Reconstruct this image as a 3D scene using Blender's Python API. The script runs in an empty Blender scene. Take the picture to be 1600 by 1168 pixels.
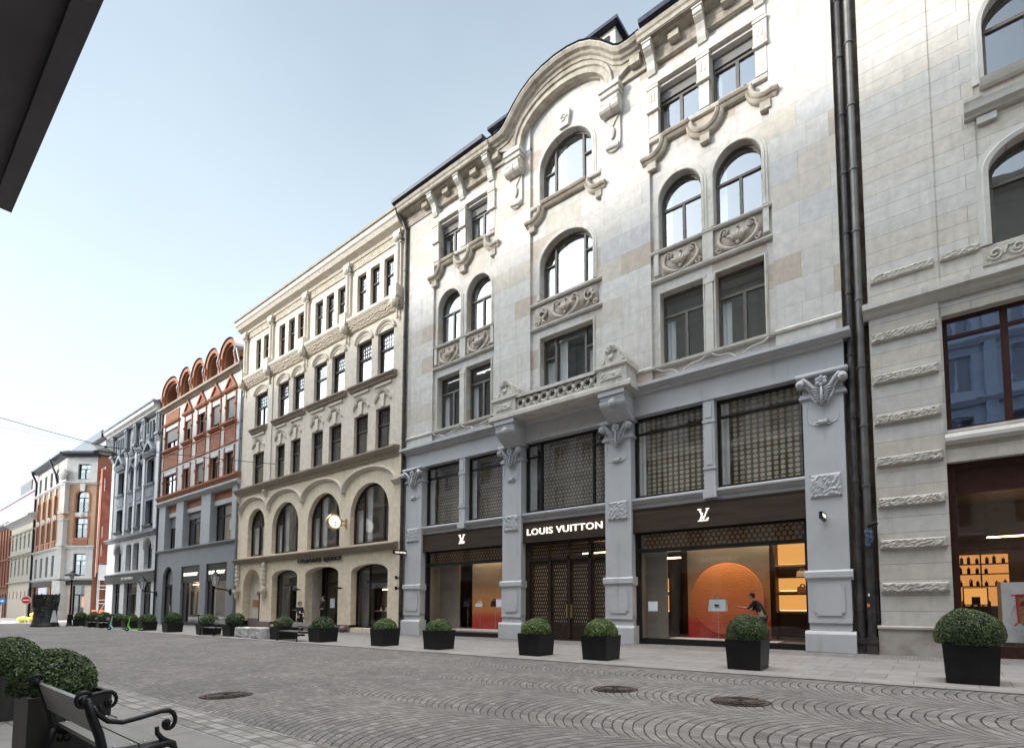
import bpy, bmesh, math, random
from mathutils import Vector, Matrix
PI=math.pi; rad=math.radians
rnd=random.Random(11)
SC=bpy.context.scene; COL=SC.collection

# ------------------------------------------------------------------ camera, sky, sun
cam_d=bpy.data.cameras.new('camera'); cam=bpy.data.objects.new('camera',cam_d); COL.objects.link(cam)
cam.location=(0,0,1.5); cam.rotation_euler=(rad(90+3.765),0,rad(37.3))
cam_d.sensor_fit='HORIZONTAL'; cam_d.sensor_width=36; cam_d.lens=827/1600*36
cam_d.shift_x=-40/1600; cam_d.shift_y=(889-584)/1600
cam_d.clip_start=.05; cam_d.clip_end=4000
SC.camera=cam
SUN_EL=rad(19.5); SUN_AZ=rad(36)           # azimuth measured from straight behind the camera side (-Y) towards -X
sdir=Vector((-math.sin(SUN_AZ)*math.cos(SUN_EL),-math.cos(SUN_AZ)*math.cos(SUN_EL),math.sin(SUN_EL)))
sun_d=bpy.data.lights.new('sun','SUN'); sun=bpy.data.objects.new('sun',sun_d); COL.objects.link(sun)
sun_d.energy=2.1; sun_d.angle=rad(4); sun_d.color=(1,.95,.87)
sun.rotation_euler=sdir.to_track_quat('Z','Y').to_euler()
GLOW,ZEN=3.7,7.8
W=bpy.data.worlds.new('World'); SC.world=W; W.use_nodes=True
wn=W.node_tree.nodes; wl=W.node_tree.links; wn.clear()
sky=wn.new('ShaderNodeTexSky'); sky.sky_type='NISHITA'; sky.sun_disc=False
sky.sun_elevation=SUN_EL; sky.sun_rotation=math.atan2(sdir.x,sdir.y)
sky.air_density=1.1; sky.dust_density=1.2; sky.ozone_density=.8; sky.altitude=0
bgn=wn.new('ShaderNodeBackground'); bgn.inputs[1].default_value=.12
won=wn.new('ShaderNodeOutputWorld')
# thin high veil of cloud, thickest low over the far end of the street
tcw=wn.new('ShaderNodeTexCoord'); nzw=wn.new('ShaderNodeTexNoise'); nzw.inputs['Scale'].default_value=1.6; nzw.inputs['Detail'].default_value=5
wl.new(tcw.outputs['Generated'],nzw.inputs['Vector'])
sepw=wn.new('ShaderNodeSeparateXYZ'); wl.new(tcw.outputs['Generated'],sepw.inputs[0])
mrw=wn.new('ShaderNodeMapRange'); mrw.inputs[1].default_value=.95; mrw.inputs[2].default_value=.12; mrw.inputs[3].default_value=.24; mrw.inputs[4].default_value=1.0
wl.new(sepw.outputs['Z'],mrw.inputs[0])
adw=wn.new('ShaderNodeMath'); adw.operation='MULTIPLY_ADD'; adw.inputs[1].default_value=.3; wl.new(nzw.outputs['Fac'],adw.inputs[0]); 
sbw=wn.new('ShaderNodeMath'); sbw.operation='SUBTRACT'; sbw.inputs[1].default_value=.15; sbw.use_clamp=True
wl.new(mrw.outputs[0],adw.inputs[2]); wl.new(adw.outputs[0],sbw.inputs[0])
mxw=wn.new('ShaderNodeMix'); mxw.data_type='RGBA'; zfw=wn.new('ShaderNodeMapRange'); zfw.inputs[1].default_value=.78; zfw.inputs[2].default_value=.9; wl.new(sepw.outputs['Z'],zfw.inputs[0])
vcw=wn.new('ShaderNodeMix'); vcw.data_type='RGBA'; wl.new(zfw.outputs[0],vcw.inputs['Factor']); vcw.inputs[6].default_value=(5.3,6.15,6.6,1); vcw.inputs[7].default_value=(6.25,6.1,5.95,1); wl.new(vcw.outputs[2],mxw.inputs[7])
mxf=wn.new('ShaderNodeMath'); mxf.operation='MAXIMUM'; wl.new(sbw.outputs[0],mxf.inputs[0]); wl.new(zfw.outputs[0],mxf.inputs[1]); wl.new(mxf.outputs[0],mxw.inputs['Factor'])
wl.new(sky.outputs[0],mxw.inputs[6]); # veil boosted round the sun and overhead, added to fill the shaded street
dtw=wn.new('ShaderNodeVectorMath'); dtw.operation='DOT_PRODUCT'; wl.new(tcw.outputs['Generated'],dtw.inputs[0]); dtw.inputs[1].default_value=sdir
glw=wn.new('ShaderNodeMapRange'); glw.interpolation_type='SMOOTHSTEP'; glw.inputs[1].default_value=.60; glw.inputs[2].default_value=.97; glw.inputs[3].default_value=0; glw.inputs[4].default_value=GLOW; wl.new(dtw.outputs['Value'],glw.inputs[0])
zew=wn.new('ShaderNodeMapRange'); zew.interpolation_type='SMOOTHSTEP'; zew.inputs[1].default_value=.78; zew.inputs[2].default_value=.96; zew.inputs[3].default_value=1; zew.inputs[4].default_value=ZEN; wl.new(sepw.outputs['Z'],zew.inputs[0])
sumw=wn.new('ShaderNodeMath'); sumw.operation='ADD'; wl.new(glw.outputs[0],sumw.inputs[0]); wl.new(zew.outputs[0],sumw.inputs[1])
mulw=wn.new('ShaderNodeVectorMath'); mulw.operation='SCALE'; wl.new(mxw.outputs[2],mulw.inputs[0]); wl.new(sumw.outputs[0],mulw.inputs['Scale'])
wl.new(mulw.outputs[0],bgn.inputs[0]); wl.new(bgn.outputs[0],won.inputs[0])
SC.view_settings.view_transform='Standard'; SC.view_settings.look='None'
SC.view_settings.exposure=0.76; SC.view_settings.gamma=1
SC.render.engine='CYCLES'
try:
    SC.cycles.max_bounces=7; SC.cycles.transparent_max_bounces=10; SC.cycles.caustics_reflective=False; SC.cycles.caustics_refractive=False
except Exception: pass

# ------------------------------------------------------------------ materials
def nt(name):
    m=bpy.data.materials.new(name); m.use_nodes=True; t=m.node_tree; t.nodes.clear()
    o=t.nodes.new('ShaderNodeOutputMaterial'); b=t.nodes.new('ShaderNodeBsdfPrincipled'); t.links.new(b.outputs[0],o.inputs[0])
    return m,t,b,o
def mth(t,op,a,b=None,c=None,clamp=False):
    n=t.nodes.new('ShaderNodeMath'); n.operation=op; n.use_clamp=clamp
    for i,v in enumerate((a,b,c)):
        if v is None: continue
        if isinstance(v,(int,float)): n.inputs[i].default_value=v
        else: t.links.new(v,n.inputs[i])
    return n.outputs[0]
def noise(t,vec,scale,detail=5,rough=.55,stretch=None):
    if stretch:
        mp=t.nodes.new('ShaderNodeMapping'); mp.inputs['Scale'].default_value=stretch; t.links.new(vec,mp.inputs[0]); vec=mp.outputs[0]
    n=t.nodes.new('ShaderNodeTexNoise'); n.inputs['Scale'].default_value=scale; n.inputs['Detail'].default_value=detail; n.inputs['Roughness'].default_value=rough
    t.links.new(vec,n.inputs['Vector']); return n.outputs['Fac']
def ramp(t,fac,cols,lo=.3,hi=.7,interp='LINEAR'):
    r=t.nodes.new('ShaderNodeValToRGB'); r.color_ramp.interpolation=interp; e=r.color_ramp.elements
    while len(e)<len(cols): e.new(.5)
    for i,c in enumerate(cols):
        e[i].position=lo+(hi-lo)*i/max(1,len(cols)-1); e[i].color=(*c,1)
    t.links.new(fac,r.inputs[0]); return r.outputs[0]
def mixc(t,f,a,b,mode='MIX'):
    n=t.nodes.new('ShaderNodeMix'); n.data_type='RGBA'; n.blend_type=mode
    for i,v in ((0,f),(6,a),(7,b)):
        if isinstance(v,(int,float)): n.inputs[i].default_value=v
        elif isinstance(v,tuple): n.inputs[i].default_value=(*v,1) if len(v)==3 else v
        else: t.links.new(v,n.inputs[i])
    return n.outputs[2]
def ocoord(t):
    return t.nodes.new('ShaderNodeTexCoord').outputs['Object']
def bumpn(t,b,h,strength=.4,dist=.02):
    n=t.nodes.new('ShaderNodeBump'); n.inputs['Strength'].default_value=strength; n.inputs['Distance'].default_value=dist
    t.links.new(h,n.inputs['Height']); t.links.new(n.outputs[0],b.inputs['Normal'])
def M(name,cols,rough=.8,scale=2.5,bump=.25,bscale=60,bdist=.01,metal=0,stretch=None,stain=None):
    m,t,b,o=nt(name); v=ocoord(t); b.inputs['Specular IOR Level'].default_value=.22 if max(cols[-1])<.06 else .4
    if len(cols)>1: c=ramp(t,noise(t,v,scale,6,.6,stretch),cols)
    else:
        c=ramp(t,noise(t,v,scale,6,.6,stretch),[tuple(x*.86 for x in cols[0]),tuple(min(1,x*1.1) for x in cols[0])])
    if stain:
        s=ramp(t,noise(t,v,.9,7,.65,(3.5,3.5,.5)),[(0,0,0),(1,1,1)],.56,.78); c=mixc(t,s,c,stain)
    t.links.new(c,b.inputs['Base Color']); b.inputs['Roughness'].default_value=rough; b.inputs['Metallic'].default_value=metal
    if bump: bumpn(t,b,noise(t,v,bscale,4),bump,bdist)
    return m
def blocks(name,bw,bh,cols,joint=.008,rough=.85,jcol=(.2,.18,.16),horiz=False,tint=.5,bump=.35,stain=(.32,.27,.2),off=.5,jdark=.6,pz=0.,stainlo=.6,streak=0.,interp='LINEAR'):
    m,t,b,o=nt(name); v=ocoord(t); s=t.nodes.new('ShaderNodeSeparateXYZ'); t.links.new(v,s.inputs[0])
    X,Y,Z=s.outputs
    if horiz: U,V=X,Y
    else: U=mth(t,'ADD',X,Y); V=mth(t,'ADD',Z,pz+200*bh)
    r=mth(t,'FLOOR',mth(t,'DIVIDE',V,bh)); fz=mth(t,'MULTIPLY',mth(t,'FRACT',mth(t,'DIVIDE',V,bh)),bh)
    u=mth(t,'ADD',mth(t,'DIVIDE',U,bw),mth(t,'MULTIPLY',mth(t,'MODULO',r,2.),off)); u=mth(t,'ADD',u,500.)
    ci=mth(t,'FLOOR',u); fu=mth(t,'MULTIPLY',mth(t,'FRACT',u),bw)
    e=mth(t,'MINIMUM',mth(t,'MINIMUM',fu,mth(t,'SUBTRACT',bw,fu)),mth(t,'MINIMUM',fz,mth(t,'SUBTRACT',bh,fz)))
    mask=mth(t,'SUBTRACT',1.,mth(t,'DIVIDE',e,joint,clamp=True),clamp=True)
    cb=t.nodes.new('ShaderNodeCombineXYZ'); t.links.new(ci,cb.inputs[0]); t.links.new(r,cb.inputs[1])
    wnz=t.nodes.new('ShaderNodeTexWhiteNoise'); wnz.noise_dimensions='2D'; t.links.new(cb.outputs[0],wnz.inputs['Vector'])
    base=ramp(t,wnz.outputs['Value'],cols,0,1 if interp=='LINEAR' else 1-1/len(cols),interp)
    mean=tuple(sum(c[i] for c in cols)/len(cols) for i in range(3))
    base=mixc(t,tint,mean,base)
    n1=noise(t,v,3.,7,.65); base=mixc(t,1.,base,ramp(t,n1,[(.8,.8,.8),(1.08,1.07,1.05)],.3,.7),'MULTIPLY')
    if stain: base=mixc(t,ramp(t,noise(t,v,.45,7,.7,(1.6,1.6,.9)),[(0,0,0),(.55,.55,.55)],stainlo,stainlo+.2),base,stain)
    if streak: base=mixc(t,ramp(t,noise(t,v,1.,6,.7,(4.5,4.5,.28)),[(0,0,0),(streak,streak,streak)],.52,.72),base,(.30,.275,.25))
    base=mixc(t,mth(t,'MULTIPLY',mask,jdark),base,jcol)
    t.links.new(base,b.inputs['Base Color']); b.inputs['Roughness'].default_value=rough; b.inputs['Specular IOR Level'].default_value=.25
    h=mth(t,'SUBTRACT',mth(t,'MULTIPLY',noise(t,v,25,5),.35),mask); bumpn(t,b,h,bump,.015)
    return m
def relief(name,cols,scale=14,rough=.8,bump=1.,dist=.06):
    m,t,b,o=nt(name); v=ocoord(t)
    vo=t.nodes.new('ShaderNodeTexVoronoi'); vo.feature='SMOOTH_F1'; vo.inputs['Scale'].default_value=scale; t.links.new(v,vo.inputs['Vector'])
    w=t.nodes.new('ShaderNodeTexWave'); w.wave_type='RINGS'; w.inputs['Scale'].default_value=scale*.25; w.inputs['Distortion'].default_value=9; t.links.new(v,w.inputs['Vector'])
    h=mth(t,'ADD',vo.outputs['Distance'],mth(t,'MULTIPLY',w.outputs['Fac'],.5))
    t.links.new(ramp(t,noise(t,v,3,5),cols),b.inputs['Base Color']); b.inputs['Roughness'].default_value=rough
    bumpn(t,b,h,bump,dist); return m
def emit(name,col,s):
    m=bpy.data.materials.new(name); m.use_nodes=True; t=m.node_tree; t.nodes.clear()
    o=t.nodes.new('ShaderNodeOutputMaterial'); e=t.nodes.new('ShaderNodeEmission'); e.inputs[0].default_value=(*col,1); e.inputs[1].default_value=s
    t.links.new(e.outputs[0],o.inputs[0]); return m
def glass(name,lo=.1,hi=.75,tint=(.92,.95,.95),power=2.2,wob=.035,gcol=(.95,.97,1)):
    m=bpy.data.materials.new(name); m.use_nodes=True; t=m.node_tree; t.nodes.clear()
    o=t.nodes.new('ShaderNodeOutputMaterial'); tr=t.nodes.new('ShaderNodeBsdfTransparent'); tr.inputs[0].default_value=(*tint,1)
    g=t.nodes.new('ShaderNodeBsdfGlossy'); g.inputs['Roughness'].default_value=.0; g.inputs['Color'].default_value=(*gcol,1)
    lw=t.nodes.new('ShaderNodeLayerWeight'); f=mth(t,'ADD',mth(t,'MULTIPLY',mth(t,'POWER',lw.outputs['Facing'],power),hi-lo),lo)
    mx=t.nodes.new('ShaderNodeMixShader'); t.links.new(f,mx.inputs[0]); t.links.new(tr.outputs[0],mx.inputs[1]); t.links.new(g.outputs[0],mx.inputs[2])
    if wob:
        v=ocoord(t); bn=t.nodes.new('ShaderNodeBump'); bn.inputs['Strength'].default_value=wob; bn.inputs['Distance'].default_value=.05
        t.links.new(noise(t,v,1.3,2),bn.inputs['Height']); t.links.new(bn.outputs[0],g.inputs['Normal']); t.links.new(bn.outputs[0],lw.inputs['Normal'])
    t.links.new(mx.outputs[0],o.inputs[0]); return m

m_stone=blocks('pale_sandstone',1.95,.90,[(.55,.53,.50),(.585,.565,.54),(.45,.38,.31),(.57,.55,.525),(.53,.485,.42),(.595,.58,.56),(.505,.50,.50),(.57,.545,.515)],.012,tint=.8,jdark=.7,streak=.42,interp='CONSTANT',jcol=(.26,.23,.2),stain=(.5,.42,.32))
m_trim=M('pale_stone_trim',[(.42,.39,.35),(.53,.505,.46),(.57,.55,.51)],.85,2.2,.3,50,stain=(.33,.28,.22))
m_weath_shade=M('brown_weathered_shade_stone',[(.27,.225,.18),(.38,.335,.28),(.46,.42,.365)],.88,2.4,.35,45,stain=(.19,.155,.12))  # weathered stone, browned further to paint in shade under the mouldings
m_soff=M('weathered_shade_soffit_stone',[(.17,.14,.11),(.27,.23,.185)],.9,1.8,.3,40)  # weathering and eaves shade both put into this darker colour
m_relief=M('weathered_relief_stone',[(.36,.315,.26),(.50,.45,.385)],.9,3,.4,50)
m_rstone=blocks('grey_sandstone_slabs',5.2,.47,[(.50,.48,.46),(.57,.555,.53),(.54,.49,.41),(.52,.50,.485)],.012,tint=.7,streak=.35,jcol=(.2,.18,.165),stain=(.44,.36,.27),off=.37,jdark=.95,pz=.12,stainlo=.62)
m_rtrim=M('grey_sandstone_trim',[(.44,.42,.39),(.54,.52,.48)],.85,2,.3,40,stain=(.3,.27,.23))
m_rrough=M('rough_sandstone',[(.40,.37,.33),(.52,.49,.44)],.95,3,.8,18,.04)
m_rbase=M('stained_base_stone',[(.25,.22,.19),(.38,.34,.30),(.42,.39,.35)],.85,1.4,.3,30)
m_paint=M('grey_blue_facade_paint',[(.45,.448,.455),(.505,.503,.51)],.6,1.2,.22,22,stain=(.33,.325,.33))
m_paint2=M('grey_blue_relief_paint',[(.40,.40,.415),(.47,.47,.48)],.6,2,.2,40)
m_cream=blocks('cream_sandstone',.95,.42,[(.65,.585,.495),(.68,.61,.52),(.62,.555,.465)],.007,tint=.5,streak=.3,jcol=(.40,.35,.28),stain=(.5,.42,.32),jdark=.5)
m_creamt=M('cream_stone_trim',[(.56,.50,.42),(.65,.59,.50)],.8,2,.25,40,stain=(.36,.31,.24))
m_creamrel=relief('cream_leaf_relief',[(.42,.36,.28),(.56,.49,.39)],9)
m_cream2=blocks('warm_cream_stone',.95,.42,[(.78,.665,.51),(.81,.695,.535),(.75,.635,.48)],.007,tint=.5,streak=.25,jcol=(.45,.37,.27),stain=(.52,.42,.31),jdark=.5)
m_umber=M('umber_cornice',[(.22,.18,.14),(.31,.26,.20)],.75,1.5,.2,30)
m_plinth=M('red_granite_plinth',[(.13,.10,.09),(.20,.16,.145)],.6,8,.25,60)
m_terra=M('terracotta_orange',[(.28,.105,.05),(.36,.145,.075)],.8,3,.3,40)
m_terrel=relief('terracotta_relief',[(.22,.075,.035),(.34,.13,.065)],8)
m_wplas=M('white_plaster',[(.46,.46,.455),(.56,.56,.55)],.8,2,.15,40,stain=(.45,.44,.42))
m_gplas=M('pale_stone_piers',[(.34,.35,.365),(.42,.43,.44)],.8,2,.25,30)
m_dgrey=M('mid_grey_shopfront_paint',[(.20,.21,.225),(.235,.245,.26)],.6,1.5,.15,40)
m_gblue=M('slate_grey_stucco',[(.17,.185,.21),(.24,.255,.28)],.75,3,.25,30)
m_grrel=relief('slate_grey_relief',[(.15,.165,.19),(.26,.275,.30)],9)
m_gwhite=blocks('white_stucco_blocks',1.6,.42,[(.56,.57,.59),(.64,.65,.66)],.012,tint=.4,jcol=(.3,.3,.32),stain=None)
m_zinc=M('zinc_roof',[(.20,.225,.24),(.29,.31,.325)],.42,1.2,.2,20,metal=.55)
m_slate=M('dark_slate_roof',[(.03,.033,.04),(.06,.065,.075)],.5,4,.4,20)
m_gutter=M('dark_gutter_metal',[(.012,.015,.024),(.03,.034,.045)],.35,5,.1,30,metal=.4)
m_pipe=M('dark_downpipe_metal',[(.018,.018,.022),(.05,.045,.045),(.09,.08,.075)],.5,2.5,.25,20,metal=.3)
m_pipe2=M('weathered_zinc_pipe',[(.10,.095,.09),(.17,.16,.155)],.5,2,.2,20,metal=.5)
m_grime_shade=M('grimy_and_shade_stone',[(.05,.04,.032),(.16,.125,.095),(.24,.20,.16)],.95,1.3,.6,14,.03)  # dirty recess stone, also the painted shade behind the parapet
m_frame=M('brown_grey_window_frame',[(.085,.075,.062),(.12,.105,.088)],.5,6,.1,80)
m_bframe=M('dark_brown_window_frame',[(.022,.013,.010),(.04,.025,.02)],.45,6,.1,80)
m_red=M('red_brown_window_frame',[(.035,.014,.011),(.055,.022,.017)],.4,5,.1,60)
m_black=M('black_metal_frame',[(.012,.011,.011),(.022,.02,.019)],.4,6,.1,80)
m_bronze=M('brown_bronze_cladding',[(.050,.036,.027),(.085,.062,.045)],.38,1.2,.06,60,metal=.35,stretch=(.4,1,6))
m_dkwood=M('dark_bronze_door_frame',[(.028,.019,.014),(.05,.034,.025)],.4,4,.1,60,metal=.2)
m_glass=glass('window_glass',.14,.62)
m_glassb=glass('clear_shop_glass',.055,.6,(.97,.97,.96),3.,.01)
m_glassup=glass('first_floor_glass',.16,.7,(.97,.97,.96))
m_glassblue=glass('blue_tinted_glass',.42,.9,(.30,.42,.62),gcol=(.42,.58,.95))
m_curt=M('white_curtain',[(.66,.67,.67),(.80,.80,.79)],.9,2,.5,6,.05,stretch=(8,8,.3))
m_blind=M('grey_roller_blind',[(.17,.165,.16),(.21,.205,.20)],.8,2,.3,3,.02,stretch=(.2,.2,12))
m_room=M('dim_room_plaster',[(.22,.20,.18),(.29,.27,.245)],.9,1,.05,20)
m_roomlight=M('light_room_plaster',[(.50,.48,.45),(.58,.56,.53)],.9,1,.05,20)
m_shopdark=M('dark_shop_lining',[(.05,.036,.027),(.085,.062,.047)],.6,1.5,.1,20)
m_beige=M('beige_display_lining',[(.20,.175,.14),(.26,.23,.185)],.8,1.5,.1,20)
m_warmwall=M('tan_shop_wall',[(.36,.22,.10),(.45,.29,.14)],.7,2,.1,20)
m_lamp=emit('warm_added_shop_lamp',(1,.60,.26),17)  # emission of strip lamps added to light the shop displays
m_shelf=emit('backlit_shelf_panel',(1,.46,.12),.50)
m_shelf2=emit('backlit_perfume_wall',(1,.42,.12),.42)
m_strip=emit('shelf_light_strip',(1,.66,.30),1.6)
m_letter=emit('lit_white_letters',(1,.93,.80),1.05)
m_letterw=M('white_letters',[(.75,.73,.68)],.5,5,0)
m_dletter=M('dark_metal_letters',[(.018,.015,.013)],.4,5,0,metal=.3)
m_iron=M('black_cast_iron',[(.008,.008,.009),(.014,.014,.015)],.5,8,.2,60)
m_slat=M('grey_painted_bench_slat',[(.13,.125,.118),(.19,.185,.175)],.36,2,.12,30,stretch=(.5,6,6))
m_planter=M('black_fibre_planter',[(.009,.009,.010),(.018,.017,.017)],.42,3,.15,40)
m_planterg=M('brushed_dark_planter',[(.022,.021,.020),(.045,.042,.039)],.45,2,.15,40,stretch=(4,4,.4))
m_soil=M('dark_soil',[(.02,.014,.01),(.05,.036,.026)],1,20,.6,40)
m_marble=M('rough_white_marble',[(.22,.22,.22),(.50,.50,.49),(.60,.60,.59)],.75,3.2,.6,12,.04)
m_bell=M('dark_bronze_bell',[(.022,.023,.024),(.055,.056,.058),(.11,.11,.108)],.42,2.6,.3,14,.02,metal=.5)
m_cloth=M('white_banner_cloth',[(.7,.7,.72)],.8,3,.2,12)
m_gold=M('gold_clock_rim',[(.62,.44,.19),(.72,.54,.27)],.28,4,0,metal=.9)
m_face=emit('lit_clock_dial',(1,.97,.9),.85)
m_leafd=None
m_skin=M('skin',[(.42,.25,.17),(.50,.31,.22)],.55,8,.05,60)
m_navy=M('navy_wool_coat',[(.012,.014,.022),(.024,.027,.038)],.9,8,.3,90)
m_coat=M('charcoal_coat',[(.022,.022,.024),(.04,.04,.043)],.9,8,.3,90)
m_jeans=M('blue_denim',[(.025,.035,.06),(.045,.06,.10)],.85,8,.3,90)
m_dktr=M('dark_trousers',[(.010,.010,.013),(.018,.018,.022)],.9,8,.2,90)
m_hair=M('dark_hair',[(.012,.009,.008),(.028,.02,.016)],.6,20,.4,80)
m_greyhair=M('grey_hair',[(.06,.055,.05),(.14,.13,.12)],.7,20,.4,80)
m_white=M('white_enamel',[(.72,.72,.72)],.45,4,0)
m_green=M('lime_green_scooter_paint',[(.12,.60,.05),(.16,.68,.08)],.35,4,0)
m_teal=M('pale_teal_scooter_paint',[(.33,.58,.54),(.40,.66,.62)],.35,4,0)
m_rubber=M('black_rubber',[(.010,.010,.010)],.7,6,.1,60)
m_signred=M('sign_red',[(.50,.022,.03)],.45,5,0)
m_signblue=M('sign_blue',[(.035,.20,.55)],.45,5,0)
m_yellow=M('yellow_plastic_sacks',[(.72,.62,.06),(.82,.74,.15)],.5,3,.5,10,.05)
m_orange=emit('x',(1,1,1),1); bpy.data.materials.remove(m_orange)
m_cone=M('orange_plastic',[(.75,.20,.06),(.80,.26,.1)],.5,5,0)
m_alu=M('scaffold_aluminium',[(.55,.55,.56),(.66,.66,.67)],.4,4,.05,40,metal=.4)
m_pink=M('mauve_rendered_wall',[(.30,.235,.285),(.35,.28,.325)],.85,.6,.1,10)
m_brick=M('brown_brick_wall',[(.20,.10,.06),(.30,.155,.09)],.9,3,.3,30)
m_brickl=M('tan_brick_wall',[(.29,.185,.115),(.35,.225,.14)],.9,3,.3,30)
m_brickr=M('red_brick_trim',[(.22,.085,.05),(.30,.12,.07)],.9,5,.3,30)
m_cstone=M('grey_white_ashlar',[(.36,.35,.34),(.46,.45,.435)],.85,1.5,.2,30,stain=(.28,.28,.28))
m_pcream=M('pale_yellow_render',[(.38,.37,.315),(.45,.435,.375)],.85,1.2,.2,20,stain=(.4,.38,.33))
m_pilst=M('pinkish_stone_pier',[(.40,.33,.28),(.48,.41,.355)],.8,2,.2,30)
m_canopy=M('dark_canopy_sheet',[(.085,.078,.09),(.14,.128,.145)],.55,1.6,.2,12)
m_opp1=blocks('opposite_pale_stone',1.2,.5,[(.46,.45,.43),(.54,.53,.51)],.012,stain=None)
m_opp2=M('opposite_grey_render',[(.24,.24,.25),(.30,.30,.31)],.85,1,.1,20)
m_opp3=M('opposite_buff_render',[(.42,.36,.29),(.50,.43,.35)],.85,1,.1,20)
m_manh=M('rusty_cast_iron',[(.030,.023,.021),(.062,.046,.041)],.6,14,.3,50,metal=.4)
m_paper=M('white_paper',[(.75,.76,.78)],.7,4,0)
m_bagblue=M('pale_blue_leather',[(.50,.62,.68),(.66,.74,.77)],.45,3,.1,60)
m_tan=M('tan_leather',[(.35,.19,.09)],.5,4,.1,60)

def gradmat(name,axis,stops,z0,z1,ripple=0,rough=.6):
    # printed backdrop: colours printed top to bottom on the sheet
    m,t,b,o=nt(name); v=ocoord(t); s=t.nodes.new('ShaderNodeSeparateXYZ'); t.links.new(v,s.inputs[0])
    f=mth(t,'DIVIDE',mth(t,'SUBTRACT',s.outputs[axis],z0),z1-z0)
    f=mth(t,'ADD',f,mth(t,'MULTIPLY',mth(t,'SUBTRACT',noise(t,v,4,4,.5,(1,1,5)),.5),.12))
    r=t.nodes.new('ShaderNodeValToRGB'); e=r.color_ramp.elements
    while len(e)<len(stops): e.new(.5)
    for i,(p,c) in enumerate(stops): e[i].position=p; e[i].color=(*c,1)
    t.links.new(f,r.inputs[0]); t.links.new(r.outputs[0],b.inputs['Base Color']); b.inputs['Roughness'].default_value=rough
    if ripple: bumpn(t,b,noise(t,v,7,3,.5,(1,1,4.5)),ripple,.15)
    return m
m_backdrop=gradmat('sunset_backdrop_print',2,[(0,(.45,.03,.02)),(.12,(.55,.05,.025)),(.22,(.68,.20,.06)),(.45,(.66,.31,.11)),(.62,(.30,.21,.15)),(.82,(.09,.11,.135))],.2,3.7)
m_backdrop2=gradmat('sunset_backdrop_print_tall',2,[(0,(.42,.03,.02)),(.15,(.55,.07,.03)),(.26,(.68,.26,.09)),(.48,(.60,.33,.14)),(.66,(.28,.23,.18)),(.9,(.11,.13,.15))],.2,3.6)
m_disc=gradmat('sunset_disc_print',2,[(0,(.60,.10,.04)),(.35,(.78,.24,.08)),(.6,(.82,.34,.12)),(1,(.80,.36,.14))],.4,3.1,.55)
def dotmat(name,du,dv,ru,rv,dot,ground,holes=False,stag=.5,axis=0):
    m,t,b,o=nt(name); v=ocoord(t); s=t.nodes.new('ShaderNodeSeparateXYZ'); t.links.new(v,s.inputs[0])
    V=mth(t,'ADD',mth(t,'DIVIDE',s.outputs[2],dv),100.); U=mth(t,'ADD',mth(t,'DIVIDE',s.outputs[axis],du),300.)
    U=mth(t,'ADD',U,mth(t,'MULTIPLY',mth(t,'MODULO',mth(t,'FLOOR',V),2.),stag))
    a=mth(t,'MULTIPLY',mth(t,'SUBTRACT',mth(t,'FRACT',U),.5),du/ru); c=mth(t,'MULTIPLY',mth(t,'SUBTRACT',mth(t,'FRACT',V),.5),dv/rv)
    d=mth(t,'ADD',mth(t,'POWER',mth(t,'ABSOLUTE',a),2.6),mth(t,'POWER',mth(t,'ABSOLUTE',c),2.6))
    k=mth(t,'MULTIPLY',mth(t,'SUBTRACT',1.15,d),5.,clamp=True)
    if holes:
        # light metal dashes, a dark mesh between them that shows the shop through its gaps
        t.links.new(mixc(t,k,ground,dot),b.inputs['Base Color']); b.inputs['Roughness'].default_value=.4; b.inputs['Metallic'].default_value=.2
        tr=t.nodes.new('ShaderNodeBsdfTransparent'); mx=t.nodes.new('ShaderNodeMixShader'); t.links.new(mth(t,'MULTIPLY',mth(t,'SUBTRACT',1.,k),.62),mx.inputs[0]); t.links.new(b.outputs[0],mx.inputs[1]); t.links.new(tr.outputs[0],mx.inputs[2]); t.links.new(mx.outputs[0],o.inputs[0])
    else:
        t.links.new(mixc(t,k,ground,mixc(t,noise(t,v,2.5,2),tuple(x*.7 for x in dot),dot)),b.inputs['Base Color']); b.inputs['Roughness'].default_value=.5
        bumpn(t,b,k,.5,.02)
    return m
m_screen=dotmat('gilt_dotted_screen',.235,.185,.078,.070,(.66,.55,.36),(.060,.045,.033),stag=0)
m_screens=dotmat('taupe_dotted_screen',.17,.17,.062,.062,(.50,.44,.35),(.145,.122,.102),stag=.5)
m_band=dotmat('amber_dotted_frieze',.20,.17,.068,.072,(.62,.36,.15),(.07,.042,.026),stag=.5)
m_lattice=dotmat('pierced_bronze_lattice',.105,.165,.017,.056,(.36,.29,.21),(.03,.021,.016),True)

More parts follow.
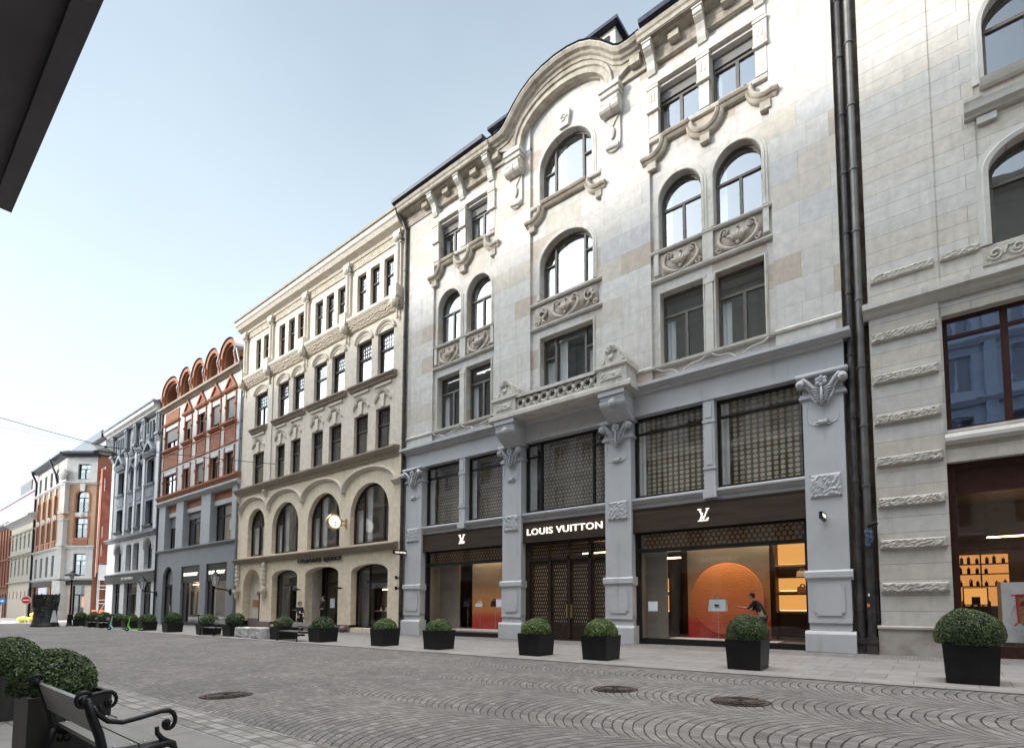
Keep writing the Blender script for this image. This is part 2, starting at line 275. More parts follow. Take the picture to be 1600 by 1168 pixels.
# ground materials
def cobble(name):
    m,t,b,o=nt(name); v=ocoord(t); s=t.nodes.new('ShaderNodeSeparateXYZ'); t.links.new(v,s.inputs[0])
    Wb,Rr,st,sw=2.33,1.5,.150,.135
    wob=mth(t,'MULTIPLY',mth(t,'SUBTRACT',noise(t,v,.8,3),.5),.22)
    wob2=mth(t,'MULTIPLY',mth(t,'SUBTRACT',noise(t,v,9,2),.5),.05)
    Y=mth(t,'ADD',mth(t,'ADD',s.outputs[1],wob),200*Wb-9.15+Wb/2)
    bi=mth(t,'FLOOR',mth(t,'DIVIDE',Y,Wb))
    dy=mth(t,'MULTIPLY',mth(t,'SUBTRACT',mth(t,'FRACT',mth(t,'DIVIDE',Y,Wb)),.5),Wb)
    bow=mth(t,'SUBTRACT',Rr,mth(t,'SQRT',mth(t,'SUBTRACT',Rr*Rr,mth(t,'MULTIPLY',dy,dy))))
    r=mth(t,'ADD',mth(t,'SUBTRACT',s.outputs[0],bow),mth(t,'ADD',wob2,mth(t,'MULTIPLY',bi,.071)))
    r=mth(t,'DIVIDE',mth(t,'ADD',r,900.),st); ri=mth(t,'FLOOR',r); fr=mth(t,'MULTIPLY',mth(t,'FRACT',r),st)
    w1=t.nodes.new('ShaderNodeTexWhiteNoise'); w1.noise_dimensions='2D'; c1=t.nodes.new('ShaderNodeCombineXYZ'); t.links.new(ri,c1.inputs[0]); t.links.new(bi,c1.inputs[1]); t.links.new(c1.outputs[0],w1.inputs['Vector'])
    al=mth(t,'MULTIPLY',mth(t,'ARCSINE',mth(t,'DIVIDE',dy,Rr)),Rr)
    q=mth(t,'ADD',mth(t,'DIVIDE',mth(t,'ADD',al,wob2),sw),mth(t,'ADD',w1.outputs['Value'],50.)); qi=mth(t,'FLOOR',q); fq=mth(t,'MULTIPLY',mth(t,'FRACT',q),sw)
    er=mth(t,'MINIMUM',fr,mth(t,'SUBTRACT',st,fr)); eq=mth(t,'MINIMUM',fq,mth(t,'SUBTRACT',sw,fq))
    e=mth(t,'MINIMUM',er,mth(t,'ADD',mth(t,'MULTIPLY',eq,1.9),.005))
    jw=mth(t,'ADD',.007,mth(t,'MULTIPLY',noise(t,v,1.5,3),.015))
    mask=mth(t,'MULTIPLY',mth(t,'SUBTRACT',1.,mth(t,'DIVIDE',e,jw),clamp=True),2.2,clamp=True)
    c2=t.nodes.new('ShaderNodeCombineXYZ'); t.links.new(ri,c2.inputs[0]); t.links.new(qi,c2.inputs[1]); t.links.new(bi,c2.inputs[2])
    w2=t.nodes.new('ShaderNodeTexWhiteNoise'); w2.noise_dimensions='3D'; t.links.new(c2.outputs[0],w2.inputs['Vector'])
    base=ramp(t,w2.outputs['Value'],[(.100,.096,.094),(.150,.144,.141),(.126,.121,.118),(.192,.184,.180)],0,1)
    base=mixc(t,1.,base,ramp(t,noise(t,v,.35,6,.65),[(.72,.72,.72),(1.18,1.17,1.16)],.3,.7),'MULTIPLY')
    base=mixc(t,1.,base,ramp(t,noise(t,v,60,3,.6),[(.78,.78,.78),(1.15,1.15,1.15)],.3,.7),'MULTIPLY')
    base=mixc(t,mth(t,'MULTIPLY',mask,.92),base,(.011,.010,.010))
    t.links.new(base,b.inputs['Base Color']); b.inputs['Roughness'].default_value=.75; b.inputs['Specular IOR Level'].default_value=.22
    dome=mth(t,'POWER',mth(t,'DIVIDE',e,.07,clamp=True),.5)
    bumpn(t,b,mth(t,'ADD',dome,mth(t,'MULTIPLY',noise(t,v,45,4),.25)),.55,.014)
    return m
m_cobble=cobble('fan_laid_granite_setts')
m_slabs=blocks('granite_paving_slabs',.98,.92,[(.18,.172,.168),(.235,.226,.22),(.205,.197,.192)],.013,.7,(.04,.037,.035),True,.8,.35,(.2,.19,.18),.5,.9)
m_near=blocks('near_paving_slabs',1.35,.72,[(.16,.156,.153),(.195,.19,.185)],.012,.7,(.03,.03,.03),True,.8,.35,(.19,.18,.17),.5,.95)
m_small=blocks('small_edge_setts',.17,.16,[(.14,.134,.13),(.22,.21,.205),(.17,.164,.16)],.014,.75,(.05,.046,.043),True,.9,.6,None,.5,.9)
m_white_setts=blocks('chalky_edge_setts',.21,.165,[(.11,.106,.103),(.26,.255,.25),(.14,.136,.132)],.014,.7,(.035,.033,.03),True,.9,.6,None,.5,.95)
m_kerb=blocks('kerb_stones',1.3,4.,[(.18,.174,.17),(.21,.203,.198)],.01,.7,(.05,.045,.04),True,.7,.3,None,0,.9)
m_farpave=M('pale_far_paving',[(.32,.31,.30),(.40,.385,.37)],.75,.7,.2,8)
# ------------------------------------------------------------------ mesh helpers
class MB:
    def __init__(s): s.v=[]; s.f=[]
    def add(s,vs,fs):
        n=len(s.v); s.v+=vs; s.f+=[tuple(i+n for i in f) for f in fs]
    def box(s,x0,x1,y0,y1,z0,z1,ch=0.):
        if ch:   # chamfered outer (low y) vertical+horizontal edges
            c=ch; s.add([(x0,y1,z0),(x1,y1,z0),(x1,y1,z1),(x0,y1,z1),(x0,y0+c,z0),(x1,y0+c,z0),(x1,y0+c,z1),(x0,y0+c,z1),(x0+c,y0,z0+c),(x1-c,y0,z0+c),(x1-c,y0,z1-c),(x0+c,y0,z1-c)],
              [(0,3,2,1),(0,1,5,4),(1,2,6,5),(2,3,7,6),(3,0,4,7),(4,5,9,8),(5,6,10,9),(6,7,11,10),(7,4,8,11),(8,9,10,11)])
        else: s.add([(x0,y0,z0),(x1,y0,z0),(x1,y1,z0),(x0,y1,z0),(x0,y0,z1),(x1,y0,z1),(x1,y1,z1),(x0,y1,z1)],[(0,1,5,4),(1,2,6,5),(2,3,7,6),(3,0,4,7),(4,5,6,7),(3,2,1,0)])
        return s
    def prism(s,poly,y0,y1):
        n=len(poly); s.add([(x,y0,z) for x,z in poly]+[(x,y1,z) for x,z in poly],[tuple(range(n)),tuple(range(2*n-1,n-1,-1))]+[(i,(i+1)%n,n+(i+1)%n,n+i) for i in range(n)]); return s
    def hprism(s,poly,z0,z1):
        n=len(poly); s.add([(x,y,z0) for x,y in poly]+[(x,y,z1) for x,y in poly],[tuple(range(n)),tuple(range(2*n-1,n-1,-1))]+[(i,(i+1)%n,n+(i+1)%n,n+i) for i in range(n)]); return s
    def profx(s,x0,x1,prof):
        n=len(prof); s.add([(x0,y,z) for y,z in prof]+[(x1,y,z) for y,z in prof],[tuple(range(n)),tuple(range(2*n-1,n-1,-1))]+[(i,(i+1)%n,n+(i+1)%n,n+i) for i in range(n)]); return s
    def band(s,a,b,y0,y1):      # solid strip between two point lines of equal length, x-z, from y0 to y1
        n=len(a)
        for i in range(n-1):
            q=[a[i],a[i+1],b[i+1],b[i]]; s.add([(x,y0,z) for x,z in q]+[(x,y1,z) for x,z in q],[(0,1,2,3),(7,6,5,4),(0,1,5,4),(2,3,7,6)]+([(3,0,4,7)] if i==0 else [])+([(1,2,6,5)] if i==n-2 else []))
        return s
    def sweep(s,path,prof,closed=False):
        n=len(path); m=len(prof); vs=[]
        for i,(x,z) in enumerate(path):
            a=path[i-1] if (i>0 or closed) else None; b=path[(i+1)%n] if (i<n-1 or closed) else None
            ns=[]
            for p,q in ((a,(x,z)),((x,z),b)):
                if p is None or q is None: continue
                d=Vector((q[0]-p[0],q[1]-p[1]))
                if d.length>1e-9: d.normalize(); ns.append(Vector((-d.y,d.x)))
            N=sum(ns,Vector((0,0))); 
            if N.length<1e-6: N=ns[0]
            N.normalize(); k=1/max(.5,N.dot(ns[0]))
            vs+=[(x+N.x*o*k,y,z+N.y*o*k) for o,y in prof]
        fs=[]
        for i in range(n if closed else n-1):
            j=(i+1)%n
            fs+=[(i*m+k,i*m+(k+1)%m,j*m+(k+1)%m,j*m+k) for k in range(m)]
        if not closed: fs+=[tuple(range(m)),tuple(range(n*m-1,n*m-m-1,-1))]
        s.add(vs,fs); return s
    def tube(s,pts,r,n=6,closed=False,r1=None):
        P=[Vector(p) for p in pts]; k=len(P); vs=[]; up=None
        for i,p in enumerate(P):
            a=P[i-1] if (i>0 or closed) else p; b=P[(i+1)%k] if (i<k-1 or closed) else p
            d=(b-a); d.normalize()
            if up is None: up=Vector((0,0,1)) if abs(d.z)<.9 else Vector((1,0,0))
            u=d.cross(up); 
            if u.length<1e-5: u=d.orthogonal()
            u.normalize(); w=u.cross(d); up=w
            rr=r if r1 is None else r+(r1-r)*i/max(1,k-1)
            if isinstance(r,(list,tuple)): rr=r[i]
            vs+=[tuple(p+u*math.cos(2*PI*j/n)*rr+w*math.sin(2*PI*j/n)*rr) for j in range(n)]
        fs=[]
        for i in range(k if closed else k-1):
            i2=(i+1)%k
            fs+=[(i*n+j,i*n+(j+1)%n,i2*n+(j+1)%n,i2*n+j) for j in range(n)]
        if not closed: fs+=[tuple(range(n-1,-1,-1)),tuple(range((k-1)*n,k*n))]
        s.add(vs,fs); return s
    def lathe(s,prof,c=(0,0,0),n=24,axis='z',amin=0,amax=2*PI):
        full=amax-amin>6.28; k=n if full else n+1; vs=[]
        for r,h in prof:
            for j in range(k):
                a=amin+(amax-amin)*j/n; u,w=r*math.cos(a),r*math.sin(a)
                vs.append({'z':(c[0]+u,c[1]+w,c[2]+h),'y':(c[0]+u,c[1]+h,c[2]+w),'x':(c[0]+h,c[1]+u,c[2]+w)}[axis])
        m=len(prof)
        fs=[(i*k+j,i*k+(j+1)%k,(i+1)*k+(j+1)%k,(i+1)*k+j) for i in range(m-1) for j in range(n)]
        s.add(vs,fs); return s
    def ball(s,c,rx,ry=None,rz=None,n=10,m=6):
        ry=ry or rx; rz=rz or rx; vs=[(c[0],c[1],c[2]-rz)]
        for i in range(1,m):
            p=-PI/2+PI*i/m
            vs+=[(c[0]+rx*math.cos(p)*math.cos(2*PI*j/n),c[1]+ry*math.cos(p)*math.sin(2*PI*j/n),c[2]+rz*math.sin(p)) for j in range(n)]
        vs.append((c[0],c[1],c[2]+rz)); L=len(vs)-1
        fs=[(0,1+(j+1)%n,1+j) for j in range(n)]+[(L,L-n+j,L-n+(j+1)%n) for j in range(n)]
        fs+=[(1+i*n+j,1+i*n+(j+1)%n,1+(i+1)*n+(j+1)%n,1+(i+1)*n+j) for i in range(m-2) for j in range(n)]
        s.add(vs,fs); return s
    def quad(s,*p): s.add(list(p),[tuple(range(len(p)))]); return s
    def rough(s,x0,x1,z0,z1,y,depth=.05,nx=14,nz=10,seed=1):
        r=random.Random(seed); vs=[]
        for j in range(nz+1):
            for i in range(nx+1):
                ed=i in(0,nx) or j in(0,nz)
                vs.append((x0+(x1-x0)*i/nx+(0 if ed else r.uniform(-.3,.3)*(x1-x0)/nx),y+(0 if ed else -depth*(.35+.65*r.random()**.6)),z0+(z1-z0)*j/nz+(0 if ed else r.uniform(-.3,.3)*(z1-z0)/nz)))
        s.add(vs,[(j*(nx+1)+i,j*(nx+1)+i+1,(j+1)*(nx+1)+i+1,(j+1)*(nx+1)+i) for j in range(nz) for i in range(nx)])
        return s.box(x0,x1,y,y+.06,z0,z1)
XF=[None]
def rootof(o):
    while o.parent: o=o.parent
    return o
def part(name,mb,mat,parent=None,smooth=False,label=None):
    org=Vector((0,0,0))
    if parent is not None: org=rootof(parent)['org']; org=Vector(org)
    T=XF[0]
    if T is None: vs=[(v[0]-org.x,v[1]-org.y,v[2]-org.z) for v in mb.v]
    else: vs=[tuple(T@Vector(v)-org) for v in mb.v]
    me=bpy.data.meshes.new(name); me.from_pydata(vs,[],mb.f); me.update()
    if mat is not None: me.materials.append(mat)
    if smooth: me.polygons.foreach_set('use_smooth',[True]*len(me.polygons))
    o=bpy.data.objects.new(name,me); COL.objects.link(o)
    if parent is not None: o.parent=parent
    if label: o['label']=label
    return o
def thing(name,label,cat,loc=(0,0,0),rz=0,group=None,org=None):
    o=bpy.data.objects.new(name,None); COL.objects.link(o); o.location=loc; o.rotation_euler=(0,0,rz); o.empty_display_size=.3
    o['org']=tuple(loc) if org is None else org; o['label']=label; o['category']=cat
    if group: o['group']=group
    return o
def solo(name,mb,mat,label,cat,loc,group=None,smooth=False):
    me=bpy.data.meshes.new(name); me.from_pydata([(v[0]-loc[0],v[1]-loc[1],v[2]-loc[2]) for v in mb.v],[],mb.f); me.update(); me.materials.append(mat)
    if smooth: me.polygons.foreach_set('use_smooth',[True]*len(me.polygons))
    o=bpy.data.objects.new(name,me); COL.objects.link(o); o.location=loc; o['label']=label; o['category']=cat
    if group: o['group']=group
    return o
def copy_thing(o,loc,rz,label,group=None):
    c=o.copy(); COL.objects.link(c); c.location=loc; c.rotation_euler=(0,0,rz); c['label']=label
    if group: c['group']=group
    for ch in list(o.children):
        d=ch.copy(); COL.objects.link(d); d.parent=c
        for g in list(ch.children):
            e=g.copy(); COL.objects.link(e); e.parent=d
    return c
def structure(name,mb,mat):
    o=part(name,mb,mat); o['kind']='structure'; return o
def gz(x): return -.03+.0075*x
F=19.2
def oppath(x0,x1,z0,z1,rise=0,n=14,ex=1.):
    if rise<=0: return [(x0,z0),(x0,z1),(x1,z1),(x1,z0)]
    a=(x1-x0)/2; cx=(x0+x1)/2; zs=z1-rise; p=[(x0,z0)]
    for i in range(n+1):
        t=PI-PI*i/n; c,s_=math.cos(t),math.sin(t)
        p.append((cx+a*math.copysign(abs(c)**ex,c),zs+rise*abs(s_)**ex))
    return p+[(x1,z0)]
def archz(x,x0,x1,z1,rise):
    if rise<=0: return z1
    a=(x1-x0)/2; u=min(1,abs((x-(x0+x1)/2)/a)); return z1-rise+rise*math.sqrt(max(0,1-u*u))
def wall(mb,x0,x1,z0,z1,y,ops,depth):
    xs=sorted({x0,x1,*[o[0] for o in ops],*[o[1] for o in ops]}); zs=sorted({z0,z1,*[o[2] for o in ops],*[o[3] for o in ops]})
    for i in range(len(xs)-1):
        run=None
        for j in range(len(zs)-1):
            cx,cz=(xs[i]+xs[i+1])/2,(zs[j]+zs[j+1])/2
            ins=any(o[0]<cx<o[1] and o[2]<cz<o[3] for o in ops)
            if not ins and run is None: run=zs[j]
            if run is not None and (ins or j==len(zs)-2):
                top=zs[j] if ins else zs[j+1]
                mb.quad((xs[i],y,run),(xs[i+1],y,run),(xs[i+1],y,top),(xs[i],y,top)); run=None
    for o in ops:
        rise=o[4] if len(o)>4 else 0; p=oppath(*o[:4],rise)
        if rise>0:
            for a,b in zip(p[1:-2],p[2:-1]): mb.quad((a[0],y,a[1]),(b[0],y,b[1]),(b[0],y,o[3]),(a[0],y,o[3]))
        for a,b in zip(p,p[1:]+p[:1]): mb.quad((a[0],y,a[1]),(b[0],y,b[1]),(b[0],y+depth,b[1]),(a[0],y+depth,a[1]))
def window(parent,x0,x1,z0,z1,y,rise=0,vb=(),hb=(),fw=.08,fd=.09,fm=None,gm=None,curt=None,cm=None,grid=None,name='window',bw=.06,sill=None,blind=None):
    fm=fm or m_frame; gm=gm or m_glass; mb=MB()
    o=oppath(x0,x1,z0,z1,rise); i_=oppath(x0+fw,x1-fw,z0+fw,z1-fw,max(0,rise-fw*.5) if rise else 0)
    mb.band(o,i_,y,y+fd); mb.box(x0+fw,x1-fw,y,y+fd,z0,z0+fw)
    for b in vb:
        bx=x0+(x1-x0)*b[0]; zl=z0+fw if len(b)<2 or b[1] is None else z0+(z1-z0)*b[1]
        zh=min(archz(bx,x0,x1,z1,rise)-fw*.6, z1 if len(b)<3 else z0+(z1-z0)*b[2]); w=(b[3] if len(b)>3 else bw)/2
        mb.box(bx-w,bx+w,y-.012,y+fd-.01,zl,zh)
    for h in hb:
        hz=z0+(z1-z0)*h[0]; xl=x0+fw*.5 if len(h)<3 else x0+(x1-x0)*h[1]; xh=x1-fw*.5 if len(h)<3 else x0+(x1-x0)*h[2]; w=(h[3] if len(h)>3 else bw)/2
        mb.box(xl,xh,y-.018,y+fd-.014,hz-w,hz+w)
    if grid:
        for (gx0,gx1,gz0,gz1,nx,nz) in grid:
            for k in range(1,nx):
                gx=x0+(x1-x0)*(gx0+(gx1-gx0)*k/nx); top=min(z0+(z1-z0)*gz1,archz(gx,x0,x1,z1,rise)-fw*.5); zb=z0+(z1-z0)*gz0
                if top>zb: mb.box(gx-.012,gx+.012,y+.03,y+.06,zb,top)
            for k in range(1,nz):
                zz=z0+(z1-z0)*(gz0+(gz1-gz0)*k/nz); xa=x0+(x1-x0)*gx0; xb=x0+(x1-x0)*gx1
                if rise and zz>z1-rise:
                    hw=(x1-x0)/2*math.sqrt(max(0,1-((zz-z1+rise)/rise)**2)); xa=max(xa,(x0+x1)/2-hw); xb=min(xb,(x0+x1)/2+hw)
                if xb>xa: mb.box(xa,xb,y+.032,y+.058,zz-.012,zz+.012)
    w=part(name,mb,fm,parent)
    tx,tz=rnd.uniform(-.006,.006),rnd.uniform(-.006,.006); pn=MB().quad(*[(x,y+.05+tx*(x-x0)+tz*(z-z0),z) for x,z in i_]); part('pane',pn,gm,w)
    if curt:
        cb=MB()
        for (a,b,c,d) in curt:
            xa,xb=x0+(x1-x0)*a,x0+(x1-x0)*b; n=max(3,int((xb-xa)/.07)); yy=y+.22
            zc,zd=z0+(z1-z0)*c,z0+(z1-z0)*d
            pts=[(xa+(xb-xa)*k/n,yy+(.03 if k%2 else -.02)) for k in range(n+1)]
            for p,q in zip(pts,pts[1:]): cb.quad((p[0],p[1],zc),(q[0],q[1],zc),(q[0],q[1],zd),(p[0],p[1],zd))
        part('curtain',cb,cm or m_curt,w)
    if blind:
        part('roller_blind',MB().box(x0+.04,x1-.04,y-.05,y-.02,z0+(z1-z0)*blind,z1),m_blind,w)
    if sill: part('sill',MB().profx(x0-.12,x1+.12,[(y+fd,z0-.12),(sill,z0-.14),(sill,z0-.05),(y-.02,z0)]),m_trim,w)
    return w
def rooms(parent,x0,x1,y0,y1,zs,mat,name='room_shell',xsplit=()):
    mb=MB()
    mb.box(x0,x1,y1,y1+.1,zs[0],zs[-1])
    for z in zs: mb.box(x0,x1,y0,y1,z-.12,z+.12)
    for x in (x0,x1,*xsplit): mb.box(x-.05,x+.05,y0,y1,zs[0],zs[-1])
    return part(name,mb,mat,parent)
def spiral(cx,cz,y,r0,r1,a0,turns,n=28,sx=1):
    return [(cx+sx*(r0+(r1-r0)*k/n)*math.cos(a0+turns*2*PI*k/n),y,cz+(r0+(r1-r0)*k/n)*math.sin(a0+turns*2*PI*k/n)) for k in range(n+1)]
def textmesh(s,h,mat,name,label,cat,M4,ext=.02,width=None,bold=0.,parent=None,spacing=1.):
    cu=bpy.data.curves.new(name,'FONT'); cu.body=s; cu.size=1; cu.extrude=0; cu.offset=bold; cu.align_x='LEFT'; cu.space_character=spacing; cu.resolution_u=3
    t=bpy.data.objects.new('tmp',cu); COL.objects.link(t); bpy.context.view_layer.update()
    me=bpy.data.meshes.new_from_object(t.evaluated_get(bpy.context.evaluated_depsgraph_get()))
    bpy.data.objects.remove(t); bpy.data.curves.remove(cu)
    xs=[v.co.x for v in me.vertices]; ys=[v.co.y for v in me.vertices]; x0,x1,y0,y1=min(xs),max(xs),min(ys),max(ys)
    ky=h/(y1-y0); kx=ky if width is None else width/(x1-x0)
    bm=bmesh.new(); bm.from_mesh(me); bpy.data.meshes.remove(me)
    for v in bm.verts: v.co=Vector(((v.co.x-x0)*kx,(v.co.y-y0)*ky,0))
    r=bmesh.ops.extrude_face_region(bm,geom=bm.faces[:]); 
    for g in r['geom']:
        if isinstance(g,bmesh.types.BMVert): g.co.z+=ext
    me2=bpy.data.meshes.new(name); bm.to_mesh(me2); bm.free(); me2.materials.append(mat)
    o=bpy.data.objects.new(name,me2); COL.objects.link(o)
    if parent is None:
        o.matrix_world=M4; o['label']=label; o['category']=cat
    else:
        org=Vector(rootof(parent)['org']); me2.transform(Matrix.Translation(-org)@M4); o.parent=parent
        if label: o['label']=label
    return o
def onwall(x,y,z): return Matrix.Translation((x,y,z))@Matrix.Rotation(PI/2,4,'X')     # text reading along +X, facing -Y
def onside(x,y,z): return Matrix.Translation((x,y,z))@Matrix.Rotation(PI/2,4,'Z')@Matrix.Rotation(PI/2,4,'X')  # text reading along +Y, facing +X
# ------------------------------------------------------------------ ground
def sheet(name,mat,x0,x1,y0,y1,dz,nx=1):
    mb=MB(); 
    for i in range(nx):
        a=x0+(x1-x0)*i/nx; b=x0+(x1-x0)*(i+1)/nx
        mb.quad((a,y0,gz(a)+dz),(b,y0,gz(b)+dz),(b,y1,gz(b)+dz),(a,y1,gz(a)+dz))
    return structure(name,mb,mat)
sheet('ground',m_farpave,-900,900,-900,900,-.02)
sheet('street',m_cobble,-84,60,3.35,12.12,.0)
sheet('edge_setts',m_white_setts,-84,60,2.75,3.35,.004)
sheet('near_pavement',m_near,-84,60,-4,2.75,.012)
mbk=MB(); mbk.add([(-84,12.12,gz(-84)-.02),(60,12.12,gz(60)-.02),(60,12.36,gz(60)-.02),(-84,12.36,gz(-84)-.02),(-84,12.12,gz(-84)+.022),(60,12.12,gz(60)+.022),(60,12.36,gz(60)+.03),(-84,12.36,gz(-84)+.03)],[(0,1,5,4),(1,2,6,5),(3,0,4,7),(4,5,6,7)])
structure('kerb',mbk,m_kerb)
sheet('pavement',m_slabs,-84,60,12.36,17.55,.028)
sheet('wall_edge_setts',m_small,-84,60,17.55,19.9,.026)
sheet('square',m_farpave,-400,-84,-40,60,.0)
sheet('square_setts',m_cobble,-84.02,-84,0,1,-.01)
bpy.data.objects.remove(bpy.data.objects['square_setts'])

# ------------------------------------------------------------------ pale sandstone corner-pediment building (fashion shop)
C=-13.1
LV=thing('stone_shop_building','tall pale sandstone building with an arched gable over grey blue painted shopfront floors','building',(C,F,0))
# --- lower two floors
low=MB()
piers=[(-24.05,-22.7),(-16.75,-15.6),(-11.05,-9.85),(-3.45,-2.25)]
gaps=[(-22.7,-16.75),(-15.6,-11.05),(-9.85,-3.45)]
low.box(-24.1,-2.2,F+.02,F+.7,9.12,10.06)
low.profx(-24.1,-2.2,[(F+.02,9.95),(F-.06,9.95),(F-.1,10.02),(F-.1,10.06),(F+.02,10.06)])
for a,b in gaps:
    low.profx(a,b,[(F+.75,5.34),(F+.2,5.34),(F+.2,5.5),(F+.12,5.56),(F+.12,5.62),(F+.02,5.66),(F+.02,5.72),(F+.32,5.82),(F+.75,5.82)])
part('lower_facade',low,m_paint,LV)
cor=MB().profx(-24.35,-1.98,[(F+.6,10.06),(F-.1,10.06),(F-.2,10.09),(F-.22,10.14),(F-.34,10.17),(F-.34,10.29),(F-.30,10.31),(F+.1,10.36),(F+.6,10.36)])
part('cornice',cor,m_paint2,LV)
for k,(a,b) in enumerate(piers):
    z0=gz(a)-.3; c=(a+b)/2; w=b-a; p=MB()
    p.box(a,b,F-.02,F+.75,.6,9.12)
    p.profx(a-.09,b+.09,[(F+.5,2.27),(F-.05,2.27),(F-.07,2.33),(F-.12,2.36),(F-.12,2.54),(F-.05,2.6),(F+.5,2.6)])
    p.box(a-.02,b+.02,F-.05,F+.5,.95,2.27)
    p.box(a-.02,b+.02,F-.07,F+.5,.90,.98)
    p.profx(a-.12,b+.12,[(F+.5,z0+ .34),(F-.16,z0+.34),(F-.16,.55),(F-.12,.62),(F-.06,.64),(F+.5,.64)])
    q=.09; x0,x1=a+.16,b-.16
    p.prism([(x0+q,1.14),(x1-q,1.14),(x1-q,1.24),(x1,1.24),(x1,2.04),(x1-q,2.04),(x1-q,2.14),(x0+q,2.14),(x0+q,2.04),(x0,2.04),(x0,1.24),(x0+q,1.24)],F-.085,F)
    # incised shield line under the capital with small scroll
    path=[(a+.13,8.15),(a+.13,7.75)]+[(a+.13+.1*(1-math.cos(t)),7.75-.32*math.sin(t)) for t in (.4,.8,1.2,1.57)]+[(c-.2,7.36),(c,7.34),(c+.2,7.36)]+[(b-.13-.1*(1-math.cos(t)),7.75-.32*math.sin(t)) for t in (1.57,1.2,.8,.4)]+[(b-.13,7.75),(b-.13,8.15)]
    p.tube([(x,F-.02,z) for x,z in path],.022,5)
    pr=part('pier',p,m_paint,LV)
    part('pier_base',MB().box(a-.1,b+.1,F-.13,F+.5,z0,z0+.36),m_black,pr)
    s=MB()
    s.tube([(c-.13,F-.05,7.44),(c+.13,F-.05,7.44)],.085,10)
    for sx in (-1,1): s.tube(spiral(c+sx*.17,7.43,F-.05,.10,.015,PI*.5,1.3*sx,16),.03,5)
    part('scroll',s,m_paint2,pr)
    part('rough_block',MB().rough(a+.14,b-.14,4.95,5.73,F-.03,.08,16,12,k+3),m_paint2,pr)
    cp=MB(); cp.box(a-.16,b+.16,F-.2,F+.4,8.98,9.12); cp.box(a-.06,b+.06,F-.06,F+.4,8.38,8.46); cp.box(a-.1,b+.1,F-.09,F+.4,8.3,8.38)
    for sx in (-1,1):
        ex=c+sx*(w/2+.02)
        cp.tube([(c+sx*.1,F-.1,8.42),(c+sx*.28,F-.13,8.62),(c+sx*.42,F-.17,8.8),(ex-sx*.1,F-.2,8.9),(ex,F-.2,8.86)],[.05,.075,.085,.08,.07],7)
        cp.tube([(c+sx*.24,F-.1,8.40),(c+sx*.38,F-.13,8.56),(ex-sx*.14,F-.15,8.70),(ex-sx*.02,F-.16,8.66)],[.03,.045,.05,.05],6)
        cp.lathe([(0,-.26),(.07,-.26),(.13,-.22),(.14,0),(.0,0)],(ex,F-.06,8.77),12,'y')
        cp.ball((ex,F-.33,8.77),.045,.03,.045,8,5)
        cp.prism([(c,8.42),(c+sx*.05,8.6),(c+sx*.36,8.66),(c+sx*.4,8.52),(c+sx*.32,8.28),(c+sx*.18,8.1),(c,8.0)],F-.14,F)
        for q in range(6): cp.tube([(c+sx*.02,F-.15,8.52-.085*q),(c+sx*(.2-.012*q),F-.19,8.58-.088*q),(c+sx*(.38-.052*q),F-.15,8.62-.085*q)],[.02,.034,.018],5)
    cp.tube([(c,F-.16,8.62),(c,F-.2,8.3),(c,F-.16,7.98)],[.03,.05,.06],6)
    for q in range(6):
        t=q*PI/3+PI/6; cp.ball((c+.12*math.cos(t),F-.17,8.79+.12*math.sin(t)),.075,.04,.075,8,5)
    cp.ball((c,F-.2,8.79),.045,.05,.045,8,5)
    part('capital',cp,m_paint2,pr,True)
# mullions between upper shop windows
for x in (-19.62,-6.65):
    mu=MB().box(x-.21,x+.21,F+.06,F+.7,5.66,9.12)
    mu.box(x-.24,x+.24,F+.02,F+.2,8.26,8.36); mu.box(x-.24,x+.24,F+.02,F+.2,6.5,6.58); mu.box(x-.12,x+.12,F+.03,F+.1,6.66,8.2); mu.box(x-.12,x+.12,F+.03,F+.1,8.45,9.0)
    mu.box(x-.25,x+.25,F-.02,F+.2,5.42,5.72)
    part('window_mullion',mu,m_paint,LV)
# first-floor show windows with dotted screens
def upwin(x0,x1,tri=False,mat=m_screen):
    if tri: w=window(LV,x0,x1,5.8,9.12,F+.38,0,[(.2,None,1,.1),(.83,None,1,.1)],[(.8,0,.2,.07),(.8,.83,1,.07)],.1,.12,m_black,m_glassup,[(.02,.1,.02,.98)])
    else: w=window(LV,x0,x1,5.8,9.12,F+.38,0,[],[(.80,0,1,.075)],.1,.12,m_black,m_glassup,[(.03,.12,.02,.97)])
    part('dotted_screen',MB().box(x0+.03+(x1-x0)*.1,x1,F+.85,F+.88,5.7,9.2),mat,w)
upwin(-22.68,-19.85,mat=m_screens); upwin(-19.4,-16.77,mat=m_screens)
upwin(-15.58,-11.07,True,m_screens)
upwin(-9.83,-6.87); upwin(-6.43,-3.47)
part('room_shell',MB().box(-24,-2.3,F+3.6,F+3.7,5.2,9.3).box(-24,-2.3,F+.75,F+3.6,5.05,5.2).box(-24,-2.3,F+.75,F+3.6,9.3,9.4),m_room,LV)
# fascia panels
for (a,b) in gaps:
    fb=MB().box(a,b,F+.12,F+.6,4.36,5.34); fb.box(a,b,F+.10,F+.3,4.36,4.42); fb.box(a,b,F+.09,F+.3,5.28,5.338)
    part('fascia_panel',fb,m_bronze,LV)
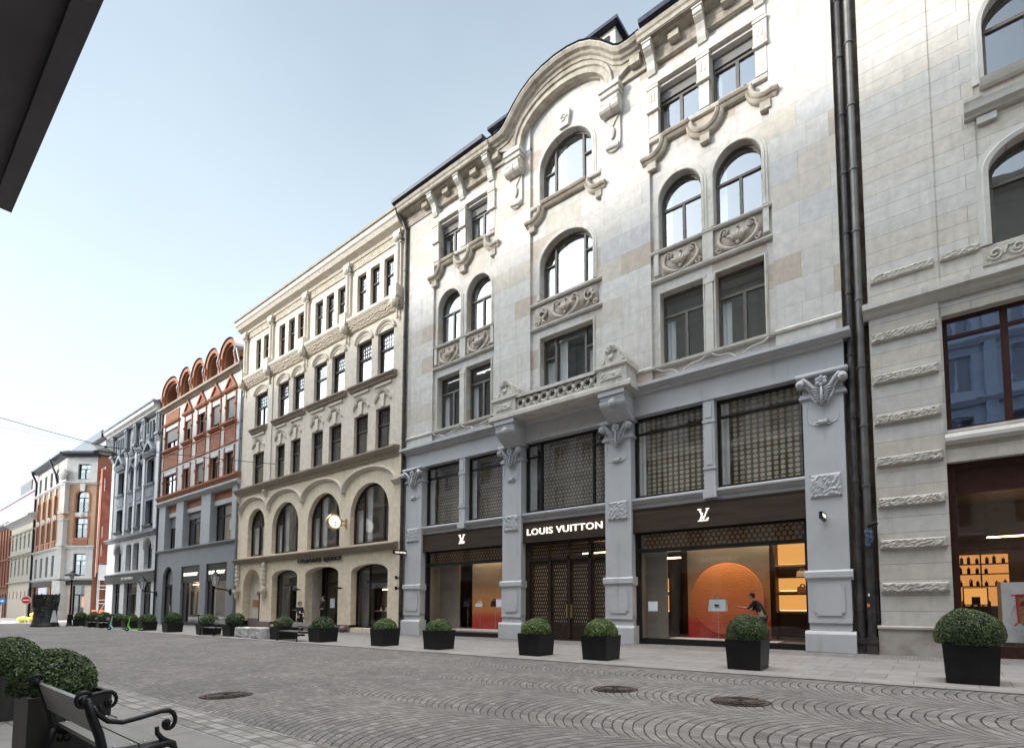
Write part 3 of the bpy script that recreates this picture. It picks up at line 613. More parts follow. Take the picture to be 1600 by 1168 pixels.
# shop windows
def shopwin(x0,x1):
    zb=gz((x0+x1)/2)
    mb=MB(); y=F+.42
    mb.box(x0,x0+.14,y-.1,y+.14,zb,4.36); mb.box(x1-.14,x1,y-.1,y+.14,zb,4.36)
    mb.box(x0+.14,x1-.14,y-.08,y+.12,3.57,3.72); mb.box(x0+.14,x1-.14,y-.08,y+.14,zb,zb+.24); mb.box(x0+.14,x1-.14,y-.06,y+.1,4.3,4.36)
    w=part('shop_window',mb,m_black,LV)
    part('pane',MB().quad((x0+.14,y,zb+.24),(x1-.14,y,zb+.24),(x1-.14,y,3.57),(x0+.14,y,3.57)),m_glassb,w)
    part('transom_pane',MB().quad((x0+.14,y,3.72),(x1-.14,y,3.72),(x1-.14,y,4.3),(x0+.14,y,4.3)),m_glassb,w)
    part('dotted_frieze',MB().box(x0+.14,x1-.14,y+.35,y+.4,3.66,4.36),m_band,w)
    return w
wl_=shopwin(-22.7,-16.75); wr_=shopwin(-9.85,-3.45)
# shop interior
it=MB(); it.box(-24,-2.3,F+5.2,F+5.3,-.4,5.0); it.box(-24,-2.3,F+.65,F+5.2,4.5,4.6)
for x in (-24,-16.7,-15.65,-11.0,-9.9,-2.35): it.box(x-.04,x+.04,F+.65,F+5.2,-.4,4.5)
part('shop_interior',it,m_shopdark,LV)
part('shop_floor',MB().box(-24,-2.3,F+.55,F+5.2,-.4,.12),m_beige,LV)
for bx in ((-22.5,-20.95,F+1.25,F+1.32),(-9.7,-8.75,F+.9,F+.96),(-22.55,-22.5,F+.56,F+1.3),(-9.72,-9.66,F+.56,F+.95)): part('display_partition',MB().box(*bx,.1,4.4),m_beige,LV)
# entrance
en=MB(); y=F+.45
zb=gz(-13.3)
en.box(-15.6,-15.35,y-.12,y+.15,zb,4.36); en.box(-11.12,-11.05,y-.12,y+.15,zb,4.36); en.box(-15.35,-11.12,y-.1,y+.15,3.5,3.66); en.box(-15.35,-11.12,y-.1,y+.15,4.22,4.36); en.box(-15.35,-11.12,y-.05,y+.15,zb,zb+.1)
xs=[-15.35,-14.2,-13.15,-12.05,-11.1]
for x in xs[1:4]: en.box(x-.06,x+.06,y-.1,y+.15,zb,4.22)
ent=part('entrance',en,m_dkwood,LV)
for a,b in zip(xs,xs[1:]):
    d=MB(); a2,b2=a+.06,b-.06
    d.box(a2,a2+.1,y-.02,y+.06,zb+.1,3.5); d.box(b2-.1,b2,y-.02,y+.06,zb+.1,3.5); d.box(a2+.1,b2-.1,y-.02,y+.06,3.36,3.5); d.box(a2+.1,b2-.1,y-.02,y+.06,zb+.1,.62)
    dl=part('door_leaf',d,m_dkwood,ent)
    part('lattice',MB().quad((a2+.1,y+.02,.62),(b2-.1,y+.02,.62),(b2-.1,y+.02,3.36),(a2+.1,y+.02,3.36)),m_lattice,ent)
    part('transom_lattice',MB().quad((a2,y+.03,3.66),(b2,y+.03,3.66),(b2,y+.03,4.22),(a2,y+.03,4.22)),m_lattice,ent)
part('door_handle',MB().box(-13.28,-13.24,y-.1,y-.02,.9,1.5).box(-13.06,-13.02,y-.1,y-.02,.9,1.5),m_gold,ent)

# --- upper stone floors
up=MB()
cuts=[(-24.1,-21.95),(-17.38,-15.08),(-11.12,-8.85),(-4.22,-2.2)]
for a,b in cuts: up.box(a,b,F,F+.6,10.36,23.75)
bays=[(-21.95,-17.38,-19.66),(-8.85,-4.22,-6.53)]
dB=.13
ops_all=[]
for a,b,c in bays:
    ops=[]
    for s in (-1,1):
        x0,x1=(c-1.98,c-.24) if s<0 else (c+.24,c+1.98)
        ops+=[(x0,x1,10.98,13.92,0),(x0,x1,15.8,18.68,.9),(x0,x1,20.62,22.72,0)]
    wall(up,a,b,10.36,23.75,F+dB,ops,.4); ops_all+=ops
cops=[(C-1.45,C+1.45,11.45,13.95,0),(C-1.45,C+1.45,15.83,18.62,1.15),(C-1.45,C+1.45,20.65,23.5,1.3)]
wall(up,-15.08,-11.12,10.36,25.6,F+dB,cops,.4)
up.box(-15.7,-15.08,F-.02,F+.5,23.6,25.1); up.box(-11.12,-10.5,F-.02,F+.5,23.6,25.1)
part('upper_wall',up,m_stone,LV)
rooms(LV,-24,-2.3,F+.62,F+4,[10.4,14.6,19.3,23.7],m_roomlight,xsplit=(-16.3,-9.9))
# windows
for (x0,x1,z0,z1,r) in ops_all:
    if z0<12: window(LV,x0,x1,z0,z1,F+dB+.3,0,[(.55,None,.69,.12)],[(.70,0,1,.1)],.085,curt=[(.05,.24,.02,.66)],name='window')
    elif z0<17: window(LV,x0,x1,z0,z1,F+dB+.3,r,[(.53,None,.58,.11)],[(.60,0,1,.09)],.085,curt=[(.05,.2,.02,.9)])
    else: window(LV,x0,x1,z0,z1,F+dB+.3,0,[(.52,None,.72,.13)],[(.74,0,1,.09)],.085,curt=[(.04,.14,.02,.7)],blind=.80)
window(LV,*cops[0][:4],F+dB+.3,0,[(.24,None,1,.11),(.8,None,1,.11)],[(.62,0,.24),(.62,.8,1)],.09,curt=[(.03,.16,.02,.58),(.27,.42,.02,.9),(.83,.93,.02,.58)])
window(LV,*cops[1][:4],F+dB+.3,1.15,[(.24,None,1,.11),(.8,None,1,.11)],[(.6,0,.24),(.6,.8,1)],.09,curt=[(.03,.17,.02,.6),(.27,.36,.02,.95),(.83,.95,.02,.6)])
window(LV,*cops[2][:4],F+dB+.3,1.3,[(.24,None,1,.11),(.78,None,1,.11)],[(.52,0,.24),(.52,.78,1)],.09,curt=[(.03,.17,.02,.5),(.27,.4,.02,.95),(.8,.93,.02,.5)])
# surrounds, strings, sills
tr=MB()
sur=[(0,-.03),(.02,-.06),(.11,-.06),(.13,-.03),(.2,-.035),(.22,0),(0,0)]
for (x0,x1,z0,z1,r) in ops_all+cops:
    path=oppath(x0,x1,z0,z1,r,18); pf=[(o,F+dB+y) for o,y in sur]
    if z0<20 or r>0: tr.sweep(path,pf if r>0 else [(o*.5,yy) for o,yy in pf])
for a,b,c in bays+[(-15.08,-11.12,C)]:
    if c!=C: tr.profx(a,b,[(F+.5,10.86),(F-.06,10.86),(F-.07,10.95),(F+dB,10.99),(F+.5,10.99)])
    for z in (15.64,14.46): tr.profx(a,b,[(F+.3,z-.06),(F+.02,z-.06),(F-.02,z),(F-.02,z+.05),(F+.06,z+.1),(F+.3,z+.1)])
    tr.profx(a,b,[(F+.3,20.44),(F+.0,20.44),(F-.03,20.52),(F-.03,20.56),(F+.3,20.64)])
for a,b in cuts: tr.profx(a,b,[(F+.2,10.84),(F-.05,10.84),(F-.07,10.92),(F-.04,10.96),(F+.0,11.0),(F+.2,11.0)])
# label stops and small shafts beside rectangular windows
for a,b,c in bays:
    tr.box(c-.15,c+.15,F+.04,F+dB,11.0,13.85); tr.box(c-.2,c+.2,F+.02,F+dB,13.62,13.8)
    for x in (c-2.1,c,c+2.1):
        tr.box(x-.2,x+.2,F-.02,F+dB,20.64,23.7); tr.box(x-.24,x+.24,F-.1,F+dB,21.75,22.62); tr.box(x-.26,x+.26,F-.13,F+dB,21.66,21.76)
        tr.box(x-.26,x+.26,F-.13,F+dB,22.62,22.74)
        for q in (-.07,.07): tr.box(x+q-.025,x+q+.025,F-.115,F-.09,22.05,22.5)
    tr.box(a,b,F-.045,F+dB,22.86,23.3)
    for x in (c-2.1,c+2.1): tr.box(x-.1,x+.1,F+.02,F+dB,14.7,15.6)
    tr.box(c-.2,c+.2,F+.02,F+dB,14.55,15.6)
part('stone_trim',tr,m_trim,LV)
# wavy label mouldings under the top windows
wv=MB(); wpf=[(-.12,F+dB),(-.12,F-.04),(-.05,F-.1),(0,F-.07),(.03,F-.15),(.1,F-.2),(.15,F-.2),(.17,F-.13),(.2,F+dB)]
def arcpts(cx,cz,rx,rz,a0,a1,n=8): return [(cx+rx*math.cos(rad(a0+(a1-a0)*k/n)),cz+rz*math.sin(rad(a0+(a1-a0)*k/n))) for k in range(n+1)]
for a,b,c in bays:
    wv=MB(); L=arcpts(c-2.25,20.25,.62,.62,-110,0)[::1]; Rr=[(2*c-x,z) for x,z in L][::-1]
    L=[(c-2.62,19.62)]+L; Rr=Rr+[(c+2.62,19.62)]
    bowl=arcpts(c,20.2,.62,.6,180,360,12)
    wv.sweep(L+[(c-1.5,20.28)],wpf); wv.sweep([(c-1.64,20.28),(c-.6,20.28)],wpf); wv.sweep(bowl,wpf); wv.sweep([(c+.6,20.28),(c+1.64,20.28)],wpf); wv.sweep([(c+1.5,20.28)]+Rr,wpf)
    for x in (c-2.2,c,c+2.2): wv.box(x-.18,x+.18,F-.08,F+dB,19.2,19.5)
    part('wavy_label_moulding',wv,m_weath_shade,LV)
wv=MB(); L=arcpts(C-1.85,20.3,.62,.62,-110,0); L=[(C-2.2,19.68)]+L; Rr=[(2*C-x,z) for x,z in L][::-1]
wv.sweep(L,wpf); wv.sweep([(C-1.25,20.32),(C+1.25,20.32)],wpf); wv.sweep(Rr,wpf)
for x in (C-1.85,C+1.85): wv.box(x-.15,x+.15,F-.06,F+dB,19.3,19.58)
part('wavy_label_moulding',wv,m_weath_shade,LV)
# thin garland lines over the shop cornice
for a,b,c in bays:
    for s in (-1,1):
        gl=MB(); cx=c+s*1.1
        for q in (-1,1):
            pts=[(cx+q*(.15+.85*k/8),F-.08,10.45+.34*(k/8)**.8+.05*math.sin(k*.8)) for k in range(9)]
            gl.tube(pts,.03,5)
        part('garland',gl,m_trim,LV)
# carved relief panels: C-scrolls round a leaf cluster
def scrollpanel(c,zc,w,h,flank):
    mb=MB(); y=F+dB-.05
    mb.box(c-w/2,c+w/2,F+dB-.02,F+dB+.02,zc-h/2,zc+h/2)
    k=h/1.0
    for s in (-1,1):
        body=[(c,zc-.44*k)]+[(c+s*.70*k*math.sin(rad(t)),zc+.02*k-.46*k*math.cos(rad(t))) for t in range(15,118,10)]
        sp=[(c+s*(.47*k+.17*k*math.cos(q)*(1-.08*j)),zc+.27*k+.17*k*math.sin(q)*(1-.08*j)) for j,q in enumerate([.1+.7*i for i in range(10)])]
        pts=[(x,y,z) for x,z in body+sp]; n=len(pts)
        mb.tube(pts,[.035*k+.05*k*math.sin(PI*min(1,(i+1)/12)) if i<12 else .045*k for i in range(n)],7)
        mb.ball((c+s*.47*k,y-.02,zc+.27*k),.06*k,.06,.06*k,8,5)
        cx=c+s*(w/2-.16*k); mb.tube(spiral(cx,zc-.34*k,y,.13*k,.03*k,0,1.4,18,s),.04*k,6)
        if flank:
            for q in range(5):
                t=rad(-60+60*q if q<4 else 90); mb.ball((c+s*1.3*k+.16*k*math.cos(t),y,zc+.06*k+.2*k*math.sin(t)),.11*k,.06,.11*k,8,5)
            mb.tube(spiral(c+s*1.3*k,zc+.05*k,y-.03,.3*k,.08*k,PI/2,1.2,20,s),.05*k,6)
            mb.tube([(c+s*1.3*k,y,zc-.15*k),(c+s*1.22*k,y-.03,zc-.32*k),(c+s*1.05*k,y,zc-.42*k)],[.05,.06,.03],6)
    for q in range(-2,3):
        mb.tube([(c+q*.04*k,y,zc-.22*k),(c+q*.12*k,y-.06,zc+.0*k),(c+q*.20*k,y-.02,zc+.24*k-abs(q)*.06*k)],[.04*k,.07*k,.02*k],6)
    mb.ball((c,y-.03,zc-.28*k),.08*k,.06,.07*k,8,5); mb.ball((c,y-.02,zc+.34*k),.06*k,.05,.05*k,8,5)
    return part('relief_panel',mb,m_relief,LV,True)
for a,b,c in bays:
    for s in (-1,1): scrollpanel(c+s*1.1,15.04,1.72,1.0,False)
scrollpanel(C,15.04,3.5,1.0,True)
# eaves either side of the gable
ev=MB(); epf=[(F+.6,23.7),(F-.06,23.7),(F-.1,23.85),(F-.1,23.95),(F-.16,24.05),(F-.16,24.2),(F-.72,24.36),(F-.74,24.5),(F-.8,24.56),(F-.84,24.7),(F+.6,24.76)]
for x0,x1,c in ((-24.4,-17.2,-19.66),(-9.0,-1.95,-6.53)):
    ev=MB().profx(x0,x1,epf); e0,e1=(-17.3,-15.6) if c<-10 else (-10.6,-8.9); ev.box(e0,e1,F-.12,F+.6,23.7,24.5)
    for x in (c-1.05,c+1.05,c-2.75,c+2.6): ev.box(x-.22,x+.22,F-.4,F,23.95,24.24)
    part('eaves_cornice',ev,m_weath_shade,LV); part('soffit',MB().box(x0+.02,x1-.02,F-.70,F-.16,24.30,24.335),m_soff,LV)
for c in (-19.66,-6.53):
    for x in (c-2.1,c,c+2.1):
        br=MB().profx(x-.17,x+.17,[(F,23.2),(F-.12,23.22),(F-.2,23.4),(F-.24,23.65),(F-.34,23.85),(F-.52,23.97),(F-.62,24.1),(F-.62,24.3),(F,24.3)])
        br.box(x-.21,x+.21,F-.66,F,24.22,24.34); br.tube([(x-.18,F-.52,24.1),(x+.18,F-.52,24.1)],.1,9)
        part('console',br,m_trim,LV)
for x0,x1 in ((-24.6,-17.4),(-8.8,-1.9)): part('gutter',MB().profx(x0,x1,[(F-.82,24.72),(F-.98,24.8),(F-1.0,24.98),(F-.9,25.04),(F-.2,25.06),(F-.2,24.77)]),m_gutter,LV)
# arched gable
outer=[(C-4.25,24.45),(C-3.7,24.4),(C-3.2,24.45),(C-2.85,24.66),(C-2.55,24.98),(C-2.2,25.34),(C-1.75,25.7),(C-1.25,25.95),(C-.65,26.1),(C,26.15)]
outer=outer+[(2*C-x,z) for x,z in outer[-2::-1]]
n=len(outer)
inner=[(C-2.38+.0*i,24.0) for i in range(4)]
inn=[(C-2.38,23.6)]+[(C+2.38*math.cos(PI-PI*k/(n-3)),23.95+1.5*math.sin(PI-PI*k/(n-3))) for k in range(n-2)]+[(C+2.38,23.6)]
ga=MB(); ga.band(outer,inn,F-.3,F+.3)
ga.sweep(outer,[(-.12,F+.3),(-.12,F-.36),(-.02,F-.4),(.02,F-.5),(.1,F-.56),(.14,F-.7),(.26,F-.78),(.3,F-.78),(.34,F-.7),(.34,F+.3)])
ga.sweep(inn,[(-.04,F+.3),(-.04,F-.02),(.02,F-.1),(.1,F-.12),(.14,F-.24),(.22,F-.26),(.26,F-.38),(.38,F-.42),(.42,F-.34),(.42,F+.3)])
part('arched_gable',ga,m_weath_shade,LV)
part('gable_flashing',MB().sweep(outer,[(.341,F+.4),(.341,F-.72),(.38,F-.8),(.4,F+.4)]),m_gutter,LV)
ks=MB().prism([(C-.24,23.62),(C+.24,23.62),(C+.36,24.35),(C-.36,24.35)],F-.04,F+dB)
ks.tube(spiral(C,24.02,F-.06,.2,.05,0,1.4,18),.035,6)
part('keystone',ks,m_trim,LV)
for x in (C-2.78,C+2.62):
    co=MB().profx(x-.42,x+.42,[(F,22.5),(F-.24,22.5),(F-.34,22.62),(F-.5,22.9),(F-.5,23.05),(F-.36,23.14),(F-.3,23.3),(F,23.3)])
    co.tube([(x-.46,F-.3,22.72),(x+.46,F-.3,22.72)],.22,14); co.tube([(x-.1,F-.3,22.72),(x+.1,F-.3,22.72)],.25,14)
    for sx in (-1,1): co.tube(spiral(x+sx*.46,22.72,F-.3,.2,.03,0,1.5,16),.03,5) if False else co.ball((x+sx*.47,F-.3,22.72),.03,.1,.1,8,5)
    co.box(x-.46,x+.46,F-.42,F,23.3,23.5); co.box(x-.5,x+.5,F-.5,F,23.5,23.72)
    co.prism([(x-.36,22.5),(x+.36,22.5),(x+.36,21.3),(x+.3,21.06),(x+.1,20.95),(x-.1,20.95),(x-.3,21.06),(x-.36,21.3)],F-.1,F)
    co.prism([(x-.28,22.4),(x+.28,22.4),(x,22.0)],F-.15,F-.09)
    co.tube([(x-.3,F-.12,21.15),(x+.3,F-.12,21.1)],.1,8); co.ball((x,F-.16,21.72),.14,.06,.28,10,6)
    part('console',co,m_trim,LV)
# balcony
ba=MB(); yb=F-.85
ba.profx(C-3.75,C+3.75,[(F,10.06),(yb,10.06),(yb-.1,10.14),(yb-.1,10.3),(yb-.02,10.36),(F,10.36)])
ba.box(C-2.15,C+2.35,yb-.02,yb+.22,10.98,11.12); ba.box(C-2.15,C+2.35,yb,yb+.2,10.36,10.46)
for x0,x1 in ((C-3.5,C-2.15),(C+2.2,C+3.55)):
    ba.box(x0,x1,yb-.04,F,10.36,10.98); ba.profx(x0-.08,x1+.08,[(F,10.98),(yb-.06,10.98),(yb-.12,11.05),(yb-.12,11.14),(yb-.02,11.2),(F,11.2)])
    ba.rough(x0+.16,x1-.2,10.5,10.85,yb-.05,.05,14,6,9)
bal=part('balcony',ba,m_trim,LV)
gu=MB()
for k in range(10):
    cx=C-2.0+.45*k*1.0; cx=C-1.93+.452*k
    gu.tube([(cx+.235*math.cos(t*PI/8),yb+.09,10.72+.2*math.sin(t*PI/8)) for t in range(16)],.05,6,True)
    if k<9: gu.ball((cx+.226,yb+.05,10.72),.09,.06,.11,8,5)
    for t in range(8): gu.ball((cx+.155*math.cos(t*PI/4),yb+.09,10.72+.13*math.sin(t*PI/4)),.045,.04,.045,6,4)
part('pierced_parapet',gu,m_trim,bal); part('parapet_shade_panel',MB().box(C-2.15,C+2.2,yb+.15,yb+.19,10.46,10.98),m_grime_shade,bal)  # dark backing panel stands in for deep shade behind the piercings
for x in (C-2.85,C+2.85):
    an=MB(); hs=[(x-.52,11.2),(x+.52,11.2),(x+.5,11.34),(x+.36,11.42),(x+.36,11.6),(x+.3,11.8),(x+.17,11.95),(x,12.0),(x-.17,11.95),(x-.3,11.8),(x-.36,11.6),(x-.36,11.42),(x-.5,11.34)]
    an.prism(hs,yb+.02,yb+.7)
    for s in (-1,1): an.tube([(x+s*.42,yb-.02,11.34),(x+s*.42,yb+.7,11.34)],.12,9)
    for q in range(5):
        t=rad(18+36*q); an.tube([(x+.08*math.cos(t),yb-.01,11.66+.08*math.sin(t)),(x+.26*math.cos(t),yb-.04,11.68+.26*math.sin(t))],[.03,.05],6)
    an.ball((x,yb-.01,11.46),.12,.06,.1,8,5)
    part('antefix',an,m_trim,bal)
    br=MB().profx(x-.55,x+.55,[(F+.1,8.98),(F-.18,9.0),(F-.3,9.12),(F-.62,9.3),(F-.78,9.5),(F-.84,9.8),(F-.84,10.06),(F+.1,10.06)])
    br.tube([(x-.58,F-.62,9.62),(x+.58,F-.62,9.62)],.2,12); br.ball((x,F-.8,9.6),.2,.12,.18,10,6); br.box(x-.6,x+.6,F-.9,F,9.9,10.06)
    part('balcony_bracket',br,m_paint2,bal,)
# roof and dormers
ro=MB().profx(-24.4,-2.0,[(F+.38,25.05),(F+2.4,27.4),(F+7,29.6),(F+12,27),(F+12,10.4),(F+4.6,10.4),(F+4.6,24.6),(F+.4,24.6)])
part('roof',ro,m_slate,LV)
part('snow_rail',MB().tube([(-24.3,F+.1,25.75),(-17.6,F+.1,25.75)],.03,5).tube([(-8.6,F+.1,25.75),(-2,F+.1,25.75)],.03,5),m_gutter,LV)
for x0,x1,h,w in ((-14.6,-11.0,28.3,0),(-18.6,-16.6,27.4,0),(-26.0+1.9,-22.6,27.2,0)):
    d=MB().box(x0,x1,F+1.2,F+4,25.5,h)
    dm=part('dormer',d,m_trim if x0>-20 else m_slate,LV)
    part('dormer_roof',MB().box(x0-.2,x1+.25,F+.9,F+4,h,h+.16),m_gutter,dm)
    part('dormer_window',MB().box(x0+.3,x1-.3,F+1.15,F+1.2,26.3,h-.3),m_black,dm)
# ------------------------------------------------------------------ grey sandstone building on the right edge
RB=thing('grey_stone_building','grey sandstone building with rough rusticated bands, behind the largest planter','building',(3,F,0))
X0=-1.5; XE=14
rb=MB(); dR=.1
rops=[(1.58,3.6,16.55,19.3,1.0),(1.55,3.62,11.68,14.6,.75),(.33,4.6,6.55,9.98,0),(.28,4.7,gz(1),5.6,0)]
rb.box(X0,.27,F,F+.6,.84,10.45); rb.box(X0,.32,F,F+.6,10.45,30)
rb.box(.32,1.32,F+.03,F+.6,10.45,30)
wall(rb,1.32,XE,10.45,30,F+.06,rops[:2]+[(5.5,7.5,16.55,19.3,1.),(5.5,7.5,11.68,14.6,.75)],.35)
wall(rb,.27,XE,gz(0)-.5,10.45,F+.06,[(.33,4.7,6.55,9.98,0),(.28,4.75,gz(0)-.5,5.6,0),(5.6,10,6.55,9.98,0)],.4)
rb.box(X0,X0+.02,F,F+12,0,30)
part('wall',rb,m_rstone,RB)
part('base_block',MB().box(X0-.06,.3,F-.06,F+.5,-.4,.78).profx(X0-.08,.32,[(F+.5,.76),(F-.1,.76),(F-.1,.82),(F-.02,.86),(F+.5,.86)]),m_rbase,RB)
part('cornice',MB().profx(X0-.12,XE,[(F+.3,10.42),(F-.02,10.42),(F-.1,10.5),(F-.16,10.62),(F-.26,10.68),(F-.26,10.86),(F-.1,10.93),(F+.3,10.98)]),m_rtrim,RB)
for k,z in enumerate((9.62,8.30,7.02,5.71,4.44,3.16,1.86)):
    part('rusticated_band',MB().rough(X0+.06,.2,z,z+.29,F-.06,.06,30,7,k+40),m_rrough,RB)
part('rusticated_band',MB().rough(X0+.1,.2,11.54,11.79,F-.05,.05,30,7,61),m_rrough,RB); part('rusticated_band',MB().rough(.36,1.26,11.6,11.82,F-.02,.05,20,7,62),m_rrough,RB)
fr=MB().box(1.32,5.2,F+.01,F+.08,11.1,11.62)
for k in range(8):
    cx=1.6+.48*k; fr.tube(spiral(cx,11.36,F,.19,.03,PI,1.5,18),.035,5); fr.tube([(cx+.19,F,11.3),(cx+.26,F,11.5),(cx+.42,F,11.52)],.03,5)
part('scroll_frieze',fr,m_rrough,RB)
part('window_hood',MB().profx(1.08,5.0,[(F+.1,15.54),(F-.08,15.56),(F-.12,15.62),(F-.22,15.68),(F-.25,15.8),(F-.28,15.88),(F+.1,15.94)]).box(1.36,1.8,F-.06,F+.1,15.3,15.5),m_rtrim,RB)
part('window_sill',MB().profx(1.46,4.9,[(F+.1,16.36),(F-.1,16.36),(F-.16,16.46),(F-.2,16.55),(F+.3,16.62)]).profx(1.1,1.5,[(F+.1,16.12),(F-.04,16.12),(F-.06,16.2),(F+.1,16.22)]),m_rtrim,RB)
for o in rops[:2]: part('window_surround',MB().sweep(oppath(*o,n=18),[(0,F+.06),(0,F),(.12,F-.03),(.16,F+.0),(.28,F+.01),(.28,F+.06)]),m_rtrim,RB)
for o in ((5.5,7.5,16.55,19.3,1.),(5.5,7.5,11.68,14.6,.75)): window(RB,*o[:4],F+.36,o[4],[(.5,None,.62,.12)],[(.64,0,1,.1)],.1)
window(RB,5.6,10,6.55,9.98,F+.36,0,[(.325,None,1,.17)],[(.83,0,1,.1)],.12,.14,m_red,m_glassblue)
for o in rops[:2]: window(RB,*o[:4],F+.36,o[4],[(.5,None,.62,.12)],[(.64,0,1,.1)],.1,curt=[(.62,.7,.02,.95)])
window(RB,.33,4.6,6.55,9.98,F+.36,0,[(.325,None,1,.17)],[(.83,0,1,.1)],.12,.14,m_red,m_glassblue)
part('window_sill',MB().profx(.27,4.9,[(F+.1,6.1),(F-.04,6.1),(F-.1,6.2),(F-.1,6.3),(F+.0,6.42),(F+.4,6.53),(F+.4,6.1)]),m_rtrim,RB)
sf=MB(); y=F+.3; zb=gz(0)
sf.box(.28,.46,y,y+.2,zb-.2,5.6); sf.box(.46,4.75,y+.02,y+.2,5.4,5.6); sf.box(.46,4.75,y+.06,y+.2,4.75,5.4); sf.box(.46,4.75,y+.0,y+.2,4.68,4.76); sf.box(.46,4.75,y+.02,y+.18,zb-.2,.34); sf.box(.46,4.75,y+.05,y+.16,3.0,3.08)
sw=part('shop_window',sf,m_red,RB)
part('pane',MB().quad((.46,y+.1,.34),(4.75,y+.1,.34),(4.75,y+.1,4.68),(.46,y+.1,4.68)),m_glassb,sw)
rooms(RB,-1.4,XE,F+.75,F+4.4,[6,10.4,15.4,20.4,30],m_roomlight)
ri=MB().box(-.5,XE,F+4.5,F+4.6,-.3,5).box(-.5,XE,F+.6,F+4.5,4.9,5).box(.2,.28,F+.6,F+4.5,-.3,4.9).box(-.5,XE,F+.6,F+4.5,-.3,.25)
part('shop_interior',ri,m_shopdark,RB)
# amber shelf wall with small stock
sh=thing('perfume_shelf','amber backlit shelf wall of dark bottles in the right shop window','shelf',(1.0,F+1.6,.25))
part('back_panel',MB().box(.36,1.62,F+1.7,F+1.74,1.45,3.0),m_shelf2,sh)
for k,z in enumerate((1.45,2.05,2.42,2.72)):
    part('shelf_board',MB().box(.36,1.62,F+1.5,F+1.7,z-.03,z),m_shopdark,sh)
    for q in range(6 if k%2 else 4):
        x=.45+.2*q+.05*rnd.random(); h=.10+.1*rnd.random(); part('bottle',MB().box(x,x+.08,F+1.56,F+1.63,z,z+h).box(x+.025,x+.055,F+1.58,F+1.61,z+h,z+h+.04),m_black,sh)
part('upright',MB().box(.97,1.0,F+1.49,F+1.7,1.45,3.0),m_shopdark,sh)
part('counter',MB().box(.4,1.65,F+1.4,F+1.75,.25,1.4),m_shopdark,sh)
cb=thing('display_box','bright framed display box with a dark case in the right shop window','display',(.75,F+1.3,.25))
part('lit_panel',MB().box(.55,1.08,F+1.38,F+1.4,1.5,1.98),m_strip if False else m_shelf,cb)
part('frame',MB().box(.52,.55,F+1.3,F+1.42,1.47,2.0).box(1.08,1.11,F+1.3,F+1.42,1.47,2.0).box(.55,1.08,F+1.3,F+1.42,1.98,2.0).box(.55,1.08,F+1.3,F+1.42,1.47,1.5),m_shopdark,cb)
part('case',MB().box(.72,.92,F+1.32,F+1.37,1.5,1.72),m_black,cb)
pb=thing('display_board','tall off white display board beside the amber shelves in the right shop window','board',(2.2,F+.8,.25))
part('board',MB().box(1.36,3.0,F+.86,F+.9,.42,2.12),m_paper,pb); part('edge_post',MB().box(1.28,1.36,F+.84,F+.92,.26,2.14),m_tan,pb)
part('cable',MB().tube([(1.7,F+.85,1.5)]+[(1.62-.1*math.sin(t*.5),F+.85,1.45-.1*t) for t in range(9)]+[(1.95,F+.85,.6)],.014,5),m_white,pb)
cl=thing('display_garment','dark red patterned garment hung on a stand at the right edge','garment',(1.95,F+.6,.25))
part('cloth',MB().prism([(1.64,1.74),(2.27,1.78),(2.29,1.05),(2.17,.92),(1.77,.92),(1.68,1.0)],F+.56,F+.60),M('dark_patterned_cloth',[(.015,.012,.014),(.22,.02,.03),(.30,.22,.08),(.02,.02,.03)],.8,13,.2,30),cl)
part('trim',MB().tube([(1.54,F+.55,1.75),(2.29,F+.55,1.80)],.03,6).tube([(1.65,F+.55,1.74),(1.68,F+.55,1.0),(1.58,F+.55,.9)],.025,6),m_signred,cl)
part('stand',MB().box(1.82,2.12,F+.57,F+.61,.25,1.05),m_bagblue,cl)
part('added_strip_lamp',MB().box(1.2,3.4,F+2.2,F+2.3,3.55,3.58),m_lamp,RB,label='long warm strip lamp added inside the shop')

# recess with the two downpipes
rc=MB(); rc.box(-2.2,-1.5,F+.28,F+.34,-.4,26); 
part('recess_wall',rc,m_grime_shade,RB)
pp=MB(); pp.tube([(-2.0,F+.06,24.6),(-2.0,F+.06,.5),(-2.0,F+.06,-.05)],.1,10)
for z in range(1,25,2): pp.lathe([(.1,-.03),(.122,-.03),(.122,.03),(.1,.03)],(-2.0,F+.06,z*1.02+.3),10)
pp.box(-2.12,-1.88,F-.06,F+.2,-.08,.45); pp.box(-2.15,-1.85,F-.09,F+.2,.28,.34)
part('downpipe',pp,m_pipe,LV)
pp=MB(); pp.tube([(-1.72,F+.02,30),(-1.72,F+.02,3.4)],.105,10)
for z in (5.2,7.1,9,11.2,13.5,15.6,17.8,20,22.2): pp.lathe([(.105,-.03),(.13,-.03),(.13,.03),(.105,.03)],(-1.72,F+.02,z),10)
p2=part('downpipe',pp,m_pipe2,RB)
part('lower_pipe',MB().tube([(-1.72,F+.02,3.4),(-1.72,F+.02,0)],.12,10).box(-1.87,-1.58,F-.12,F+.18,-.06,.5).box(-1.9,-1.55,F-.15,F+.2,.3,.36).tube([(-1.58,F+.1,2.2),(-1.56,F+.1,0)],.07,8),m_pipe,p2)
st=MB()
for k in range(16):
    a,b=-1.83+rnd.random()*.18,3.22+rnd.random()*.5; st.add([(a,F-.108-.002*k,b),(a+.09,F-.108-.002*k,b+.03),(a+.085,F-.108-.002*k,b+.12),(a+.01,F-.108-.002*k,b+.1)],[(0,1,2,3)])
part('stickers',st,M('mixed_stickers',[(.6,.6,.6),(.05,.12,.3),(.02,.02,.02),(.7,.7,.72)],.5,28,0),p2)
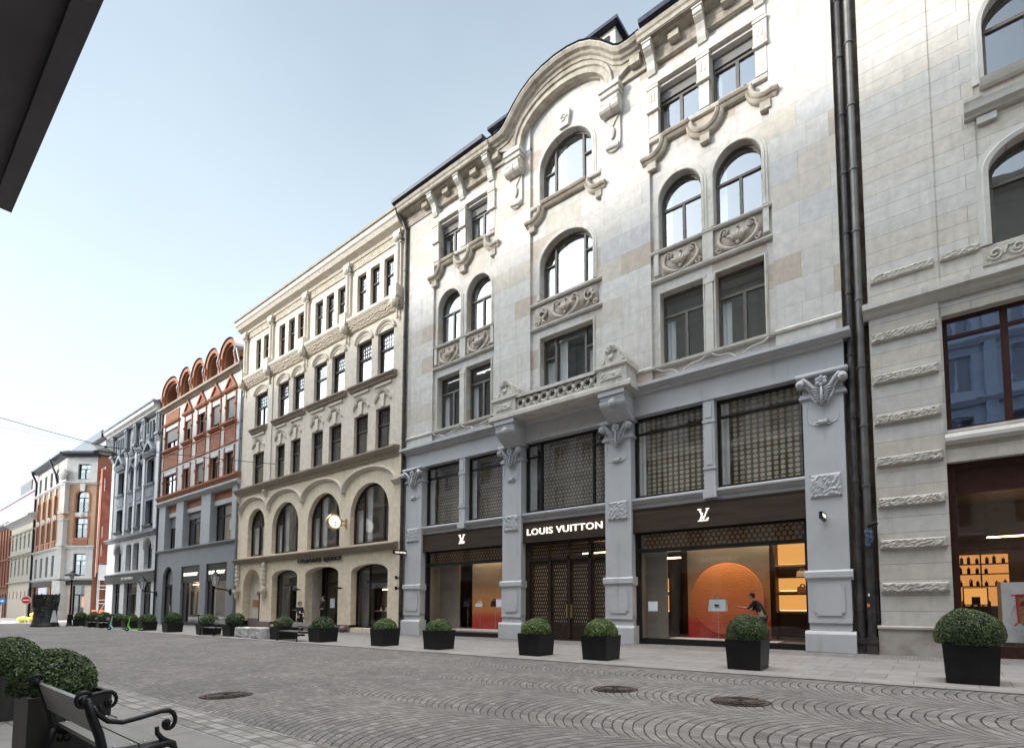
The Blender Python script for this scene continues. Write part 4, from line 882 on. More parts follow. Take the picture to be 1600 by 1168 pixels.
part('sticker',MB().box(-1.79,-1.74,F-.125,F-.12,1.75,1.83),m_paper,p2); part('sticker',MB().box(-1.82,-1.75,F-.125,F-.12,1.42,1.52),m_cone,p2)
scam=thing('security_camera','small black security camera over the sticker covered pipe','camera',(-1.6,F-.1,3.95))
part('camera_body',MB().tube([(-1.72,F-.3,3.88),(-1.45,F-.3,3.98)],.07,9),m_black,scam); part('bracket',MB().tube([(-1.6,F-.3,3.95),(-1.6,F+.05,3.95)],.03,6),m_black,scam)

# ------------------------------------------------------------------ cream watchmaker building
BJ=thing('cream_stone_building','cream stone building with four large arched windows above its arched shopfront','building',(-34.8,F,0))
bx0,bx1=-45.15,-24.35
topw=[(-43.2,-42.4),(-41.95,-41.15),(-39.5,-38.6),(-38.1,-37.2),(-36.75,-35.8),(-34.4,-33.42),(-33.0,-32.05),(-31.6,-30.65),(-29.35,-28.4),(-27.95,-27.0),(-26.55,-25.6)]
f4w=[(-43.05,-40.95),(-39.35,-37.78),(-37.15,-35.62),(-34.3,-32.72),(-32.08,-30.56),(-29.25,-27.67),(-27.03,-25.47)]
f3w=[(-43.1,-41.3),(-39.45,-38.1),(-37.25,-35.9),(-34.42,-33),(-32.24,-30.8),(-29.37,-27.9),(-27.1,-25.7)]
ar=[(-43.45,-40.75,5.2,8.92,1.35),(-39.55,-35.8,5.2,8.92,1.8),(-34.55,-30.65,5.2,8.92,1.85),(-29.5,-25.6,5.2,8.92,1.85)]
gr=[(-44.0,-41.1,-.35,4.2,1.45),(-39.35,-35.75,.05,3.98,.5),(-34.7,-30.7,-.4,4.0,.5),(-29.3,-25.62,.05,3.95,.5)]
bw=MB(); yB=F+.03
ops=[(a,b,20.25,22.72,0) for a,b in topw]+[(a,b,15.4,18.12,0) for a,b in f4w]+[(a,b,10.8,13.38,0) for a,b in f3w]
wall(bw,bx0,bx1,10.2,24.0,yB,ops,.3); bw2=MB(); wall(bw2,bx0,bx1,4.6,10.2,yB-.04,ar,.42); wall(bw2,bx0,bx1,-.8,4.6,yB-.02,gr,.55); part('lower_wall',bw2,m_cream2,BJ)
bw.quad((bx1,yB,-.8),(bx1,yB+8,-.8),(bx1,yB+8,24),(bx1,yB,24)); bw.quad((bx0,yB,-.8),(bx0,yB+8,-.8),(bx0,yB+8,24),(bx0,yB,24))
part('wall',bw,m_cream,BJ)
rooms(BJ,bx0+.1,bx1-.1,F+.62,F+4,[4.9,10.3,14.9,19.7,24],m_roomlight,xsplit=(-40.4,-35.2,-30.1))
for a,b in topw: window(BJ,a,b,20.25,22.72,yB+.2,0,[],[(.58,0,1,.1)],.09,fm=m_bframe,grid=[(.05,.95,.62,1,4,4)],curt=[(.3,.95,.02,.55)])
for a,b in f4w: window(BJ,a,b,15.4,18.12,yB+.2,0,[(.5,None,.6,.08)] if a<-43 else [],[(.6,0,1,.12)],.11,fm=m_bframe,grid=[(.05,.95,.63,1,6,4)],curt=[(.1,.35,.02,.58),(.66,.9,.02,.58)])
for a,b in f3w: window(BJ,a,b,10.8,13.38,yB+.2,0,[],[(.6,0,1,.12)],.12,fm=m_bframe,grid=[(.05,.95,.63,1,5,4)],curt=[(.55,.92,.02,.58)])
for k,o in enumerate(ar):
    if k==0: window(BJ,*o[:4],yB+.26,o[4],[(.5,None,.62,.08)],[(.64,0,1,.1)],.14,fm=m_bframe,grid=[(.05,.95,.66,1,8,5)],curt=[(.08,.3,.02,.62),(.55,.9,.02,.62)])
    else: window(BJ,*o[:4],yB+.26,o[4],[(.27,None,1,.12),(.79,None,1,.12)],[(.6,0,.27,.1),(.6,.79,1,.1)],.14,fm=m_bframe,grid=[(.04,.26,.62,1,5,4),(.8,.96,.62,1,4,4)],curt=[(.06,.22,.02,.6),(.3,.42,.02,.97),(.82,.93,.02,.6)])
# arched hoods over the first-floor windows, touching each other
hoods=[(-44.75,-40.15),(-40.05,-35.3),(-35.2,-30.3),(-30.2,-24.9)]
for (a,b) in hoods:
    hp=arcpts((a+b)/2,8.62,(b-a)/2-.05,1.12,180,0,18); h_=MB()
    h_.sweep(hp,[(-.1,yB),(-.1,yB-.1),(0,yB-.2),(.08,yB-.28),(.14,yB-.26),(.16,yB)]); part('arched_hood',h_,m_creamt,BJ)
part('hood_stop',MB().profx(-25.2,-24.45,[(yB,8.5),(yB-.1,8.5),(yB-.28,8.7),(yB-.28,8.78),(yB,8.8)]),m_creamt,BJ)
# cornices
part('umber_cornice',MB().profx(bx0-.25,-24.75,[(F+.2,10.16),(F-.12,10.16),(F-.14,10.26),(F-.3,10.42),(F-.42,10.6),(F-.42,10.7),(F+.2,10.82)]),m_umber,BJ)
part('umber_cornice',MB().profx(bx0-.2,-24.7,[(F+.2,4.66),(F-.1,4.66),(F-.14,4.76),(F-.3,4.9),(F-.36,5.0),(F-.34,5.06),(F+.2,5.16)]),m_umber,BJ)
part('top_cornice',MB().profx(bx0-.3,bx1-.2,[(F+.4,23.72),(F-.1,23.72),(F-.16,23.86),(F-.5,24.02),(F-.62,24.24),(F-.7,24.3),(F-.72,24.6),(F+.4,24.75)]),m_creamt,BJ)
part('roof',MB().profx(bx0-.35,bx1-.1,[(F-.8,24.6),(F-.8,24.74),(F-.4,24.9),(F+4,26.0),(F+9,26.5),(F+9,10.4),(F+4.4,10.4),(F+4.4,24.4),(F+.2,24.62)]),m_umber,BJ)
part('dormer',MB().box(-45.0,-43.4,F+.6,F+3,24.7,25.9),m_slate,BJ)
part('leaf_frieze',MB().box(bx0+.1,bx1-.1,F-.04,F+.1,23.22,23.72),m_creamrel,BJ)
part('ledge_frieze',MB().profx(bx0-.15,bx1-.25,[(F+.2,19.0),(F-.06,19.02),(F-.3,19.4),(F-.34,19.55),(F+.2,19.55)]),m_creamrel,BJ)
part('ledge',MB().profx(bx0-.2,bx1-.25,[(F+.2,19.55),(F-.36,19.55),(F-.44,19.66),(F-.44,19.8),(F-.3,19.9),(F-.1,20.0),(F-.06,20.18),(F+.2,20.22)]),m_creamt,BJ)
for x in (-44.75,-40.47,-35.37,-30.2,-25.0):
    pl=MB(); pl.box(x-.24,x+.24,F-.12,F+.1,20.2,23.1); pl.tube([(x,F-.12,20.4),(x,F-.12,23.0)],.14,10); pl.box(x-.34,x+.34,F-.3,F+.1,23.5,23.74); pl.ball((x,F-.2,23.32),.36,.22,.24,10,6); pl.box(x-.3,x+.3,F-.2,F+.1,23.02,23.1)
    pl.box(x-.34,x+.34,F-.5,F+.1,19.5,20.3); pl.ball((x,F-.34,19.35),.36,.26,.34,10,6); pl.tube([(x,F-.12,19.2),(x,F-.12,18.55)],.1,8,r1=.05); pl.ball((x,F-.12,18.5),.1,.1,.14,8,5)
    part('pilaster',pl,m_creamt,BJ)
    part('wall_strip',MB().box(x-.36,x+.36,F-.05,F+.1,10.82,19.0),m_creamt,BJ) if x in(-40.47,) else None
for a,b in f4w:
    hp=arcpts((a+b)/2,17.95,(b-a)/2+.12,.75,170,10,12); h_=MB().sweep(hp,[(-.06,yB),(-.06,yB-.06),(.03,yB-.14),(.1,yB-.14),(.12,yB)]); h_.sweep([((a+b)/2+(x-(a+b)/2)*.8,17.98+(z-17.95)*.7) for x,z in hp],[(-.03,yB),(-.03,yB-.05),(.03,yB-.05),(.03,yB)])
    part('window_hood',h_,m_creamt,BJ)
for a,b in ((-43.4,-40.75),(-39.8,-35.3),(-34.9,-30.2),(-29.8,-25.1)):
    part('window_sill',MB().profx(a,b,[(F+.2,14.98),(F-.1,14.98),(F-.16,15.1),(F-.3,15.22),(F-.3,15.3),(F+.2,15.42)]),m_umber,BJ)
for a,b in f3w:
    c=(a+b)/2; k=(b-a)/2; h_=MB().box(a-.1,b+.1,yB-.1,yB,14.72,14.86)
    for s in (-1,1): h_.sweep(arcpts(c,13.75,k+.05,.42,180,108,6) if s<0 else arcpts(c,13.75,k+.05,.42,72,0,6),[(-.05,yB),(-.05,yB-.08),(.06,yB-.13),(.08,yB)])
    h_.prism([(c-.16,13.4),(c+.16,13.4),(c+.22,14.2),(c-.22,14.2)],yB-.1,yB); h_.sweep([(c-.42,14.12),(c-.38,14.3),(c,14.44),(c+.38,14.3),(c+.42,14.12)],[(-.05,yB),(-.05,yB-.1),(.06,yB-.16),(.08,yB)])
    part('window_ornament',h_,m_creamt,BJ)
# corbels under lower cornice, door columns with stacked rings
for x in (-45.0,-40.6):
    part('corbel',MB().profx(x-.14,x+.14,[(F,9.7),(F-.1,9.7),(F-.3,10.05),(F-.3,10.16),(F,10.16)]),m_creamt,BJ)
    c=MB()
    for q in range(5): c.lathe([(.1,0),(.2,.06),(.2,.26),(.1,.32)],(x+.25,F-.1,2.95+.33*q),10)
    c.tube([(x+.25,F-.1,2.9),(x+.25,F-.1,4.66)],.12,8); c.box(x-.1,x+.6,F-.34,F+.1,2.5,2.66); c.lathe([(.0,-.75),(.07,-.7),(.05,-.6),(.16,-.5),(.18,-.2),(.26,-.1),(.26,0)],(x+.25,F-.12,2.5),10)
    part('door_column',c,m_creamt,BJ)
pln=[(-45.15,-44.0),(-41.1,-39.35),(-35.75,-34.7),(-30.7,-29.3),(-25.62,-24.4)]
for a,b in pln: part('plinth',MB().box(a,b,F-.08,F+.6,-.9,.22),m_plinth,BJ)
part('niche_back',MB().box(-44.0,-41.1,F+.55,F+.62,.4,4.3),m_creamt,BJ); part('niche_plinth',MB().box(-44.0,-41.1,F+.45,F+.56,-.6,.38),m_plinth,BJ)
part('door',MB().box(-41.5,-41.12,F+.1,F+.52,-.4,2.5),m_bframe,BJ)
part('name_plate',MB().box(-43.35,-42.05,F+.5,F+.55,1.3,1.85),m_tan,BJ); part('name_plate',MB().box(-42.7,-42.2,F+.5,F+.55,2.2,2.5),m_tan,BJ)
for o in (gr[1],gr[3]):
    w=window(BJ,*o[:4],F+.42,o[4],[(.38,None,1,.06)] if o[0]>-30 else [(.55,None,.7,.05)],[(.72,.3,1,.12)] ,.09,.12,m_black,m_glassb,name='shop_window')
    part('display_wall',MB().box(o[0]+1.0,o[1],F+1.6,F+1.65,.05,3.0),m_shopdark,w); part('inner_awning',MB().box(o[0]+1.1,o[1]-.1,F+.75,F+1.0,2.5,2.85),m_zinc,w)
    part('display_shelf',MB().box(o[0]+1.3,o[1]-.2,F+.9,F+1.3,1.05,1.1),m_tan,w); 
    for q in range(4): x=o[0]+1.7+.5*q; part('watch_stand',MB().lathe([(.0,0),(.1,0),(.1,.03),(.03,.05),(.04,.18),(0,.24)],(x,F+1.05,1.1),8),m_letterw,w)
    part('curtain',MB().box(o[0]+.15,o[0]+.95,F+.75,F+.8,.1,3.6),m_zinc,w)
    part('warm_lamp',MB().box(o[0]+1.6,o[1]-.6,F+1.2,F+1.25,2.4,2.43),m_lamp,w)
part('shop_interior',MB().box(-40.6,-24.6,F+3.5,F+3.6,-.6,4.5).box(-40.6,-24.6,F+.6,F+3.5,4.4,4.5).box(-40.7,-40.6,F+.6,F+3.5,-.6,4.5).box(-24.6,-24.5,F+.6,F+3.5,-.6,4.5).box(-35.2,-35.1,F+.6,F+3.5,-.6,4.5).box(-30.2,-30.1,F+1.2,F+3.5,-.6,4.5),m_shopdark,BJ)
dd=MB().box(-34.0,-33.85,F+1.1,F+1.2,-.3,4.0).box(-32.1,-31.95,F+1.1,F+1.2,-.3,4.0).box(-30.85,-30.7,F+1.1,F+1.2,-.3,4.0).box(-34.0,-30.7,F+1.1,F+1.2,2.85,3.0).box(-34.0,-30.7,F+1.1,F+1.2,-.3,.05)
dw=part('entrance',dd,m_bframe,BJ); part('pane',MB().quad((-34,F+1.15,-.2),(-30.7,F+1.15,-.2),(-30.7,F+1.15,3.9),(-34,F+1.15,3.9)),m_glassb,dw)
part('doorstep',MB().box(-34.7,-30.7,F-.1,F+1.3,-.5,.1),m_plinth,BJ)
part('notice',MB().box(-33.3,-32.75,F+1.07,F+1.1,1.25,1.9),m_paper,dw)
part('reveal_panel',MB().box(-34.7,-34.6,F+.5,F+1.2,-.3,4.1),m_creamt,dw)
for x in (-35.3,-30.2):
    part('wall_spotlight',MB().box(x-.16,x+.16,F-.35,F-.2,2.45,2.58).box(x-.03,x+.03,F-.22,F,2.48,2.54),m_black,BJ)
# dark downpipe between cream and pale buildings
dp=MB().tube([(-24.5,F-.7,24.6),(-24.35,F-.3,24.0),(-24.25,F-.12,23.4),(-24.25,F-.12,.0)],.1,9)
for z in range(1,23,2): dp.lathe([(.1,-.03),(.12,-.03),(.12,.03),(.1,.03)],(-24.25,F-.12,z),9)
part('downpipe',dp,m_pipe,LV)
T=textmesh
T('URMAKER BJERKE',.34,m_dletter,'shop_lettering','dark metal letters reading URMAKER BJERKE above the cream arched door','sign',onwall(-35.6,F-.04,4.24),.06,5.3,.01)
ck=thing('wall_clock','round gold rimmed clock with white dial on a wall bracket','clock',(-29.92,18.32,6.62))
part('rim',MB().lathe([(.0,-.16),(.40,-.16),(.50,-.10),(.50,.10),(.44,.16),(.40,.12),(.40,.10)],(-29.92,18.32,6.62),28,'x'),m_gold,ck,True)
fc=part('dial',MB().lathe([(0,.11),(.42,.11)],(-29.92,18.32,6.62),28,'x'),m_face,ck)
hd=MB()
for k in range(12):
    a=k*PI/6; hd.tube([(-29.80,18.32+.33*math.sin(a),6.62+.33*math.cos(a)),(-29.80,18.32+.39*math.sin(a),6.62+.39*math.cos(a))],.013,4)
part('numeral_marks',hd,m_dletter,fc)
for a,l in ((rad(115),.24),(rad(170),.33)): part('clock_hand',MB().tube([(-29.79,18.32,6.62),(-29.79,18.32+l*math.sin(a),6.62+l*math.cos(a))],.018,5),m_dletter,fc)
part('bracket',MB().box(-29.97,-29.87,18.82,19.2,6.72,6.78).box(-29.97,-29.87,18.82,19.2,6.44,6.5).box(-30.0,-29.84,19.14,19.22,6.35,6.88),m_gold,ck)
pj=thing('projecting_sign','black blade sign reading LOUIS VUITTON by the cream building','sign',(-23.95,18.75,4.3))
part('board',MB().box(-24.0,-23.9,18.3,19.2,4.26,4.5),m_black,pj); T('LOUIS VUITTON',.1,m_letter,'lettering',None,None,onside(-23.9,18.4,4.33),.006,.72,.012,pj)
pj=thing('projecting_sign','black blade sign reading LOUIS VUITTON on the pier nearest the pipes','sign',(-2.9,18.9,4.3))
part('board',MB().box(-2.97,-2.87,18.55,19.2,4.2,4.42),m_black,pj); T('LOUIS VUITTON',.1,m_letter,'lettering',None,None,onside(-2.87,18.6,4.27),.006,.5,.012,pj)
T('LOUIS VUITTON',.30,m_letter,'shop_lettering','lit white letters reading LOUIS VUITTON over the bronze lattice doors','sign',onwall(-15.3,F+.085,4.70),.035,4.05,.012,spacing=1.08)
def monogram(cx,z,label):
    g=MB(); y0,y1=F+.05,F+.1; s=.46
    P=lambda pts: g.prism([(cx+x*s,z+zz*s) for x,zz in pts],y0,y1)
    P([(-.42,.5),(-.12,.5),(-.12,.44),(-.20,.44),(.08,-.22),(.02,-.36),(-.32,.44),(-.42,.44)]); P([(.02,-.36),(.08,-.22),(.34,.44),(.26,.44),(.26,.5),(.52,.5),(.52,.44),(.42,.44),(.08,-.36)])
    y0,y1=F+.045,F+.095
    P([(-.06,.16),(.02,.16),(-.14,-.44),(.22,-.44),(.42,-.24),(.47,-.24),(.40,-.5),(-.40,-.5),(-.40,-.44),(-.26,-.44)])
    return solo('shop_emblem',g,m_letter,label,'sign',(cx,F+.1,z))
monogram(-19.65,4.86,'lit white LV emblem on the bronze fascia left of the entrance')
monogram(-6.95,4.82,'lit white LV emblem on the bronze fascia right of the entrance')
# ------------------------------------------------------------------ terracotta and white building
OR=thing('terracotta_trimmed_building','white building with terracotta trim and five arched terracotta dormers over a grey shopfront','building',(-54.2,F,0))
ox0,ox1=-63.3,-45.15
ow=MB(); 
hi=[(-62.35,-58.95),(-57.25,-55.7),(-54.2,-52.5),(-51.15,-49.4),(-48.2,-46.45)]
wall(ow,ox0,ox1,12.2,21.2,F,[(a,b,16.95,19.4,0) for a,b in hi]+[(a,b,12.45,14.75,0) for a,b in hi],.25)
part('upper_wall',ow,m_wplas,OR)
ow=MB(); mid=[(-61.3,-58.5),(-56.7,-52.6),(-50.6,-46.4)]
wall(ow,ox0,ox1,6.5,11.6,F+.42,[(a,b,6.95,10.1,0) for a,b in mid],.2); part('stone_wall',ow,m_gplas,OR)
for a,b in ((-63.1,-61.35),(-58.5,-56.75),(-52.6,-50.65),(-46.4,-45.2)):
    part('stone_pier',MB().box(a,b,F-.05,F+.5,6.8,11.3),m_gplas,OR)
for a,b in mid:
    part('terracotta_panel',MB().box(a,b,F+.3,F+.45,10.55,11.3),m_terra,OR); part('lintel',MB().box(a,b,F+.26,F+.45,10.1,10.52),m_wplas,OR)
ow=MB(); gop=[(-61.45,-58.7,-.8,5.15,1.36),(-56.75,-52.55,-.8,5.02,0),(-51.15,-47.0,-.8,5.02,0)]
wall(ow,ox0,ox1,-1,6.6,F+.0,gop,.45); ow.quad((ox0,F,-1),(ox0,F+8,-1),(ox0,F+8,21),(ox0,F,21)); part('shopfront_wall',ow,m_dgrey,OR)
part('ledge',MB().profx(ox0-.05,ox1+.02,[(F+.4,6.58),(F-.08,6.58),(F-.12,6.66),(F-.2,6.72),(F-.2,6.82),(F+.4,6.88)]),m_dgrey,OR)
part('terracotta_cornice',MB().profx(ox0-.15,ox1+.05,[(F+.3,11.75),(F-.1,11.78),(F-.18,11.95),(F-.34,12.1),(F-.36,12.26),(F+.2,12.32)]),m_terra,OR)
part('grey_cornice',MB().profx(ox0-.15,ox1+.05,[(F+.5,11.25),(F-.1,11.28),(F-.2,11.42),(F-.32,11.5),(F-.34,11.62),(F-.2,11.75),(F+.5,11.76)]),m_gplas,OR)
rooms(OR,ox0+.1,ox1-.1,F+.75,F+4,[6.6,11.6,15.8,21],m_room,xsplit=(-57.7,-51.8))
for k,(a,b) in enumerate(hi):
    bl={0:.42,1:.62,3:.22,4:.2}.get(k); window(OR,a+.1,b-.1,16.95,19.05,F+.16,0,[(.5,None,1,.09)],[(.68,0,1,.08)] if k>1 else [],.1,fm=m_bframe,blind=bl,curt=[(.05,.2,.02,.98)] if k==2 else None)
    bl={2:.12}.get(k); window(OR,a+.1,b-.1,12.45,14.4,F+.16,0,[(.5,None,1,.1)],[(.7,0,1,.08)] if k<1 else [],.1,fm=m_bframe,blind=bl,curt=[(.6,.8,.02,.98)] if k in(0,4) else None)
    for z0,z1 in ((16.95,19.45),(12.45,14.8)):
        for x in (a-.07,b+.07): part('window_frame_trim',MB().box(x-.09,x+.09,F-.08,F+.1,z0,z1).ball((x,F-.1,z0+(z1-z0)*.55),.13,.08,.13,8,5),m_terra,OR)
        part('lintel',MB().box(a+.02,b-.02,F-.03,F+.2,z1-.42,z1-.05),m_wplas,OR)
    part('window_sill',MB().profx(a-.3,b+.3,[(F,16.62),(F-.14,16.66),(F-.3,16.8),(F-.3,16.92),(F,16.96)]),m_terra,OR)
    part('relief_panel',MB().box(a-.12,b+.12,F-.05,F+.02,15.15,16.45),m_terrel,OR); part('relief_border',MB().band([(a-.2,15.05),(a-.2,16.55),(b+.2,16.55),(b+.2,15.05),(a-.2,15.05)],[(a-.06,15.19),(a-.06,16.41),(b+.06,16.41),(b+.06,15.19),(a-.06,15.19)],F-.09,F),m_terra,OR)
    if k: 
        c=(a+b)/2; s=MB().band([(a-.32,19.75),(c,21.0),(b+.32,19.75)],[(a,19.95),(c,20.7),(b,19.95)],F-.2,F); s.profx(a-.4,b+.4,[(F,19.55),(F-.2,19.6),(F-.28,19.72),(F-.28,19.8),(F,19.86)]); part('pediment',s,m_terra,OR)
        part('pediment_relief',MB().prism([(a,19.86),(c,20.72),(b,19.86)],F-.08,F),m_terrel,OR)
    else: part('relief_panel',MB().box(a-.1,b+.1,F-.06,F,19.75,20.8),m_terrel,OR); part('window_cornice',MB().profx(a-.35,b+.35,[(F,19.5),(F-.2,19.52),(F-.28,19.66),(F,19.74)]),m_terra,OR)
part('string_course',MB().box(ox0,ox1,F-.04,F,15.0,15.14),m_terra,OR); part('string_course',MB().box(ox0,ox1,F-.045,F,16.5,16.62),m_terra,OR)
part('eaves',MB().profx(ox0-.1,ox1,[(F+.2,21.0),(F-.1,21.02),(F-.3,21.15),(F-.46,21.22),(F-.46,21.42),(F+.2,21.46)]),m_umber,OR)
dor=[(-62.9,-58.6),(-58.45,-55.6),(-55.45,-52.55),(-52.35,-49.45),(-49.25,-46.2)]
for k,(a,b) in enumerate(dor):
    h=2.75; zt=21.4+h; w=b-a; d=MB(); yf=F-.25
    o=oppath(a,b,21.4,zt,min(1.45,w/2)); i_=oppath(a+.34,b-.34,21.4,zt-.32,min(1.2,w/2-.34))
    d.band(o,i_,yf,yf+.2); o2=oppath(a+.1,b-.1,21.4,zt-.1,min(1.38,w/2-.1)); i2=oppath(a+.5,b-.5,21.4,zt-.5,min(1.1,w/2-.5)); d.band(o2,i2,yf+.2,F+1.9)
    for x in (a+.02,b-.02): d.box(x-.2,x+.2,yf-.14,yf+.5,22.3,22.75); d.profx(x-.16,x+.16,[(yf+.2,21.9),(yf-.02,21.95),(yf-.14,22.3),(yf+.2,22.3)])
    dm=part('dormer',d,m_terra,OR)
    oz=oppath(a-.1,b+.1,22.7,zt+.1,min(1.45,w/2)); r=MB()
    for p,q in zip(oz[1:-2],oz[2:-1]): r.quad((p[0],yf-.1,p[1]),(q[0],yf-.1,q[1]),(q[0],F+4,q[1]+.4),(p[0],F+4,p[1]+.4))
    part('dormer_roof',r,m_zinc,dm)
    c=(a+b)/2; ww=MB().box(a+.5,b-.5,F+1.0,F+1.06,21.4,23.5); part('dormer_window',ww,m_glass,dm)
    part('window_bars',MB().box(c-.05,c+.05,F+.95,F+1.0,21.4,23.4).box(a+.5,b-.5,F+.93,F+.99,22.3,22.4).box(a+.5,a+.62,F+.94,F+1.0,21.4,23.2).box(b-.62,b-.5,F+.94,F+1.0,21.4,23.2),m_bframe,dm)
    part('rain_spout',MB().tube([(b+.05,yf-.12,22.9),(b+.05,yf-.2,22.5),(b+.05,yf+.05,21.6)],.07,7),m_zinc,dm)
part('roof',MB().profx(ox0,ox1,[(F-.3,21.42),(F+1.6,23.6),(F+4.5,25.8),(F+10,25),(F+10,12),(F+4.4,12),(F+4.4,21.2)]),m_zinc,OR)
for (a,b) in mid:
    window(OR,a+.02,b-.02,6.95,10.1,F+.5,0,[(.32,None,1,.1)],[(.68,0,1,.1)],.12,fm=m_black,blind=.66 if a<-60 else (.8 if a<-55 else None),curt=[(.5,.68,.3,.6)] if a>-60 else None)
w=MB().band(oppath(*gop[0][:4],1.36),oppath(-61.3,-58.85,-.8,5.0,1.25),F+.25,F+.4).box(-61.3,-58.85,F+.2,F+.4,3.3,3.45); w.box(-60.15,-60.0,F+.24,F+.38,-.6,3.3); dr=part('arched_door',w,m_black,OR)
part('door_panel',MB().box(-61.3,-60.15,F+.3,F+.36,-.6,3.3).box(-60.0,-58.85,F+.3,F+.36,-.6,3.3),m_black,dr); part('fanlight',MB().quad(*[(x,F+.33,z) for x,z in oppath(-61.3,-58.85,3.45,5.0,1.25)]),m_glass,dr)
part('door_handle',MB().box(-59.9,-59.86,F+.2,F+.3,-.1,1.4),m_alu,dr)
for a,b,nm in ((-56.75,-52.55,0),(-51.15,-47.0,1)):
    s=MB().box(a,a+.95 if nm==0 else a+.9,F+.2,F+.42,-.8,3.5).box(b-.5 if nm==0 else b-.15,b,F+.2,F+.42,-.8,3.5).box(a,b,F+.14,F+.42,-.8,-.1)
    s2=part('shop_window',s,m_black,OR); part('fascia',MB().box(a,b,F+.1,F+.42,3.5,5.02),m_black,s2)
    part('pane',MB().quad((a,F+.3,-.1),(b,F+.3,-.1),(b,F+.3,3.5),(a,F+.3,3.5)),m_glassb,s2); part('back_curtain',MB().box(a,b,F+.9,F+.95,-.1,3.6),m_beige if nm==0 else m_zinc,s2)
    T('BURBERRY',.30,m_letter,'shop_lettering',('lit white BURBERRY lettering over the shop window with the pale curtain' if nm==0 else 'lit white BURBERRY lettering over the shop window beside the wall lantern'),'sign',onwall(a+.45,F+.09,4.1),.03,3.2,.02)
part('display_lamp',MB().box(-55.2,-53.6,F+.5,F+.8,3.3,3.34),m_lamp,OR)
part('downpipe',MB().tube([(-45.5,F-.5,22.6),(-45.3,F-.3,21.3),(-45.28,F-.1,20.8),(-45.28,F-.1,0)],.08,8),m_zinc,OR)
part('downpipe',MB().tube([(-63.25,F-.3,22.4),(-63.25,F-.1,21.0),(-63.25,F-.1,-.4)],.08,8),m_pipe,OR)
# ------------------------------------------------------------------ slate grey ornate building
GB=thing('slate_grey_building','ornate slate grey and white building with carved pediments, left of the terracotta dormers','building',(-71.8,F,0))
gx0,gx1=-80.0,-63.35; cols=[(-77.6,-74.9),(-73.3,-71.55),(-70.55,-68.75),(-67.75,-65.05)]
gw=MB(); ops=[]
for k,(a,b) in enumerate(cols):
    outer_=k in(0,3)
    ops+=[(a+.3,b-.25,9.95,12.5,0),(a+.3,b-.3,14.35,16.95,0 if outer_ else .6)]
    if not outer_: ops+=[(a+.35,b-.3,18.95,20.6,0)]
    else: ops+=[(a+.5,(a+b)/2-.12,19.3,20.7,0),((a+b)/2+.12,b-.5,19.3,20.7,0)]
wall(gw,gx0,gx1,9.0,21.7,F,ops,.45); part('upper_wall',gw,m_gblue,GB)
g2=MB(); fo=[(-77.0,-74.6,5.2,8.35,1.15),(-73.1,-71.3,5.2,8.2,.15),(-70.7,-68.8,5.2,8.2,.15),(-67.1,-64.7,5.2,8.35,1.15)]
wall(g2,gx0,gx1,4.9,9.0,F-.02,fo,.5); g2.quad((gx0,F,-1),(gx0,F+9,-1),(gx0,F+9,22),(gx0,F,22)); part('first_floor_wall',g2,m_gwhite,GB)
gg=[(-77.3,-74.7,-.9,3.85,0),(-73.2,-68.9,-.9,3.85,0),(-67.5,-64.6,-.9,3.85,0)]
g3=MB(); wall(g3,gx0,gx1,-1.2,4.0,F,gg,.5); part('shopfront_wall',g3,m_gwhite,GB)
part('fascia',MB().box(gx0-.05,gx1-.05,F-.16,F+.2,3.9,4.72).profx(gx0-.1,gx1-.05,[(F,4.72),(F-.22,4.72),(F-.24,4.84),(F,5.0)]),m_black,GB)
T('BOTTEGA VENETA',.26,m_letterw,'shop_lettering','small pale BOTTEGA VENETA lettering on the dark fascia below slate grey facade','sign',onwall(-73.6,F-.19,4.2),.03,4.0,.02)
for a,b,z0,z1,r in [(o+(0,))[:5] for o in ops]+fo: window(GB,a,b,z0,z1,F+.38,r,[(.5,None,.62,.09)] if b-a>1 else [],[(.64,0,1,.09)],.1,fm=m_black)
for a,b,z0,z1,r in gg:
    w=MB().box(a,a+.12,F+.3,F+.42,-.9,3.85).box(b-.12,b,F+.3,F+.42,-.9,3.85).box(a,b,F+.28,F+.42,2.6,2.7).box(a,b,F+.28,F+.44,-.9,-.1).box((a+b)/2-.05,(a+b)/2+.05,F+.3,F+.4,-.1,2.6)
    s2=part('shop_window',w,m_black,GB); part('pane',MB().quad((a,F+.36,-.1),(b,F+.36,-.1),(b,F+.36,3.85),(a,F+.36,3.85)),m_glassb,s2)
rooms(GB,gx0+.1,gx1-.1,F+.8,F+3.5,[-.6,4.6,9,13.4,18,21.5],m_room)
for x in (-79.0,-74.2,-71.05,-68.25,-64.2): part('white_pilaster',MB().box(x-.42 if x in(-79.0,-64.2) else x-.28,x+.42 if x in(-79.0,-64.2) else x+.28,F-.1,F,9.3,18.4),m_gwhite,GB)
